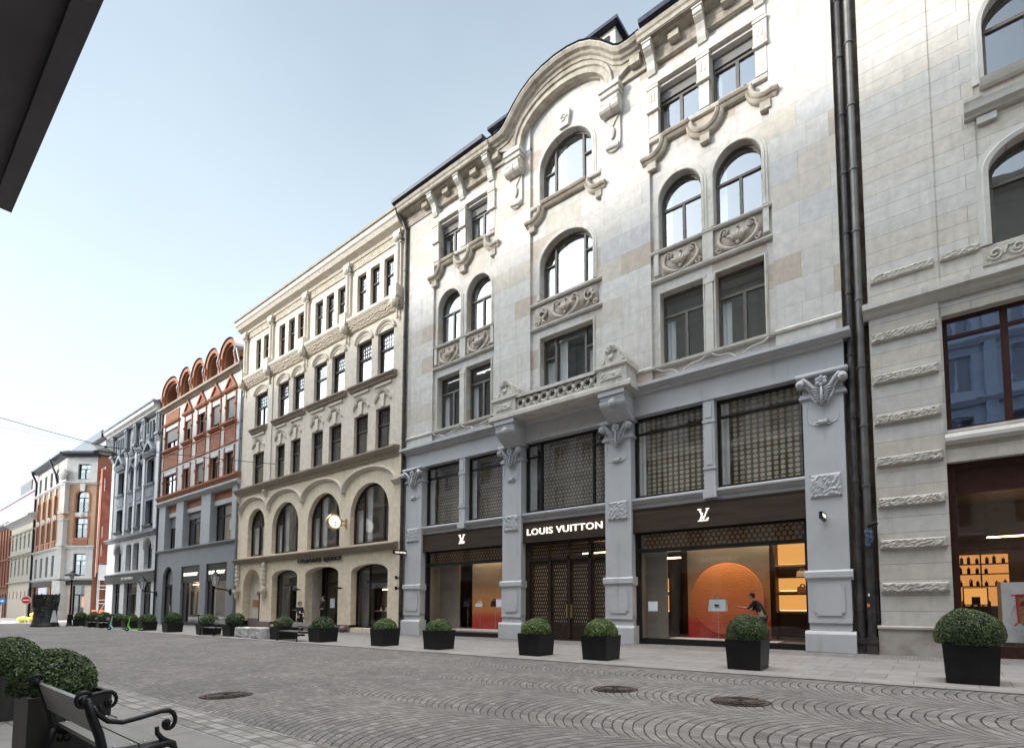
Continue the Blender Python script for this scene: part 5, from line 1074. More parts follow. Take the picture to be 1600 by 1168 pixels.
for k,(a,b) in enumerate(cols):
    part('relief_panel',MB().box(a+.2,b-.2,F-.05,F,12.85,13.95),m_grrel,GB); part('window_sill',MB().profx(a,b,[(F,13.95),(F-.1,13.95),(F-.22,14.15),(F-.22,14.25),(F,14.3)]),m_gblue,GB); part('window_sill',MB().profx(a,b,[(F,9.65),(F-.1,9.65),(F-.22,9.8),(F-.22,9.9),(F,9.95)]),m_black,GB)
    c=(a+b)/2
    if k in (0,3):
        s=MB().profx(a-.3,b+.3,[(F,17.15),(F-.2,17.15),(F-.4,17.5),(F-.44,17.65),(F,17.72)]); s.band([(a-.3,17.7),(c-.3,18.9),(c+.3,18.9),(b+.3,17.7)],[(a+.2,17.7),(c-.2,18.5),(c+.2,18.5),(b-.2,17.7)],F-.4,F); s.box(c-.5,c+.5,F-.35,F,18.5,19.2); s.ball((c,F-.3,19.3),.3,.2,.3,8,5)
        for q in (-1.2,-.4,.4,1.2): s.tube([(c+q,F-.3,19.0),(c+q,F-.3,20.7)],.13,8); s.ball((c+q,F-.3,20.75),.2,.16,.14,8,5); s.ball((c+q,F-.3,18.95),.2,.16,.16,8,5)
        part('pediment',s,m_gblue,GB)
    else:
        s=MB().profx(a+.1,b-.1,[(F,18.3),(F-.1,18.3),(F-.3,18.6),(F-.3,18.75),(F,18.85)]); s.sweep(arcpts(c,16.4,.95,.75,180,0,10),[(-.08,F),(-.08,F-.12),(.1,F-.18),(.12,F)]); s.box(c-.3,c+.3,F-.2,F,17.5,17.75); s.ball((c,F-.12,17.15),.3,.14,.25,8,5); s.box(c-.5,c+.5,F-.22,F,17.75,17.95)
        part('window_hood',s,m_grrel,GB)
for x in (-79.2,-74.2,-71.05,-68.25,-63.9):
    s=MB()
    for q in (-.28,.28): s.tube([(x+q,F-.2,19.3),(x+q,F-.2,21.2)],.17,9); s.ball((x+q,F-.2,21.3),.26,.2,.16,8,5)
    s.box(x-.55,x+.55,F-.45,F,19.05,19.3); s.profx(x-.4,x+.4,[(F,18.4),(F-.1,18.42),(F-.36,19.05),(F,19.05)]); s.box(x-.5,x+.5,F-.4,F,21.35,21.6)
    part('paired_column',s,m_gblue,GB)
part('eaves_cornice',MB().profx(gx0-.5,gx1-.1,[(F+.4,21.6),(F-.5,21.62),(F-.6,21.75),(F-.85,21.9),(F-.9,22.2),(F+.4,22.4)]),m_gwhite,GB); part('gutter',MB().profx(gx0-.55,gx1,[(F-.9,22.22),(F-1.0,22.3),(F-1.0,22.45),(F+.3,22.6),(F+.3,22.42)]),m_gblue,GB)
part('string_cornice',MB().profx(gx0-.3,gx1-.1,[(F,8.65),(F-.12,8.68),(F-.3,8.9),(F-.4,8.98),(F-.4,9.1),(F,9.2)]),m_gblue,GB)
for o in (fo[0],fo[3]): part('arched_hood',MB().sweep(arcpts((o[0]+o[1])/2,7.25,1.32,1.28,180,0,12),[(-.06,F),(-.06,F-.1),(.1,F-.18),(.12,F)]),m_gwhite,GB)
rf=MB(); rf.add([(gx0,F-.6,22.45),(gx1,F-.6,22.45),(gx1,F+9,22.45),(gx0,F+9,22.45),(gx0+8,F+3.4,25.8),(gx1,F+3.4,25.8),(gx1,F+6,25.8),(gx0+8,F+6,25.8)],[(0,1,5,4),(1,2,6,5),(2,3,7,6),(3,0,4,7),(4,5,6,7),(3,2,1,0)]); part('roof',rf,m_zinc,GB); part('chimney',MB().box(-79.3,-78.5,F+1,F+2,23,24.6),m_brickl,GB)

# ------------------------------------------------------------------ corner building across the side street
CBx=-102.2
CB=thing('corner_brick_building','tan brick and white stone corner building with dark eaves, partly wrapped in red netting','building',(CBx,F,0))
ang=math.atan2(.606,.795)
def facade_run(L,left):
    # local facade: along +x from 0 to L, street side at -y, built in the current transform
    if left: xs=[L*(.12+.2*k) for k in range(4)]; ww=.85
    else: xs=[2.6]; ww=.95
    b=MB(); o=[(x-ww,x+ww,11.2,14.2,0) for x in xs]+[(x-ww,x+ww,15.0,18.2,.7) for x in xs]; wall(b,0,L,9.9,19.4,0,o,.4); part('brick_wall',b,m_brickl,CB)
    b=MB(); o1=[(x-ww*.95,x+ww*.95,5.7,8.9,0) for x in xs]; wall(b,0,L,5.3,9.9,-.03,o1,.35); part('ashlar_wall',b,m_cstone,CB)
    b=MB(); o2=[(x-ww*.95,x+ww*.95,19.9,22.2,0) for x in xs]; wall(b,0,L,19.4,23.4,-.03,o2,.35); part('attic_wall',b,m_cstone,CB)
    b=MB(); o3=[(1.75,3.6,-1.2,4.2,0)] if not left else [(1,L-8,-1.2,4.2,0),(L-6,L-2,-1.2,4.2,0)]; wall(b,0,L,-1.6,5.3,0,o3,.4); part('ground_floor_wall',b,m_pilst if not left else m_brick,CB)
    for a_,b_,z0,z1,r in o+[q for q in o1+o2]: window(CB,a_,b_,z0,z1,.2,r,[(.5,None,.68,.1)],[(.68,0,1,.1)],.11,fm=m_black,curt=[(.1,.4,.5,.98),(.6,.9,.5,.98)])
    for a_,b_,z0,z1,r in o: part('brick_surround',MB().sweep(oppath(a_,b_,z0,z1,r),[(0,-.0),(0,-.08),(.24,-.08),(.24,0)]),m_brickr,CB)
    for x in xs: part('brick_balustrade',MB().box(x-ww-.1,x+ww+.1,-.12,0,10.2,11.0),m_brickr,CB); part('stone_cartouche',MB().ball((x,-.1,14.65),.42,.16,.5,10,6).box(x-.9,x+.9,-.1,0,14.35,14.95),m_cstone,CB)
    for x in xs: part('keystone',MB().prism([(x-.3,18.1),(x+.3,18.1),(x+.42,19.35),(x-.42,19.35)],-.2,0),m_cstone,CB)
    for z,d,mt in ((5.3,.28,m_cstone),(9.9,.3,m_cstone),(19.4,.34,m_cstone)): part('string_course',MB().profx(-.1,L+.1,[(0,z-.28),(-.1,z-.26),(-d,z),(-d,z+.14),(0,z+.2)]),mt,CB)
    part('eaves',MB().profx(-.2,L+.2,[(.2,23.2),(-.5,23.3),(-.7,23.5),(-.95,23.6),(-.95,23.85),(.2,24.3)]),m_gutter,CB)
    part('fascia',MB().box(0,L,-.14,-.01,4.3,5.0),m_black,CB)
    for a_,b_,z0,z1,r in o3:
        f=part('shop_window',MB().box(a_,a_+.15,.2,.35,z0,z1).box(b_-.15,b_,.2,.35,z0,z1).box(a_,b_,.18,.35,2.8,2.95).box((a_+b_)/2-.06,(a_+b_)/2+.06,.2,.34,z0,2.8),m_black,CB); part('pane',MB().quad((a_,.28,z0),(b_,.28,z0),(b_,.28,z1),(a_,.28,z1)),m_glassb,f)
        part('shop_back',MB().box(a_,b_,1.6,1.7,z0,z1),m_shopdark,f); part('lit_display',MB().box(a_+.3,a_+1.0,1.4,1.5,1.0,2.6),m_shelf,f)
    rooms(CB,0.1,L-.1,.5,3,[5.2,9.9,14.6,19.3,23.3],m_room)
CHM=Matrix.Translation((CBx,F,0))@Matrix.Rotation(ang,4,'Z')
XF[0]=Matrix.Translation((CBx-19.2,F,0)); facade_run(19.2,True)
XF[0]=CHM; facade_run(4.55,False)
# turret-like white pier on the corner edge
tp=MB()
for z0,z1 in ((5.3,9.8),(10.1,14.0),(14.9,19.2)): tp.box(-.55,.55,-.4,.5,z0,z1); tp.box(-.7,.7,-.5,.5,z0-.15,z0+.2); tp.box(-.66,.66,-.48,.5,z1-.25,z1)
tp.box(-.9,.9,-.55,.4,-1.5,4.9); tp.ball((0,-.45,20.6),.8,.4,.9,10,6); XF[0]=CHM@Matrix.Rotation(-ang/2,4,'Z'); part('corner_pier',tp,m_cstone,CB)
XF[0]=CHM; pr_=CHM@Vector((4.55,0,0)); XF[0]=None
side=MB(); side.quad((pr_.x,pr_.y,-1.5),(pr_.x,pr_.y+22,-1.5),(pr_.x,pr_.y+22,23.5),(pr_.x,pr_.y,23.5)); part('side_wall',side,m_brickr,CB)
part('roof',MB().hprism([(CBx-19.3,F-.3),(CBx,F-.3),(pr_.x+.3,pr_.y-.2),(pr_.x+.3,pr_.y+22),(CBx-19.3,pr_.y+22)],23.6,24.1).prism([(CBx-19.2,24.1),(CBx-16,26.4),(CBx-2,26.4),(pr_.x,24.1)],F+3,F+20),m_slate,CB)
part('downpipe',MB().tube([(CBx-18.4,F-.9,23.6),(CBx-19.25,F-.7,23.3),(CBx-19.3,F-.15,22),(CBx-19.3,F-.15,-.8)],.16,8),m_gutter,CB); part('downpipe',MB().tube([(CBx-6,F-.95,23.6),(CBx-4.5,F-.4,21.2),(CBx-4.4,F-.2,20)],.14,8),m_gutter,CB)
T('NORDISK GALLERI',.3,m_letter,'shop_lettering','small lit lettering over the corner building door','sign',CHM@Matrix.Translation((1.9,-.17,4.45))@Matrix.Rotation(PI/2,4,'X'),.02,2.6,.02) if False else None
# scaffold with red netting on the side wall
sx=pr_.x; SCF=thing('netted_scaffold','scaffold tower hung with rust red netting beside the corner brick building','scaffold',(sx+1,pr_.y+2,gz(sx)))
m_net=M('rust_red_netting',[(.16,.042,.028),(.25,.072,.045),(.31,.11,.07)],.85,.55,.5,2.2,.25,stretch=(1,1,.7),stain=(.11,.03,.02))
m_net2=M('orange_netting',[(.42,.15,.075),(.50,.20,.105)],.8,1.2,.4,3,.1)
nb=MB(); N=10; 
for j in range(13):
    for i in range(N):
        ya,yb_=pr_.y+.45+7*i/N,pr_.y+.45+7*(i+1)/N; za,zb_=7.4+14.0*j/13,7.4+14.0*(j+1)/13; f=lambda y,z: sx+.95+.12*math.sin(y*2.1+z*.7)+.08*math.sin(z*1.9)
        nb.quad((f(ya,za),ya,za),(f(yb_,za),yb_,za),(f(yb_,zb_),yb_,zb_),(f(ya,zb_),ya,zb_))
part('netting',nb,m_net,SCF)
part('end_netting',MB().box(sx-.4,sx+.95,pr_.y+.36,pr_.y+.42,6.0,21.5),m_net2,SCF)
part('white_sheet',MB().box(sx+.12,sx+.4,pr_.y+.30,pr_.y+.34,5.5,19.8),m_cloth,SCF)
g0=gz(sx)
for k in range(4):
    y=pr_.y+.7+2.3*k
    for x in (sx+.15,sx+.85): part('standard',MB().tube([(x,y,g0),(x,y,21.8)],.07,7),m_alu,SCF)
for z in (1.6,3.7,5.8): part('ledger',MB().tube([(sx+.88,pr_.y+.6,z),(sx+.88,pr_.y+7.8,z)],.06,6).tube([(sx+.88,pr_.y+.6,z+.5),(sx+.88,pr_.y+7.8,z+.5)],.05,6),m_alu,SCF)
part('deck',MB().box(sx+.1,sx+.9,pr_.y+.6,pr_.y+7.8,5.7,5.8),m_alu,SCF); part('brace',MB().tube([(sx+.9,pr_.y+.7,0),(sx+.9,pr_.y+3,5)],.05,6),m_alu,SCF); part('brace',MB().tube([(sx+.1,pr_.y+.65,5),(sx+.9,pr_.y+.65,0)],.05,6),m_alu,SCF)
part('mesh_guard',MB().box(sx+.92,sx+.96,pr_.y+.5,pr_.y+7.6,5.0,7.3),m_cloth,SCF)
# white building behind the corner roof
WB=thing('white_rear_building','white rendered upper storeys with dark eaves rising behind the netted scaffold','building',(-137,32,0))
part('wall',MB().box(-156,-130,30,44,0,34),m_wplas,WB); part('eaves',MB().box(-157,-129,29,45,34,35.4),m_gutter,WB); part('roof',MB().prism([(-156,35.4),(-151,36.6),(-136,36.6),(-130,35.4)],30.5,43),m_slate,WB); part('chimney',MB().box(-133,-131,31,33,34.2,37),m_cstone,WB)
for k in range(7): part('window',MB().box(-154+3.2*k,-152.6+3.2*k,29.93,30.05,29.5,31.8),m_black,WB)
for k in range(3): part('side_window',MB().box(-130.05,-129.93,33+3.6*k,34.6+3.6*k,29.5,31.8),m_black,WB)
part('string_course',MB().box(-156.1,-129.8,29.8,44.1,28.4,29.0),m_cstone,WB)
# pale yellow house
PY=thing('pale_yellow_building','pale yellow rendered building with an arched doorway and shallow grey roof','building',(-131.5,F,0))
o=[(-141+3.6*k,-139.6+3.6*k,z0,z1,0) for k in range(6) for z0,z1 in((6.6,9.4),(11.4,13.8))]; b=MB(); wall(b,-142,-121.5,5.4,16.4,F,o,.3); part('wall',b,m_pcream,PY)
for q in o: window(PY,*q[:4],F+.2,0,[(.5,None,1,.1)],[],.12,fm=m_pcream,gm=m_glass); 
for q in o: part('window_hood',MB().profx(q[0]-.3,q[1]+.3,[(F,q[3]+.3),(F-.14,q[3]+.3),(F-.34,q[3]+.55),(F,q[3]+.65)]),m_pcream,PY)
b=MB(); o=[(-140.6+3.4*k,-139.7+3.4*k,2.4,3.9,.4) for k in range(5)]+[(-124.6,-122.4,-1.4,4.2,1.1)]; wall(b,-142,-121.5,-1.6,5.4,F,o,.4); part('ground_floor_wall',b,m_beige if False else m_creamt,PY)
part('dark_openings',MB().box(-141.5,-122,F+.4,F+.5,-1.4,4.6),m_shopdark,PY); part('room_shell',MB().box(-141.9,-121.6,F+1.6,F+1.7,5.4,16.3),m_room,PY)
for z,d in ((5.4,.3),(10.4,.25)): part('string_course',MB().profx(-142.2,-121.4,[(F,z-.2),(F-d,z),(F-d,z+.15),(F,z+.25)]),m_pcream,PY)
part('eaves',MB().profx(-142.5,-121,[(F,15.6),(F-.3,15.9),(F-.9,16.3),(F-1.1,16.4),(F-1.1,16.7),(F+6,20),(F+6,15.6)]),m_gplas,PY)
# brown brick house at the far end
BR=thing('brown_brick_building','dark brown brick building at the far left edge of the street','building',(-152,F,0))
o=[(-166+3.0*k,-164.6+3.0*k,z0,z1,.5) for k in range(8) for z0,z1 in((6.4,9.0),(11,14.6))]+[(-166+3.*k,-164.2+3*k,-1.4,3.6,.6) for k in range(8)]; b=MB(); wall(b,-168,-142.2,-1.6,16.6,F,o,.4); part('wall',b,m_brick,BR)
for q in o[:16]: window(BR,*q[:4],F+.3,q[4],[(.5,None,1,.1)],[],.12,fm=m_black)
part('dark_openings',MB().box(-167.5,-142.6,F+.45,F+.55,-1.5,4),m_shopdark,BR); part('room_shell',MB().box(-167.9,-142.3,F+1.6,F+1.7,4,16.4),m_room,BR)
for z,d in ((4.9,.35),(10.0,.3)): part('string_course',MB().profx(-168,-142.1,[(F,z-.2),(F-d,z),(F-d,z+.2),(F,z+.3)]),m_brickr,BR)
part('eaves',MB().profx(-168.2,-142,[(F,16.3),(F-.8,16.8),(F-.8,17.2),(F+6,20),(F+6,16.3)]),m_slate,BR)
for k in range(9): part('pilaster',MB().box(-167.3+3.0*k,-166.7+3.0*k,F-.2,F,5.1,16.3),m_brickr,BR)
# mauve block further back
MV=thing('mauve_building','plain mauve block with rooftop glazing rising behind the pale yellow building','building',(-225,36,0))
part('wall',MB().box(-290,-186,30,60,-2,32.2),m_pink,MV); part('stair_house',MB().box(-214,-186.5,30.4,50,32.2,36.5),m_pink,MV); part('dark_glazing',MB().box(-214.3,-199,30.2,30.5,32.4,36),m_black,MV); part('roof_railing',MB().box(-286,-214,30.5,30.6,32.3,35.2),m_glass,MV)
for k in range(12): part('railing_post',MB().box(-286+6*k,-285.8+6*k,30.4,30.5,32.2,35.2),m_alu,MV)
part('parapet',MB().box(-290.3,-185.7,29.7,60.3,32.0,32.5),m_zinc,MV)
# ------------------------------------------------------------------ houses on the camera's own side of the street
def oppo(nm,label,x0,x1,h,mat,seed,pit):
    b=thing(nm,label,'building',((x0+x1)/2,-2.2,0)); Yf=-2.2; n=int((x1-x0)/3.1); s=(x1-x0)/n; mb=MB(); zz=(5.6,9.9,13.8,17.5)
    XF[0]=Matrix.Translation((0,2*Yf,0))@Matrix.Diagonal((1,-1,1,1))   # mirrored so the street side faces +Y
    ops=[(x0+s*k+s*.27,x0+s*(k+1)-s*.27,z+.6,z+2.9,.5 if z>17 else 0) for k in range(n) for z in zz if z+3.2<h]
    gop=[(x0+s*k*1.0+.35,x0+s*(k+1)-.35,-.6,4.0,0) for k in range(n)]
    wall(mb,x0,x1,-1,h,Yf,ops+gop,.3); mb.box(x0,x1,Yf+.9,Yf+9,-1,h); part('wall',mb,mat,b)
    for k in range(n+1): part('pilaster',MB().box(x0+s*k-.3,x0+s*k+.3,Yf-.18,Yf,-.5,h-.6),mat,b)
    for z in zz: part('string_course',MB().profx(x0-.1,x1+.1,[(Yf,z-.3),(Yf-.14,z-.3),(Yf-.34,z),(Yf-.34,z+.1),(Yf,z+.2)]),mat,b)
    part('eaves',MB().profx(x0-.2,x1+.2,[(Yf+.3,h-.6),(Yf-.3,h-.5),(Yf-.7,h-.1),(Yf-.7,h+.15),(Yf+.3,h+.2)]),mat,b)
    part('roof',MB().profx(x0,x1,[(Yf-.5,h+.1),(Yf+3,h+pit),(Yf+9,h+pit)]+[(Yf+9,h-.2),(Yf,h-.2)]),m_slate,b)
    fmesh=None
    for q in ops:
        f=MB().band(oppath(*q),oppath(q[0]+.1,q[1]-.1,q[2]+.1,q[3]-.1,max(0,(q[4] if len(q)>4 else 0)-.05)),Yf+.22,Yf+.3).box((q[0]+q[1])/2-.05,(q[0]+q[1])/2+.05,Yf+.2,Yf+.3,q[2],q[3]-.2).box(q[0],q[1],Yf+.2,Yf+.3,q[2],q[2]+.1)
        w=part('window',f,m_wplas if seed%2 else m_bframe,b); part('pane',MB().quad(*[(x,Yf+.27,z) for x,z in oppath(*q)]),m_glass,w); part('dark_room',MB().box(q[0]-.05,q[1]+.05,Yf+.6,Yf+.8,q[2]-.1,q[3]+.1),m_room,w)
    for q in gop: 
        w=part('shop_window',MB().box(q[0],q[0]+.1,Yf+.2,Yf+.3,-.6,4).box(q[1]-.1,q[1],Yf+.2,Yf+.3,-.6,4).box(q[0],q[1],Yf+.18,Yf+.3,3.2,4),m_black,b); part('pane',MB().quad((q[0],Yf+.27,-.6),(q[1],Yf+.27,-.6),(q[1],Yf+.27,3.2),(q[0],Yf+.27,3.2)),m_glass,w); part('dark_room',MB().box(q[0],q[1],Yf+.6,Yf+.8,-.6,4),m_shopdark,w)
    XF[0]=None; return b
oppo('pale_pilastered_building','pale stone building with pilasters on the near side, behind the cast iron bench',-24,6,27.2,m_opp1,1,1.0)
oppo('grey_rendered_building','grey rendered building on the near side, next to the pale pilastered one',-46,-24.1,26.6,m_opp2,2,2.2)
oppo('buff_rendered_building','buff rendered building on the near side, at the far end by the square',-92,-46.1,26.4,m_opp3,3,2.6)
oppo('square_side_building','buff rendered building on the near side beyond the square, outside the photo',-210,-114,23.0,m_opp3,5,2.4)
oppo('grey_corner_building','tall grey rendered building on the near side, behind the canopy end',6.1,34,27.0,m_opp2,4,1.8)
T('VALENTINO',.42,m_letter,'shop_lettering','lit VALENTINO lettering seen reversed in the shop window opposite','sign',Matrix.Translation((-12.2,-1.82,4.75))@Matrix.Rotation(PI,4,'Z')@Matrix.Rotation(PI/2,4,'X'),.03,3.2,.01)
CN=thing('entrance_canopy','dark flat canopy jutting over the near pavement, seen from below','canopy',(-.5,-.8,3.6))
part('soffit',MB().box(-3.86,6,-2.0,.38,3.64,3.8),m_canopy,CN); part('front_lip',MB().box(-3.90,6,.375,.445,3.60,3.86),m_canopy,CN); part('end_lip',MB().box(-3.92,-3.86,-2.0,.375,3.60,3.86),m_canopy,CN); part('roof_sheet',MB().box(-3.85,6,-2.0,.37,3.8,3.85),m_gutter,CN)
# ------------------------------------------------------------------ window displays of the stone shop building
def fl(x): return .12
bk=thing('display_backdrop','orange sunset backdrop sheet in the shop window left of the entrance','backdrop',(-18.9,F+1.4,.12)); part('sheet',MB().box(-20.1,-17.0,F+1.38,F+1.42,.15,3.75),m_backdrop2,bk)
part('plinth',MB().box(-20.9,-17.0,F+.62,F+1.38,.1,.2),m_letterw,bk)
bk=thing('display_backdrop','red and orange backdrop sheet behind the large orange disc','backdrop',(-6.6,F+1.7,.12)); part('sheet',MB().box(-8.2,-5.05,F+1.66,F+1.7,.12,3.72),m_backdrop,bk); part('plinth',MB().box(-8.6,-4.6,F+.7,F+1.6,.1,.17),m_letterw,bk)
solo('display_disc',MB().lathe([(0,-.03),(1.37,-.03),(1.39,0),(1.37,.03)],(-6.6,F+1.55,1.72),56,'y'),m_disc,'large orange sun disc in the shop window right of the entrance','disc',(-6.6,F+1.55,.35),smooth=False)
def handbag(nm,label,x,y,z,w,h,d,mat,mh,heart=False):
    b=thing(nm,label,'handbag',(x,y,z)); e=MB(); k=d/2
    e.add([(x-w/2,y-k,z),(x+w/2,y-k,z),(x+w/2,y+k,z),(x-w/2,y+k,z),(x-w/2+.03,y-k*.6,z+h),(x+w/2-.03,y-k*.6,z+h),(x+w/2-.03,y+k*.6,z+h),(x-w/2+.03,y+k*.6,z+h)],[(0,1,5,4),(1,2,6,5),(2,3,7,6),(3,0,4,7),(4,5,6,7),(3,2,1,0)]); part('bag_body',e,mat,b)
    for s in (-1,1): part('handle',MB().tube([(x+w*.2*math.cos(t),y+s*k*.55,z+h+w*.28*math.sin(t)) for t in [PI*i/10 for i in range(11)]],.016,6),mh,b)
    part('zip_trim',MB().box(x-w/2+.03,x+w/2-.03,y-k*.25,y+k*.25,z+h,z+h+.015),mh,b)
    if heart: part('charm',MB().prism([(x,z+h*.35),(x+.1,z+h*.52),(x+.05,z+h*.6),(x,z+h*.54),(x-.05,z+h*.6),(x-.1,z+h*.52)],y-k-.02,y-k),m_black,b)
    return b
handbag('handbag','pale blue handbag with brown handles in front of the orange disc','x' and -6.75,F+.95,1.24,.66,.44,.28,m_bagblue,m_tan,True)
part('display_rod',MB().tube([(-6.75,F+.95,.15),(-6.75,F+.95,1.24)],.004,6),m_alu,bk)
for x,lab,mt,w,h in ((-20.0,'small navy handbag, leftmost in the left shop window',m_navy,.42,.26),(-19.1,'small white handbag in the left shop window',m_white,.5,.16),(-18.05,'small black handbag right of the white one in the left shop window',m_black,.42,.28)):
    b=handbag('handbag',lab,x,F+.9,1.38,w,h,.18,mt,mt); part('stand_rod',MB().tube([(x,F+.95,.2),(x,F+.95,1.38)],.004,5),m_alu,b)
def notice(x,z,label): return solo('window_notice',MB().box(x-.2,x+.2,F+.385,F+.392,z-.2,z+.2).box(x-.1,x+.1,F+.381,F+.384,z-.11,z+.1) if False else MB().box(x-.2,x+.2,F+.385,F+.392,z-.19,z+.19),m_paper,label,'notice',(x,F+.39,z-.2))
notice(-17.3,1.55,'white paper notice on the left shop window glass'); notice(-9.15,1.42,'white paper notice on the right shop window glass')
def cabinet(label,x0,x1,levels,y0):
    s=thing('display_shelves',label,'shelves',((x0+x1)/2,y0,.12)); part('frame',MB().box(x0-.06,x0,y0-.5,y0+.1,.12,levels[-1][1]+.1).box(x1,x1+.06,y0-.5,y0+.1,.12,levels[-1][1]+.1),m_shopdark,s)
    for (a,b) in levels:
        part('lit_back',MB().box(x0,x1,y0,y0+.04,a,b),m_shelf,s); part('shelf_board',MB().box(x0,x1,y0-.5,y0,a-.07,a-.01),m_warmwall,s); part('light_strip',MB().box(x0+.05,x1-.05,y0-.04,y0-.01,a,a+.03),m_strip,s)
    return s
cabinet('lit amber shelves at the right side of the right shop window',-5.0,-3.7,[(1.25,1.85),(2.0,2.5),(3.0,3.85)],F+2.8)
cabinet('lit amber shelves at the left side of the right shop window',-10.2,-9.2,[(1.2,1.9),(2.05,2.62)],F+2.6)
handbag('handbag','small tan handbag on the top left lit shelf','x' and -9.95,F+2.4,2.64,.34,.26,.16,m_tan,m_tan)
handbag('handbag','small white handbag on the upper right lit shelf','x' and -4.1,F+2.5,2.53,.4,.2,.16,m_white,m_white)
handbag('handbag','small brown handbag on the middle right lit shelf','x' and -4.1,F+2.5,1.88,.4,.26,.16,m_tan,m_black)
for x0,x1,yy,zz in ((-9.2,-8.5,F+1.6,3.4),(-13.6,-12.2,F+2.2,3.9),(-12.4,-11.4,F+3.4,2.2),(-20.6,-20.3,F+2.2,3.3),(-12.6,-12.0,F+3,1.3),(-5.5,-3.7,F+1.2,3.95),(-8.2,-5.3,F+.95,3.9),(-20.3,-17.2,F+.95,3.9)):
    part('added_strip_lamp',MB().box(x0,x1,yy,yy+.12,zz,zz+.04),m_lamp,LV)  # added strips, some hidden behind the frieze, to brighten the displays
lm=thing('glowing_display','amber lit shelf unit seen through the lattice doors','shelves',(-12,F+3.6,.12))
for z in (.7,1.5,2.2,2.9): part('lit_back',MB().box(-13.1,-11.2,F+3.6,F+3.64,z,z+.42),m_shelf,lm); part('shelf_board',MB().box(-13.1,-11.2,F+3.2,F+3.6,z-.08,z-.02),m_warmwall,lm)

# ------------------------------------------------------------------ clipped box balls in planters
def leafball(name,r,nl,size,seed,flat=.92,mat=None,zcut=-9):
    q=random.Random(seed); vs=[];fs=[]
    bumps=[(Vector((q.gauss(0,1),q.gauss(0,1),q.gauss(0,1))).normalized(),q.uniform(-.05,.07)) for _ in range(26)]
    for i in range(nl):
        while True:
            d=Vector((q.gauss(0,1),q.gauss(0,1),q.gauss(0,1)))
            if d.length>.1: break
        d.normalize()
        if d.z<-.86: d.z=-d.z
        rr=1+sum(b*max(0,d.dot(v))**9 for v,b in bumps)
        rad_=r*rr*(1-.16*q.random()**1.6+ .02*q.random())
        p=Vector((d.x*rad_,d.y*rad_,d.z*rad_*flat))
        if p.z<zcut+.01: continue
        nrm=(d+Vector((q.gauss(0,.55),q.gauss(0,.55),q.gauss(0,.55)))).normalized(); t=nrm.orthogonal().normalized(); t.rotate(Matrix.Rotation(q.random()*6.28,3,nrm)); u=nrm.cross(t)
        s=size*q.uniform(.7,1.25); k=len(vs)
        for a,b,c in ((-1,0,0),(0,.52,.12),(1,0,0),(0,-.52,.12)): vs.append(tuple(p+t*a*s+u*b*s+nrm*c*s))
        fs.append((k,k+1,k+2,k+3))
    ds=sorted(Vector(v).length for v in vs); kk=r/ds[int(len(ds)*.97)]; vs=[(a*kk,b*kk,c*kk) for a,b,c in vs]
    me=bpy.data.meshes.new(name); me.from_pydata(vs,[],fs); me.update(); me.materials.append(mat); return me
def leafmat(name,cols):
    m,t,b,o=nt(name); v=ocoord(t)
    g=t.nodes.new('ShaderNodeNewGeometry'); c=ramp(t,g.outputs['Random Per Island'],cols,0,1)
    c=mixc(t,1.,c,ramp(t,noise(t,v,5,3),[(.65,.65,.65),(1.3,1.3,1.2)],.3,.7),'MULTIPLY')
    t.links.new(c,b.inputs['Base Color']); b.inputs['Roughness'].default_value=.5
    tl=t.nodes.new('ShaderNodeBsdfTranslucent'); t.links.new(c,tl.inputs[0]); mx=t.nodes.new('ShaderNodeMixShader'); mx.inputs[0].default_value=.25
    t.links.new(b.outputs[0],mx.inputs[1]); t.links.new(tl.outputs[0],mx.inputs[2]); t.links.new(mx.outputs[0],o.inputs[0]); return m
m_leafdark=leafmat('dark_boxwood_leaves',[(.02,.036,.013),(.045,.075,.025),(.075,.115,.04),(.13,.18,.07)])
m_leafbright=leafmat('fresh_boxwood_leaves',[(.035,.06,.018),(.08,.13,.035),(.13,.19,.055),(.21,.27,.10)])
m_core=M('boxwood_shade_core',[(.008,.013,.006)],1,9,.5,30)
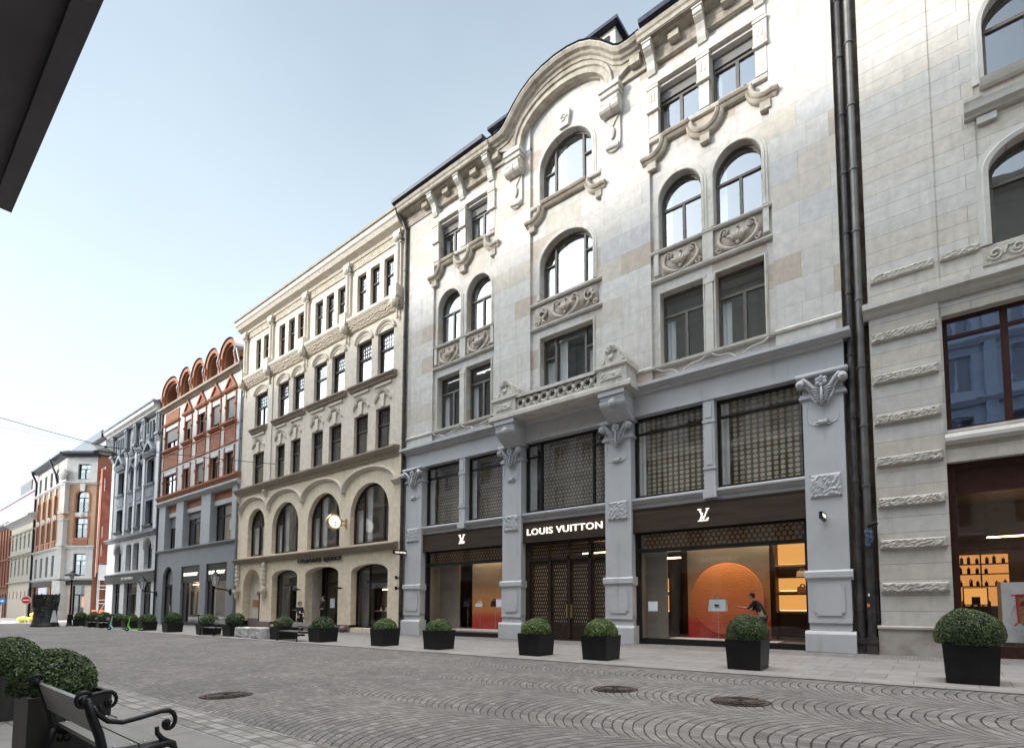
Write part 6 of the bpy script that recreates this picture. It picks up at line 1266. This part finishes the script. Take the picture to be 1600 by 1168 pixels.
def planter(label,x,y,w=.84,h=.72,r=.5,mat=None,leafm=None,nl=3500,ls=.032,seed=1,d=None,rz=0,zr=.28,group='boxwood balls in black planters along the pavement',z0=None,taper=.9,flat=.92,off=(0,0)):
    z=gz(x)+.028 if z0 is None else z0; root=thing('boxwood_planter',label,'planter',(x,y,z),rz,group,org=(0,0,0)); d=d or w; a,b=w/2,d/2
    e=MB(); ta=taper; t=.035
    e.add([(-a*ta,-b*ta,0),(a*ta,-b*ta,0),(a*ta,b*ta,0),(-a*ta,b*ta,0),(-a,-b,h),(a,-b,h),(a,b,h),(-a,b,h),(-a+t,-b+t,h),(a-t,-b+t,h),(a-t,b-t,h),(-a+t,b-t,h),(-a+t,-b+t,h-.1),(a-t,-b+t,h-.1),(a-t,b-t,h-.1),(-a+t,b-t,h-.1)],
      [(0,1,5,4),(1,2,6,5),(2,3,7,6),(3,0,4,7),(4,5,9,8),(5,6,10,9),(6,7,11,10),(7,4,8,11),(8,9,13,12),(9,10,14,13),(10,11,15,14),(11,8,12,15),(3,2,1,0)])
    part('planter_box',e,mat or m_planter,root)
    part('soil',MB().quad((-a+t,-b+t,h-.07),(a-t,-b+t,h-.07),(a-t,b-t,h-.07),(-a+t,b-t,h-.07)),m_soil,root)
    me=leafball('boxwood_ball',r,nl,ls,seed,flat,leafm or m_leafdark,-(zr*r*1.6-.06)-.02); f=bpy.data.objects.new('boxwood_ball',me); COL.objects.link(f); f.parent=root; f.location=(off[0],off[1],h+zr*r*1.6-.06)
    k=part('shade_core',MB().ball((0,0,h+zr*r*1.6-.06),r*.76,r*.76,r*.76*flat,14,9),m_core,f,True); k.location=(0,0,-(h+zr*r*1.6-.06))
    return root
planter('largest black planter with a clipped ball, in front of the grey stone building',.40,13.28,.86,.74,.56,nl=14000,ls=.021,seed=2,zr=.24,flat=.92)
planter('black planter with a clipped ball in front of the orange disc window',-3.74,13.22,.82,.70,.49,nl=11000,ls=.020,seed=3,zr=.24,flat=.96)
P_=[('black planter with a bushy pale green ball before the right lattice door',-7.78,13.2,m_leafbright,.48,3),('black planter with a bushy ball before the left lattice door',-10.15,13.25,m_leafbright,.48,4),('black planter with a flat topped ball before the left shop window',-14.55,13.2,m_leafbright,.47,5),('black planter with a bright green ball where the cream and grey facades meet',-17.7,13.2,m_leafbright,.47,6)]
for lab,x,y,lm_,r,sd in P_: planter(lab,x,y,.84,.68,r,leafm=lm_,nl=6500,ls=.032,seed=sd,zr=.1 if sd>4 else .18,flat=.82)
for lab,x,sd in (('black planter with a dark ball in front of the cream arched door',-22.1,7),('black planter with a dark ball between the bench and the marble blocks',-25.6,8),('black planter with a round dark ball beside the left marble block',-30.9,9),('black planter with a wide dark ball in front of the right shop with white lettering',-34.3,10),('black planter with a ball standing alone left of the parked teal scooter',-39.9,11),('black planter with a dark ball directly behind the lime green scooter',-44.6,12),('black planter with a dark ball directly behind the teal scooter',-48.2,13),('black planter with a wide low ball, second left of the lime scooter',-51.2,14),('black planter with a ball at the right end of the far bench',-54.7,15),('black planter with a ball between the two far benches',-57.8,16),('black planter with a ball beside the black street lamp',-61.8,17)):
    planter(lab,x,13.15,.95 if sd!=10 else 1.05,.62,.54 if sd in(10,12,14) else .49,nl=3000,ls=.05,seed=sd,zr=.34 if sd in(9,11,17,16,15) else .16)
g2='boxwood balls behind the cast iron bench'
planter('dark metal planter with a clipped ball directly behind the cast iron bench',-7.04,1.40,.62,.70,.36,m_planterg,nl=12000,ls=.0165,seed=21,zr=.22,group=g2,z0=gz(-7)+.012,taper=1,flat=.95,off=(-.10,-.07))
planter('dark planter with a clipped ball at the left photo edge beyond the bench',-10.6,1.48,.74,.62,.41,m_planterg,nl=12000,ls=.019,seed=22,group=g2,zr=.3,z0=gz(-9)+.012,taper=1,flat=.95)

# ------------------------------------------------------------------ benches
def bench(label,x,y,rz,L=1.5,detail=True,z=None,slat=None):
    root=thing('park_bench',label,'bench',(x,y,gz(x)+.02 if z is None else z),rz,'cast iron benches with grey slats',org=(0,0,0)); sl=slat or m_slat
    # local: seat faces +y, ends at x=+-L/2
    part('seat_slat',MB().box(-L/2,L/2,-.02,.22,.43,.465),sl,root); part('seat_slat',MB().box(-L/2,L/2,.235,.47,.432,.467),sl,root)
    b=MB(); zs=((-.115,.60),(-.195,.845)); b.add([(-L/2,-.10,.61),(L/2,-.10,.61),(L/2,-.19,.85),(-L/2,-.19,.85),(-L/2,-.132,.60),(L/2,-.132,.60),(L/2,-.222,.84),(-L/2,-.222,.84)],[(0,1,2,3),(7,6,5,4),(0,4,5,1),(1,5,6,2),(2,6,7,3),(3,7,4,0)]); part('back_slat',b,sl,root)
    for s in (-1,1):
        X=s*(L/2+.012); e=MB(); t=lambda pts,r,n=7: e.tube([(X,a,c) for a,c in pts],r,n)
        t([(-.21,.86),(-.17,.74),(-.10,.58),(-.07,.47),(-.06,.42),(0,.40),(.2,.405),(.4,.43),(.47,.44),(.52,.42),(.545,.34),(.53,.2),(.54,.06),(.57,0)],[.03,.038,.04,.042,.045,.04,.035,.034,.034,.036,.036,.03,.028,.035],8)
        t([(-.06,.42),(-.10,.3),(-.17,.14),(-.26,0)],[.045,.04,.032,.036],8)
        e.lathe([(0,-.022),(.03,-.022),(.034,0),(.03,.022),(0,.022)],(X,-.235,.85),12,'x')
        if detail: e.tube(*[[(X,-.235+.07*math.cos(a)*(1-.05*i),.85+.07*math.sin(a)*(1-.05*i)) for i,a in enumerate([.6+.5*j for j in range(10)])],.018,6])
        o=part('bench_end',e,m_iron,root,True)
        a=MB(); arm=[(X,-.16,.80),(X,-.12,.74),(X,-.04,.68),(X,.08,.655),(X,.25,.675),(X,.4,.70)]
        sp=[(X,.44+.105*(1-.075*i)*math.cos(q),.60+.105*(1-.075*i)*math.sin(q)) for i,q in enumerate([1.9-.45*j for j in range(11)])] if False else [(X,.46+.10*math.cos(1.9-.5*j)*(1-.07*j),.605+.10*math.sin(1.9-.5*j)*(1-.07*j)) for j in range(12)]
        a.tube(arm+sp,[.02]*6+[.021]*4+[.019]*8,7); a.ball((X,.46,.60),.03,.034,.034,8,5); a.tube([(X,.37,.58),(X,.375,.53),(X,.42,.48),(X,.5,.43)],[.02,.022,.024,.03],7); part('armrest',a,m_iron,o,True)
        if detail:
            for cy,cz,sg in ((.40,.33,1),(.33,.34,-1),(.08,.31,1),(.0,.32,-1)): part('scrollwork',MB().tube([(X,cy+.055*math.cos(q*sg+PI/2)*(1-.08*i),cz+.05*math.sin(q*sg+PI/2)*(1-.08*i)) for i,q in enumerate([.55*j for j in range(11)])],.014,5),m_iron,o,True)
            part('bolt',MB().ball((X-s*.06,.04,.467),.012).ball((X-s*.06,.18,.467),.012).ball((X-s*.06,.29,.469),.012).ball((X-s*.06,.42,.469),.012),m_alu,o)
    if detail: part('stretcher',MB().tube([(-L/2,.2,.37),(L/2,.2,.37)],.014,6),m_iron,root)
    return root
bench('cast iron bench with grey slats in the left foreground',-5.83,1.30,0,1.52,True,gz(-5.8)+.012).scale=(1,.78,1)
b2=bench('far bench with dark slats in front of the cream arched door',-23.85,12.95,PI,1.7,False)
copy_thing(b2,(-32.6,12.95,gz(-32.6)+.02),PI,'far bench with dark slats left of the marble blocks')
copy_thing(b2,(-53.1,12.95,gz(-53)+.02),PI,'small far bench right of the planter pair before the slate grey facade')
copy_thing(b2,(-56.3,12.95,gz(-56)+.02),PI,'leftmost far bench, between two ball planters before the scaffold')
# ------------------------------------------------------------------ marble blocks
def block(label,x0,x1,y0,y1,h,seed):
    bm=bmesh.new(); z=gz(x0)+.02; bmesh.ops.create_cube(bm,size=1); bmesh.ops.scale(bm,vec=(x1-x0,y1-y0,h),verts=bm.verts); bmesh.ops.bevel(bm,geom=bm.edges[:],offset=.04,segments=2,affect='EDGES'); bmesh.ops.subdivide_edges(bm,edges=bm.edges[:],cuts=3,use_grid_fill=True)
    q=random.Random(seed)
    for v in bm.verts: v.co+=Vector((q.uniform(-1,1),q.uniform(-1,1),q.uniform(-1,1)))*.014; v.co.z+=h/2
    me=bpy.data.meshes.new('marble_block'); bm.to_mesh(me); bm.free(); me.materials.append(m_marble); o=bpy.data.objects.new('marble_block',me); COL.objects.link(o); o.location=((x0+x1)/2,(y0+y1)/2,z); o['label']=label; o['category']='stone block'; o['group']='rough marble blocks'
block('rough white marble block next to the round ball planter',-29.9,-28.3,12.7,13.4,.52,1); block('darker veined marble block next to the bench before the cream arched door',-27.5,-26.3,12.45,13.1,.55,2)
# ------------------------------------------------------------------ e-scooters
def scooter(label,x,y,rz,mat):
    r=thing('electric_scooter',label,'scooter',(x,y,gz(x)+.03),rz,'parked electric scooters',org=(0,0,0))
    for wx in (-.52,.55):
        w=part('wheel',MB().lathe([(.05,-.03),(.10,-.035),(.135,-.02),(.135,.02),(.10,.035),(.05,.03)],(wx,0,.135),18,'y'),m_rubber,r,True); part('hub',MB().lathe([(0,-.04),(.05,-.04),(.05,.04),(0,.04)],(wx,0,.135),12,'y'),m_alu,w)
    part('deck',MB().hprism([(-.42,-.09),(.3,-.09),(.36,-.05),(.36,.05),(.3,.09),(-.42,.09)],.11,.17).tube([(.3,0,.14),(.42,0,.22),(.46,0,.36)],.05,8).tube([(-.4,0,.15),(-.52,0,.135)],.04,7),mat,r)
    part('steering_column',MB().tube([(.50,0,.30),(.44,0,.62),(.37,0,1.06)],[.05,.036,.032],8).tube([(.55,0,.14),(.50,0,.32)],.035,7),mat,r); part('handlebar',MB().tube([(.36,-.26,1.10),(.37,0,1.07),(.36,.26,1.10)],.02,7).box(.32,.42,-.05,.05,1.05,1.13),m_black,r); part('mudguard',MB().lathe([(.15,-.04),(.165,0),(.15,.04)],(-.52,0,.135),10,'y',.2,2.4),m_black,r)
    return r
s1=scooter('lime green electric scooter parked before a ball planter',-44.1,12.3,rad(217),m_green); scooter('pale teal electric scooter leaning before a ball planter',-47.7,12.25,rad(224),m_teal); scooter('dark teal electric scooter right of the lone ball planter, facing away',-36.5,13.4,rad(160),M('dark_teal_scooter_paint',[(.05,.12,.12),(.09,.18,.17)],.4,4,0))
# ------------------------------------------------------------------ bell, street lamp, signs, sacks, wires
x,y=-64.3,11.2; z=gz(x); bl=thing('bell_sculpture','large dark bronze bell sculpture with a ragged crown on the square','sculpture',(x,y,z))
bl.scale=(.87,.87,.96)
part('bell_body',MB().lathe([(0,.0),(1.12,.0),(1.16,.08),(1.10,.22),(1.0,.45),(.95,.8),(.93,1.2),(.92,1.62)],(x,y,z),40),m_bell,bl,True)
q=random.Random(5); cr=MB(); cr.lathe([(.92,1.62),(.97,1.68),(.97,1.78),(.90,1.82),(.93,2.4),(.95,2.9),(.93,3.0),(0,2.95)],(x,y,z),40); part('crown',cr,m_bell,bl)
for k in range(16):
    a=k*PI/8; cr=MB().tube([(x+.9*math.cos(a),y+.9*math.sin(a),z+1.75),(x+.98*math.cos(a+.1),y+.98*math.sin(a+.1),z+2.4),(x+1.02*math.cos(a+.25),y+1.02*math.sin(a+.25),z+2.95+.18*q.random())],[.07,.09,.04],6)
    part('crown_spike',cr,m_bell,bl)
part('crown_loop',MB().tube([(x+.9,y-.35,z+2.85),(x+1.15,y-.4,z+2.95),(x+1.2,y-.4,z+2.65),(x+1.0,y-.35,z+2.5)],.09,7),m_bell,bl)
fg=MB()
for k in range(14): a=k*PI/7; fg.ball((x+.88*math.cos(a),y+.88*math.sin(a),z+1.5+.1*q.random()),.12,.12,.1,7,5)
part('relief_ring',fg,m_alu if False else m_bell,bl)
part('white_banner',MB().add([(x+.72,y-.62,z+1.55),(x+1.05,y-.5,z+1.0),(x+1.12,y-.48,z+.45),(x+.72,y-.78,z+.45),(x+.72,y-.66,z+1.55),(x+1.05,y-.54,z+1.0),(x+1.12,y-.52,z+.45),(x+.72,y-.82,z+.45)],[(0,1,2,3),(7,6,5,4),(0,4,5,1),(1,5,6,2),(2,6,7,3),(3,7,4,0)]) or None,m_cloth,bl) if False else None
bn=MB()
for k in range(6):
    z0=z+.42+.19*k; z1=z0+.19; w0=.30-.035*k; w1=w0-.035; o0=1.08-.02*k
    bn.add([(x+o0,y+.50-w0,z0),(x+o0-.1,y+.50+w0,z0),(x+o0-.1,y+.50+w1,z1),(x+o0-.02,y+.50-w1,z1)],[(0,1,2,3)])
part('white_banner',bn,m_cloth,bl)
x,y=-62.4,12.5; z=gz(x); lp=thing('street_lamp','black cast iron street lamp with a wide flat hood, beside a ball planter','street lamp',(x,y,z))
part('base',MB().lathe([(.0,0),(.26,0),(.26,.12),(.18,.2),(.16,1.0),(.2,1.06),(.1,1.14)],(x,y,z),14),m_iron,lp); part('post',MB().lathe([(.075,1.1),(.07,2.6),(.05,4.2),(.05,4.5)],(x,y,z),10),m_iron,lp); part('hood',MB().lathe([(.05,5.0),(.12,4.86),(.5,4.66),(.56,4.56),(.3,4.58)],(x,y,z),18),m_iron,lp); part('lamp_globe',MB().ball((x,y,z+4.45),.17,.17,.2,10,7),m_white,lp); part('ring',MB().lathe([(.1,4.0),(.22,4.05),(.22,4.1),(.1,4.12)],(x,y,z),12),m_iron,lp)
x,y=-87.3,13.4; z=gz(x); ns=thing('no_entry_sign','round red no entry sign with white bar on a thin pole','sign',(x,y,z))
tl=Matrix.Translation((x,y,0))@Matrix.Rotation(rad(62),4,'Z'); XF[0]=tl
part('pole',MB().tube([(0,.06,z),(0,.06,2.4)],.05,7),m_alu,ns); part('disc',MB().lathe([(0,-.02),(.42,-.02),(.44,0),(.42,.03),(0,.03)],(0,0,2.0),24,'y'),m_signred,ns); part('white_bar',MB().box(-.31,.31,-.035,-.021,1.93,2.07),m_white,ns); part('white_rim',MB().lathe([(.42,-.03),(.46,-.03),(.46,.03),(.42,.03)],(0,0,2.0),24,'y'),m_white,ns); XF[0]=None
x,y=-90.8,11.75; z=gz(x); bs=thing('blue_sign','small blue round sign at the far left edge of the photo','sign',(x,y,z)); XF[0]=Matrix.Translation((x,y,0))@Matrix.Rotation(rad(62),4,'Z')
part('pole',MB().tube([(0,.06,z),(0,.06,2.2)],.05,7),m_alu,bs); part('disc',MB().lathe([(0,-.02),(.42,-.02),(.42,.03),(0,.03)],(0,0,1.9),20,'y'),m_signblue,bs); part('white_arrow',MB().prism([(-.3,1.96),(.05,1.96),(.05,2.1),(.3,1.9),(.05,1.7),(.05,1.84),(-.3,1.84)],-.03,-.021),m_white,bs); XF[0]=None
x,y=-87.6,14.2; z=gz(x); q=random.Random(8)
for k,(lab,dx,dy,dz,r) in enumerate((('yellow plastic sack under the no entry sign, leftmost of the pile',-1.2,-.7,0,.62),('yellow plastic sack under the no entry sign, in front',.1,.1,0,.66),('yellow plastic sack under the no entry sign, rightmost of the pile',1.3,.7,0,.6),('yellow plastic sack lying on top of the pile by the no entry sign',.2,.2,.55,.6))):
    s=MB(); s.ball((x+dx,y+dy,z+dz+r*.55),r*1.1,r,r*.62,12,8); q2=random.Random(k); s.v=[(a+q2.uniform(-.05,.05),b+q2.uniform(-.05,.05),c+q2.uniform(-.04,.04)) for a,b,c in s.v]; solo('plastic_sack',s,m_yellow,lab,'sack',(x+dx,y+dy,z+dz),'yellow plastic sacks',True)
wb=MB().box(-91.2,-89.6,13.8,15.2,gz(-90),1.0); solo('waste_bin',MB().box(-91.2,-89.8,14.6,15.8,gz(-90),.85).box(-91.3,-89.7,14.5,15.9,.85,.95),m_planter,'dark square container left of the yellow sacks','container',(-90.5,15.2,gz(-90)))
sx=pr_.x
for k,(dx,dy) in enumerate(((1.3,.2),(1.5,1.0),(1.6,1.9))):
    x,y=sx+dx,pr_.y+dy; z=gz(x); solo('traffic_drum',MB().lathe([(0,0),(.45,0),(.42,.1),(.34,.3),(.3,1.35),(.26,1.45),(0,1.45)],(x,y,z),14),m_cone,('orange plastic drum at the scaffold foot, nearest the lamp','orange plastic drum at the scaffold foot, middle of three','orange plastic drum at the scaffold foot, nearest the slate grey building')[k],'drum',(x,y,z),'orange drums below the scaffold',True)
def wire(name,label,pts,r):
    n=len(pts); out=[]
    for a,b in zip(pts,pts[1:]):
        A,B=Vector(a),Vector(b); L=(B-A).length
        for i in range(12): t=i/12; p=A.lerp(B,t); p.z-=.012*L*4*t*(1-t)*.35; out.append(tuple(p))
    out.append(pts[-1]); return solo(name,MB().tube(out,r,5),m_black,label,'cable',pts[0])
LPp=(-48.0,11.08,12.95)
wire('overhead_wire','thick overhead cable carrying the hanging lamp, running to the upper left',[(-39.4,F,12.0),LPp,(-53.2,6.2,14.85),(-61.5,-2.0,18.3)],.024)
wire('overhead_wire','thin overhead cable just below the thick one at far left',[LPp,(-53.2,6.18,14.2),(-63,-2.1,16.0)],.009)
wire('overhead_wire','thin overhead cable across the terracotta facade near the hanging lamp',[(-45.2,F,12.3),LPp],.011)
hl=thing('hanging_lamp','wide dark hanging street lamp on the overhead cable','lamp',(LPp[0],LPp[1],LPp[2]-.5))
part('stem',MB().tube([LPp,(LPp[0],LPp[1],LPp[2]-.3)],.04,6).ball((LPp[0],LPp[1],LPp[2]),.12,.12,.08,8,5),m_iron,hl); part('hood',MB().lathe([(.1,-.12),(.2,-.16),(.66,-.42),(.72,-.5),(.68,-.52),(.1,-.46)],LPp,22),m_iron,hl); part('lamp_glass',MB().ball((LPp[0],LPp[1],LPp[2]-.5),.4,.4,.1,12,6),m_cloth,hl)
# wall lanterns
def lantern(label,x,z,L=1.2):
    y=F; r=thing('wall_lantern',label,'lantern',(x,y,z),0,'iron wall lanterns',org=(x,y,z))
    part('bracket',MB().tube([(x,y,z-.9),(x,y-.4,z-.72),(x,y-L,z-.62),(x,y-L,z-.45)],.05,7).ball((x,y-.05,z-.9),.16,.1,.28,8,5),m_iron,r); part('cage',MB().lathe([(.12,-.45),(.16,-.42),(.3,.3),(.34,.34)],(x,y-L,z),6),m_white,r); part('roof',MB().lathe([(.38,.32),(.3,.42),(.12,.62),(.06,.7),(.05,.85),(0,.9)],(x,y-L,z),6),m_iron,r)
    for k in range(6): a=k*PI/3; part('glazing_bar',MB().tube([(x+.17*math.cos(a),y-L+.17*math.sin(a),z-.42),(x+.32*math.cos(a),y-L+.32*math.sin(a),z+.32)],.02,5),m_iron,r)
    return r
lantern('iron wall lantern on the grey shopfront, right of the white lettering',-46.1,3.4); lantern('iron wall lantern at the left corner of the grey shopfront',-62.9,3.45)
# manhole covers
def manhole(label,x,y,r):
    z=gz(x); o=thing('manhole_cover',label,'manhole cover',(x,y,z),0,'round iron manhole covers'); part('frame_ring',MB().lathe([(r*1.0,.004),(r*1.08,.012),(r*1.08,-.02)],(x,y,z),40),m_manh,o); part('lid',MB().lathe([(0,.006),(r*.98,.006)],(x,y,z),40),m_manh,o)
    t=MB()
    for k in range(1,6): t.lathe([(r*(.16*k-.03),.006),(r*(.16*k-.03),.02),(r*(.16*k+.03),.02),(r*(.16*k+.03),.006)],(x,y,z),36)
    for k in range(12): a=k*PI/6; t.tube([(x+r*.12*math.cos(a),y+r*.12*math.sin(a),z+.014),(x+r*.92*math.cos(a),y+r*.92*math.sin(a),z+.014)],.013,4)
    part('raised_pattern',t,m_manh,o); part('edge_gap',MB().lathe([(r*1.08,.004),(r*1.16,.004)],(x,y,z),40),m_soil,o)
manhole('rusty manhole cover in the left part of the setts',-10.1,4.2,.36); manhole('rusty manhole cover in front of the left lattice door planter pair',-4.86,8.75,.36); manhole('rusty manhole cover, the rightmost one in the setts',-2.62,8.78,.40)

# ------------------------------------------------------------------ people
def skin(name,nodes,edges,mat,parent=None,sub=2,root=0):
    me=bpy.data.meshes.new(name); me.from_pydata([n[:3] for n in nodes],edges,[]); o=bpy.data.objects.new(name,me); COL.objects.link(o)
    md=o.modifiers.new('s','SKIN'); sv=me.skin_vertices[0].data
    for i,n in enumerate(nodes): sv[i].radius=(n[3],n[4] if len(n)>4 else n[3]); sv[i].use_root=(i==root)
    md.use_smooth_shade=True; ss=o.modifiers.new('u','SUBSURF'); ss.levels=sub; ss.render_levels=sub
    bpy.context.view_layer.update(); dg=bpy.context.evaluated_depsgraph_get(); m2=bpy.data.meshes.new_from_object(o.evaluated_get(dg)); bpy.data.objects.remove(o); bpy.data.meshes.remove(me)
    m2.name=name; m2.materials.clear(); m2.materials.append(mat); o=bpy.data.objects.new(name,m2); COL.objects.link(o); o.parent=parent; return o
def person(label,x,y,z,rz,H,top,bot,hair,mask=False,lean=0.,armL=None,armR=None,legs=((.1,.06),(-.1,-.06)),coatlen=.45,skirt=False):
    r=thing('person',label,'person',(x,y,z),rz,None,org=(0,0,0)); k=H/1.78
    S=lambda a,b,c:(a*k,b*k,c*k)
    le=lambda zz: lean*max(0,zz-.95)   # forward lean along +x
    sh=1.46; hip=.95
    aL=armL or [(0,.24,1.17),(.06,.25,.95)]; aR=armR or [(0,-.24,1.17),(.06,-.25,.95)]
    N=[(le(.95),0,.95,.13,.15),(le(1.15),0,1.15,.11,.145),(le(1.36),0,1.36,.11,.17),(le(1.5),0,1.5,.06,.065),(le(1.58)+.015,0,1.58,.07,.065),(le(1.66)+.02,0,1.66,.092,.078),(le(1.74)+.005,0,1.74,.07,.062)]
    E=[(0,1),(1,2),(2,3),(3,4),(4,5),(5,6)]
    def add(p,pts):
        i=p
        for q in pts: N.append(q); E.append((i,len(N)-1)); i=len(N)-1
    for s,a in ((1,aL),(-1,aR)):
        add(2,[(le(1.42),s*.17,1.43,.065),(a[0][0]+le(1.17),a[0][1],a[0][2],.042),(a[1][0]+le(1.0),a[1][1],a[1][2],.03)])
        hx,hy,hz=N[-1][:3]; dx,dy,dz=hx-N[-2][0],hy-N[-2][1],hz-N[-2][2]; L=math.sqrt(dx*dx+dy*dy+dz*dz); dx,dy,dz=dx/L,dy/L,dz/L
        add(len(N)-1,[(hx+dx*.07,hy+dy*.07,hz+dz*.07,.036,.02)]); pi=len(N)-1
        for f in range(4): add(pi,[(hx+dx*.12+.0*f,hy+dy*.12+(f-1.5)*.018,hz+dz*.12,.0095),(hx+dx*(.165-.008*abs(f-1.3))+.012,hy+dy*.165+(f-1.5)*.02,hz+dz*.165,.008)])
        add(pi,[(hx+dx*.08+.045,hy+dy*.08,hz+dz*.08,.010)])
    for s,(kx,fx) in zip((1,-1),legs):
        add(0,[(le(.9)*.5,s*.095,.88,.095),(kx,s*.10,.5,.06),(fx-.02,s*.10,.1,.042),(fx-.01,s*.10,.05,.045,.035),(fx+.15,s*.105,.03,.03)])
    body=skin('body',[(n[0]*k,n[1]*k,n[2]*k)+tuple(v*k for v in n[3:]) for n in N],E,m_skin,r)
    # clothing over the body
    J=[(le(.95-.1),0,.95-coatlen*.55,.15,.17) if coatlen>.2 else (le(.95),0,.94,.135,.155),(le(1.0),0,1.0,.145,.165),(le(1.2),0,1.2,.14,.175),(le(1.38),0,1.38,.135,.19),(le(1.5),0,1.475,.075,.08)]; JE=[(0,1),(1,2),(2,3),(3,4)]
    for s,a in ((1,aL),(-1,aR)):
        i=len(J); J+=[(le(1.42),s*.18,1.43,.09),(a[0][0]+le(1.17),a[0][1],a[0][2],.065),((a[0][0]+3*a[1][0])/4+le(1.05),(a[0][1]+3*a[1][1])/4,(a[0][2]+3*a[1][2])/4,.052)]
        if coatlen<.1: J[-1]=((a[0][0]*.9)+le(1.25),a[0][1],a[0][2]+.05,.06)
        JE+=[(3,i),(i,i+1),(i+1,i+2)]
    skin('jacket',[(n[0]*k,n[1]*k,n[2]*k)+tuple(v*k for v in n[3:]) for n in J],JE,top,r)
    Tn=[(le(.95),0,.97,.138,.155)]; TE=[]
    for s,(kx,fx) in zip((1,-1),legs):
        i=len(Tn); Tn+=[(0,s*.10,.86,.112),(kx,s*.105,.5,.078),(fx-.02,s*.105,.1,.062)]; TE+=[(0,i),(i,i+1),(i+1,i+2)]
    skin('trousers',[(n[0]*k,n[1]*k,n[2]*k)+tuple(v*k for v in n[3:]) for n in Tn],TE,bot,r)
    for s,(kx,fx) in zip((1,-1),legs): part('shoe',MB().ball(S(fx+.055,s*.105,.045),.15*k,.055*k,.055*k,10,6),m_rubber,r,True)
    hx=le(1.68)
    part('hair',MB().ball(S(hx-.02,0,1.715),.105*k,.088*k,.085*k,12,8).ball(S(hx-.055,0,1.66),.07*k,.08*k,.09*k,10,6),hair,r,True)
    fx=hx+.115
    part('nose',MB().ball(S(fx-.003,0,1.655),.018*k,.014*k,.022*k,8,5),m_skin,r,True)
    for s in (-1,1): part('eye',MB().ball(S(fx-.018,s*.03,1.678),.010*k,.012*k,.008*k,6,4),m_black,r,True); part('ear',MB().ball(S(hx+.005,s*.083,1.66),.02*k,.01*k,.03*k,8,5),m_skin,r,True)
    if mask: part('face_mask',MB().ball(S(fx-.035,0,1.63),.05*k,.065*k,.05*k,10,6),m_white,r,True)
    else: part('mouth',MB().ball(S(fx-.012,0,1.615),.008*k,.024*k,.005*k,6,4),M('lips',[(.3,.12,.1)],.5,5,0) if 'lips' not in bpy.data.materials else bpy.data.materials['lips'],r,True)
    return r
pm=person('man in a dark navy jacket standing behind the far bench, holding a small object',-27.7,15.1,gz(-27.7)+.03,rad(32),1.86,m_navy,m_dktr,m_greyhair,armR=[(.02,-.27,1.16),(.25,-.17,1.16)],armL=[(.02,.27,1.16),(.24,.16,1.14)])
solo('mobile_phone',MB().box(-27.40,-27.36,14.88,14.95,1.02,1.14),m_white,'small pale phone in the hands of the man in navy','phone',(-27.38,14.92,1.02))
person('person in a long charcoal coat and white face mask in the cream arched doorway',-31.55,18.75,.13,rad(205),1.9,m_coat,m_dktr,m_hair,True,armL=[(.0,.27,1.17),(.10,.27,.97)],coatlen=.75)
person('woman with dark tied hair leaning over inside the shop window beside the disc',-5.15,F+1.05,.16,rad(180),1.74,M('black_vest',[(.015,.014,.016)],.9,8,.1,60),m_jeans,m_hair,False,lean=.55,armL=[(.36,.22,1.22),(.72,.16,1.26)],armR=[(.30,-.24,1.16),(.62,-.2,1.2)],coatlen=.05,legs=((.12,.05),(-.02,-.12)))
# small extras on walls
for lab,z in (('small dark wall spotlight on the cream wall by the downpipe, upper',3.0),('small dark wall spotlight on the cream wall by the downpipe, lower',2.4)):
    o=thing('wall_spotlight',lab,'spotlight',(-24.45,F-.05,z)); part('bracket',MB().box(-24.5,-24.4,F-.2,F,z-.03,z+.03),m_black,o); part('lamp_head',MB().lathe([(0,-.1),(.07,-.1),(.08,.1),(0,.1)],(-24.45,F-.28,z),9),m_black,o)
x,y=-29.6,18.9; solo('stone_ball',MB().ball((x,y,gz(x)+.22),.22,.22,.22,12,8),m_plinth,'small round stone ball at the base of the cream pier','stone ball',(x,y,gz(x)),smooth=True)
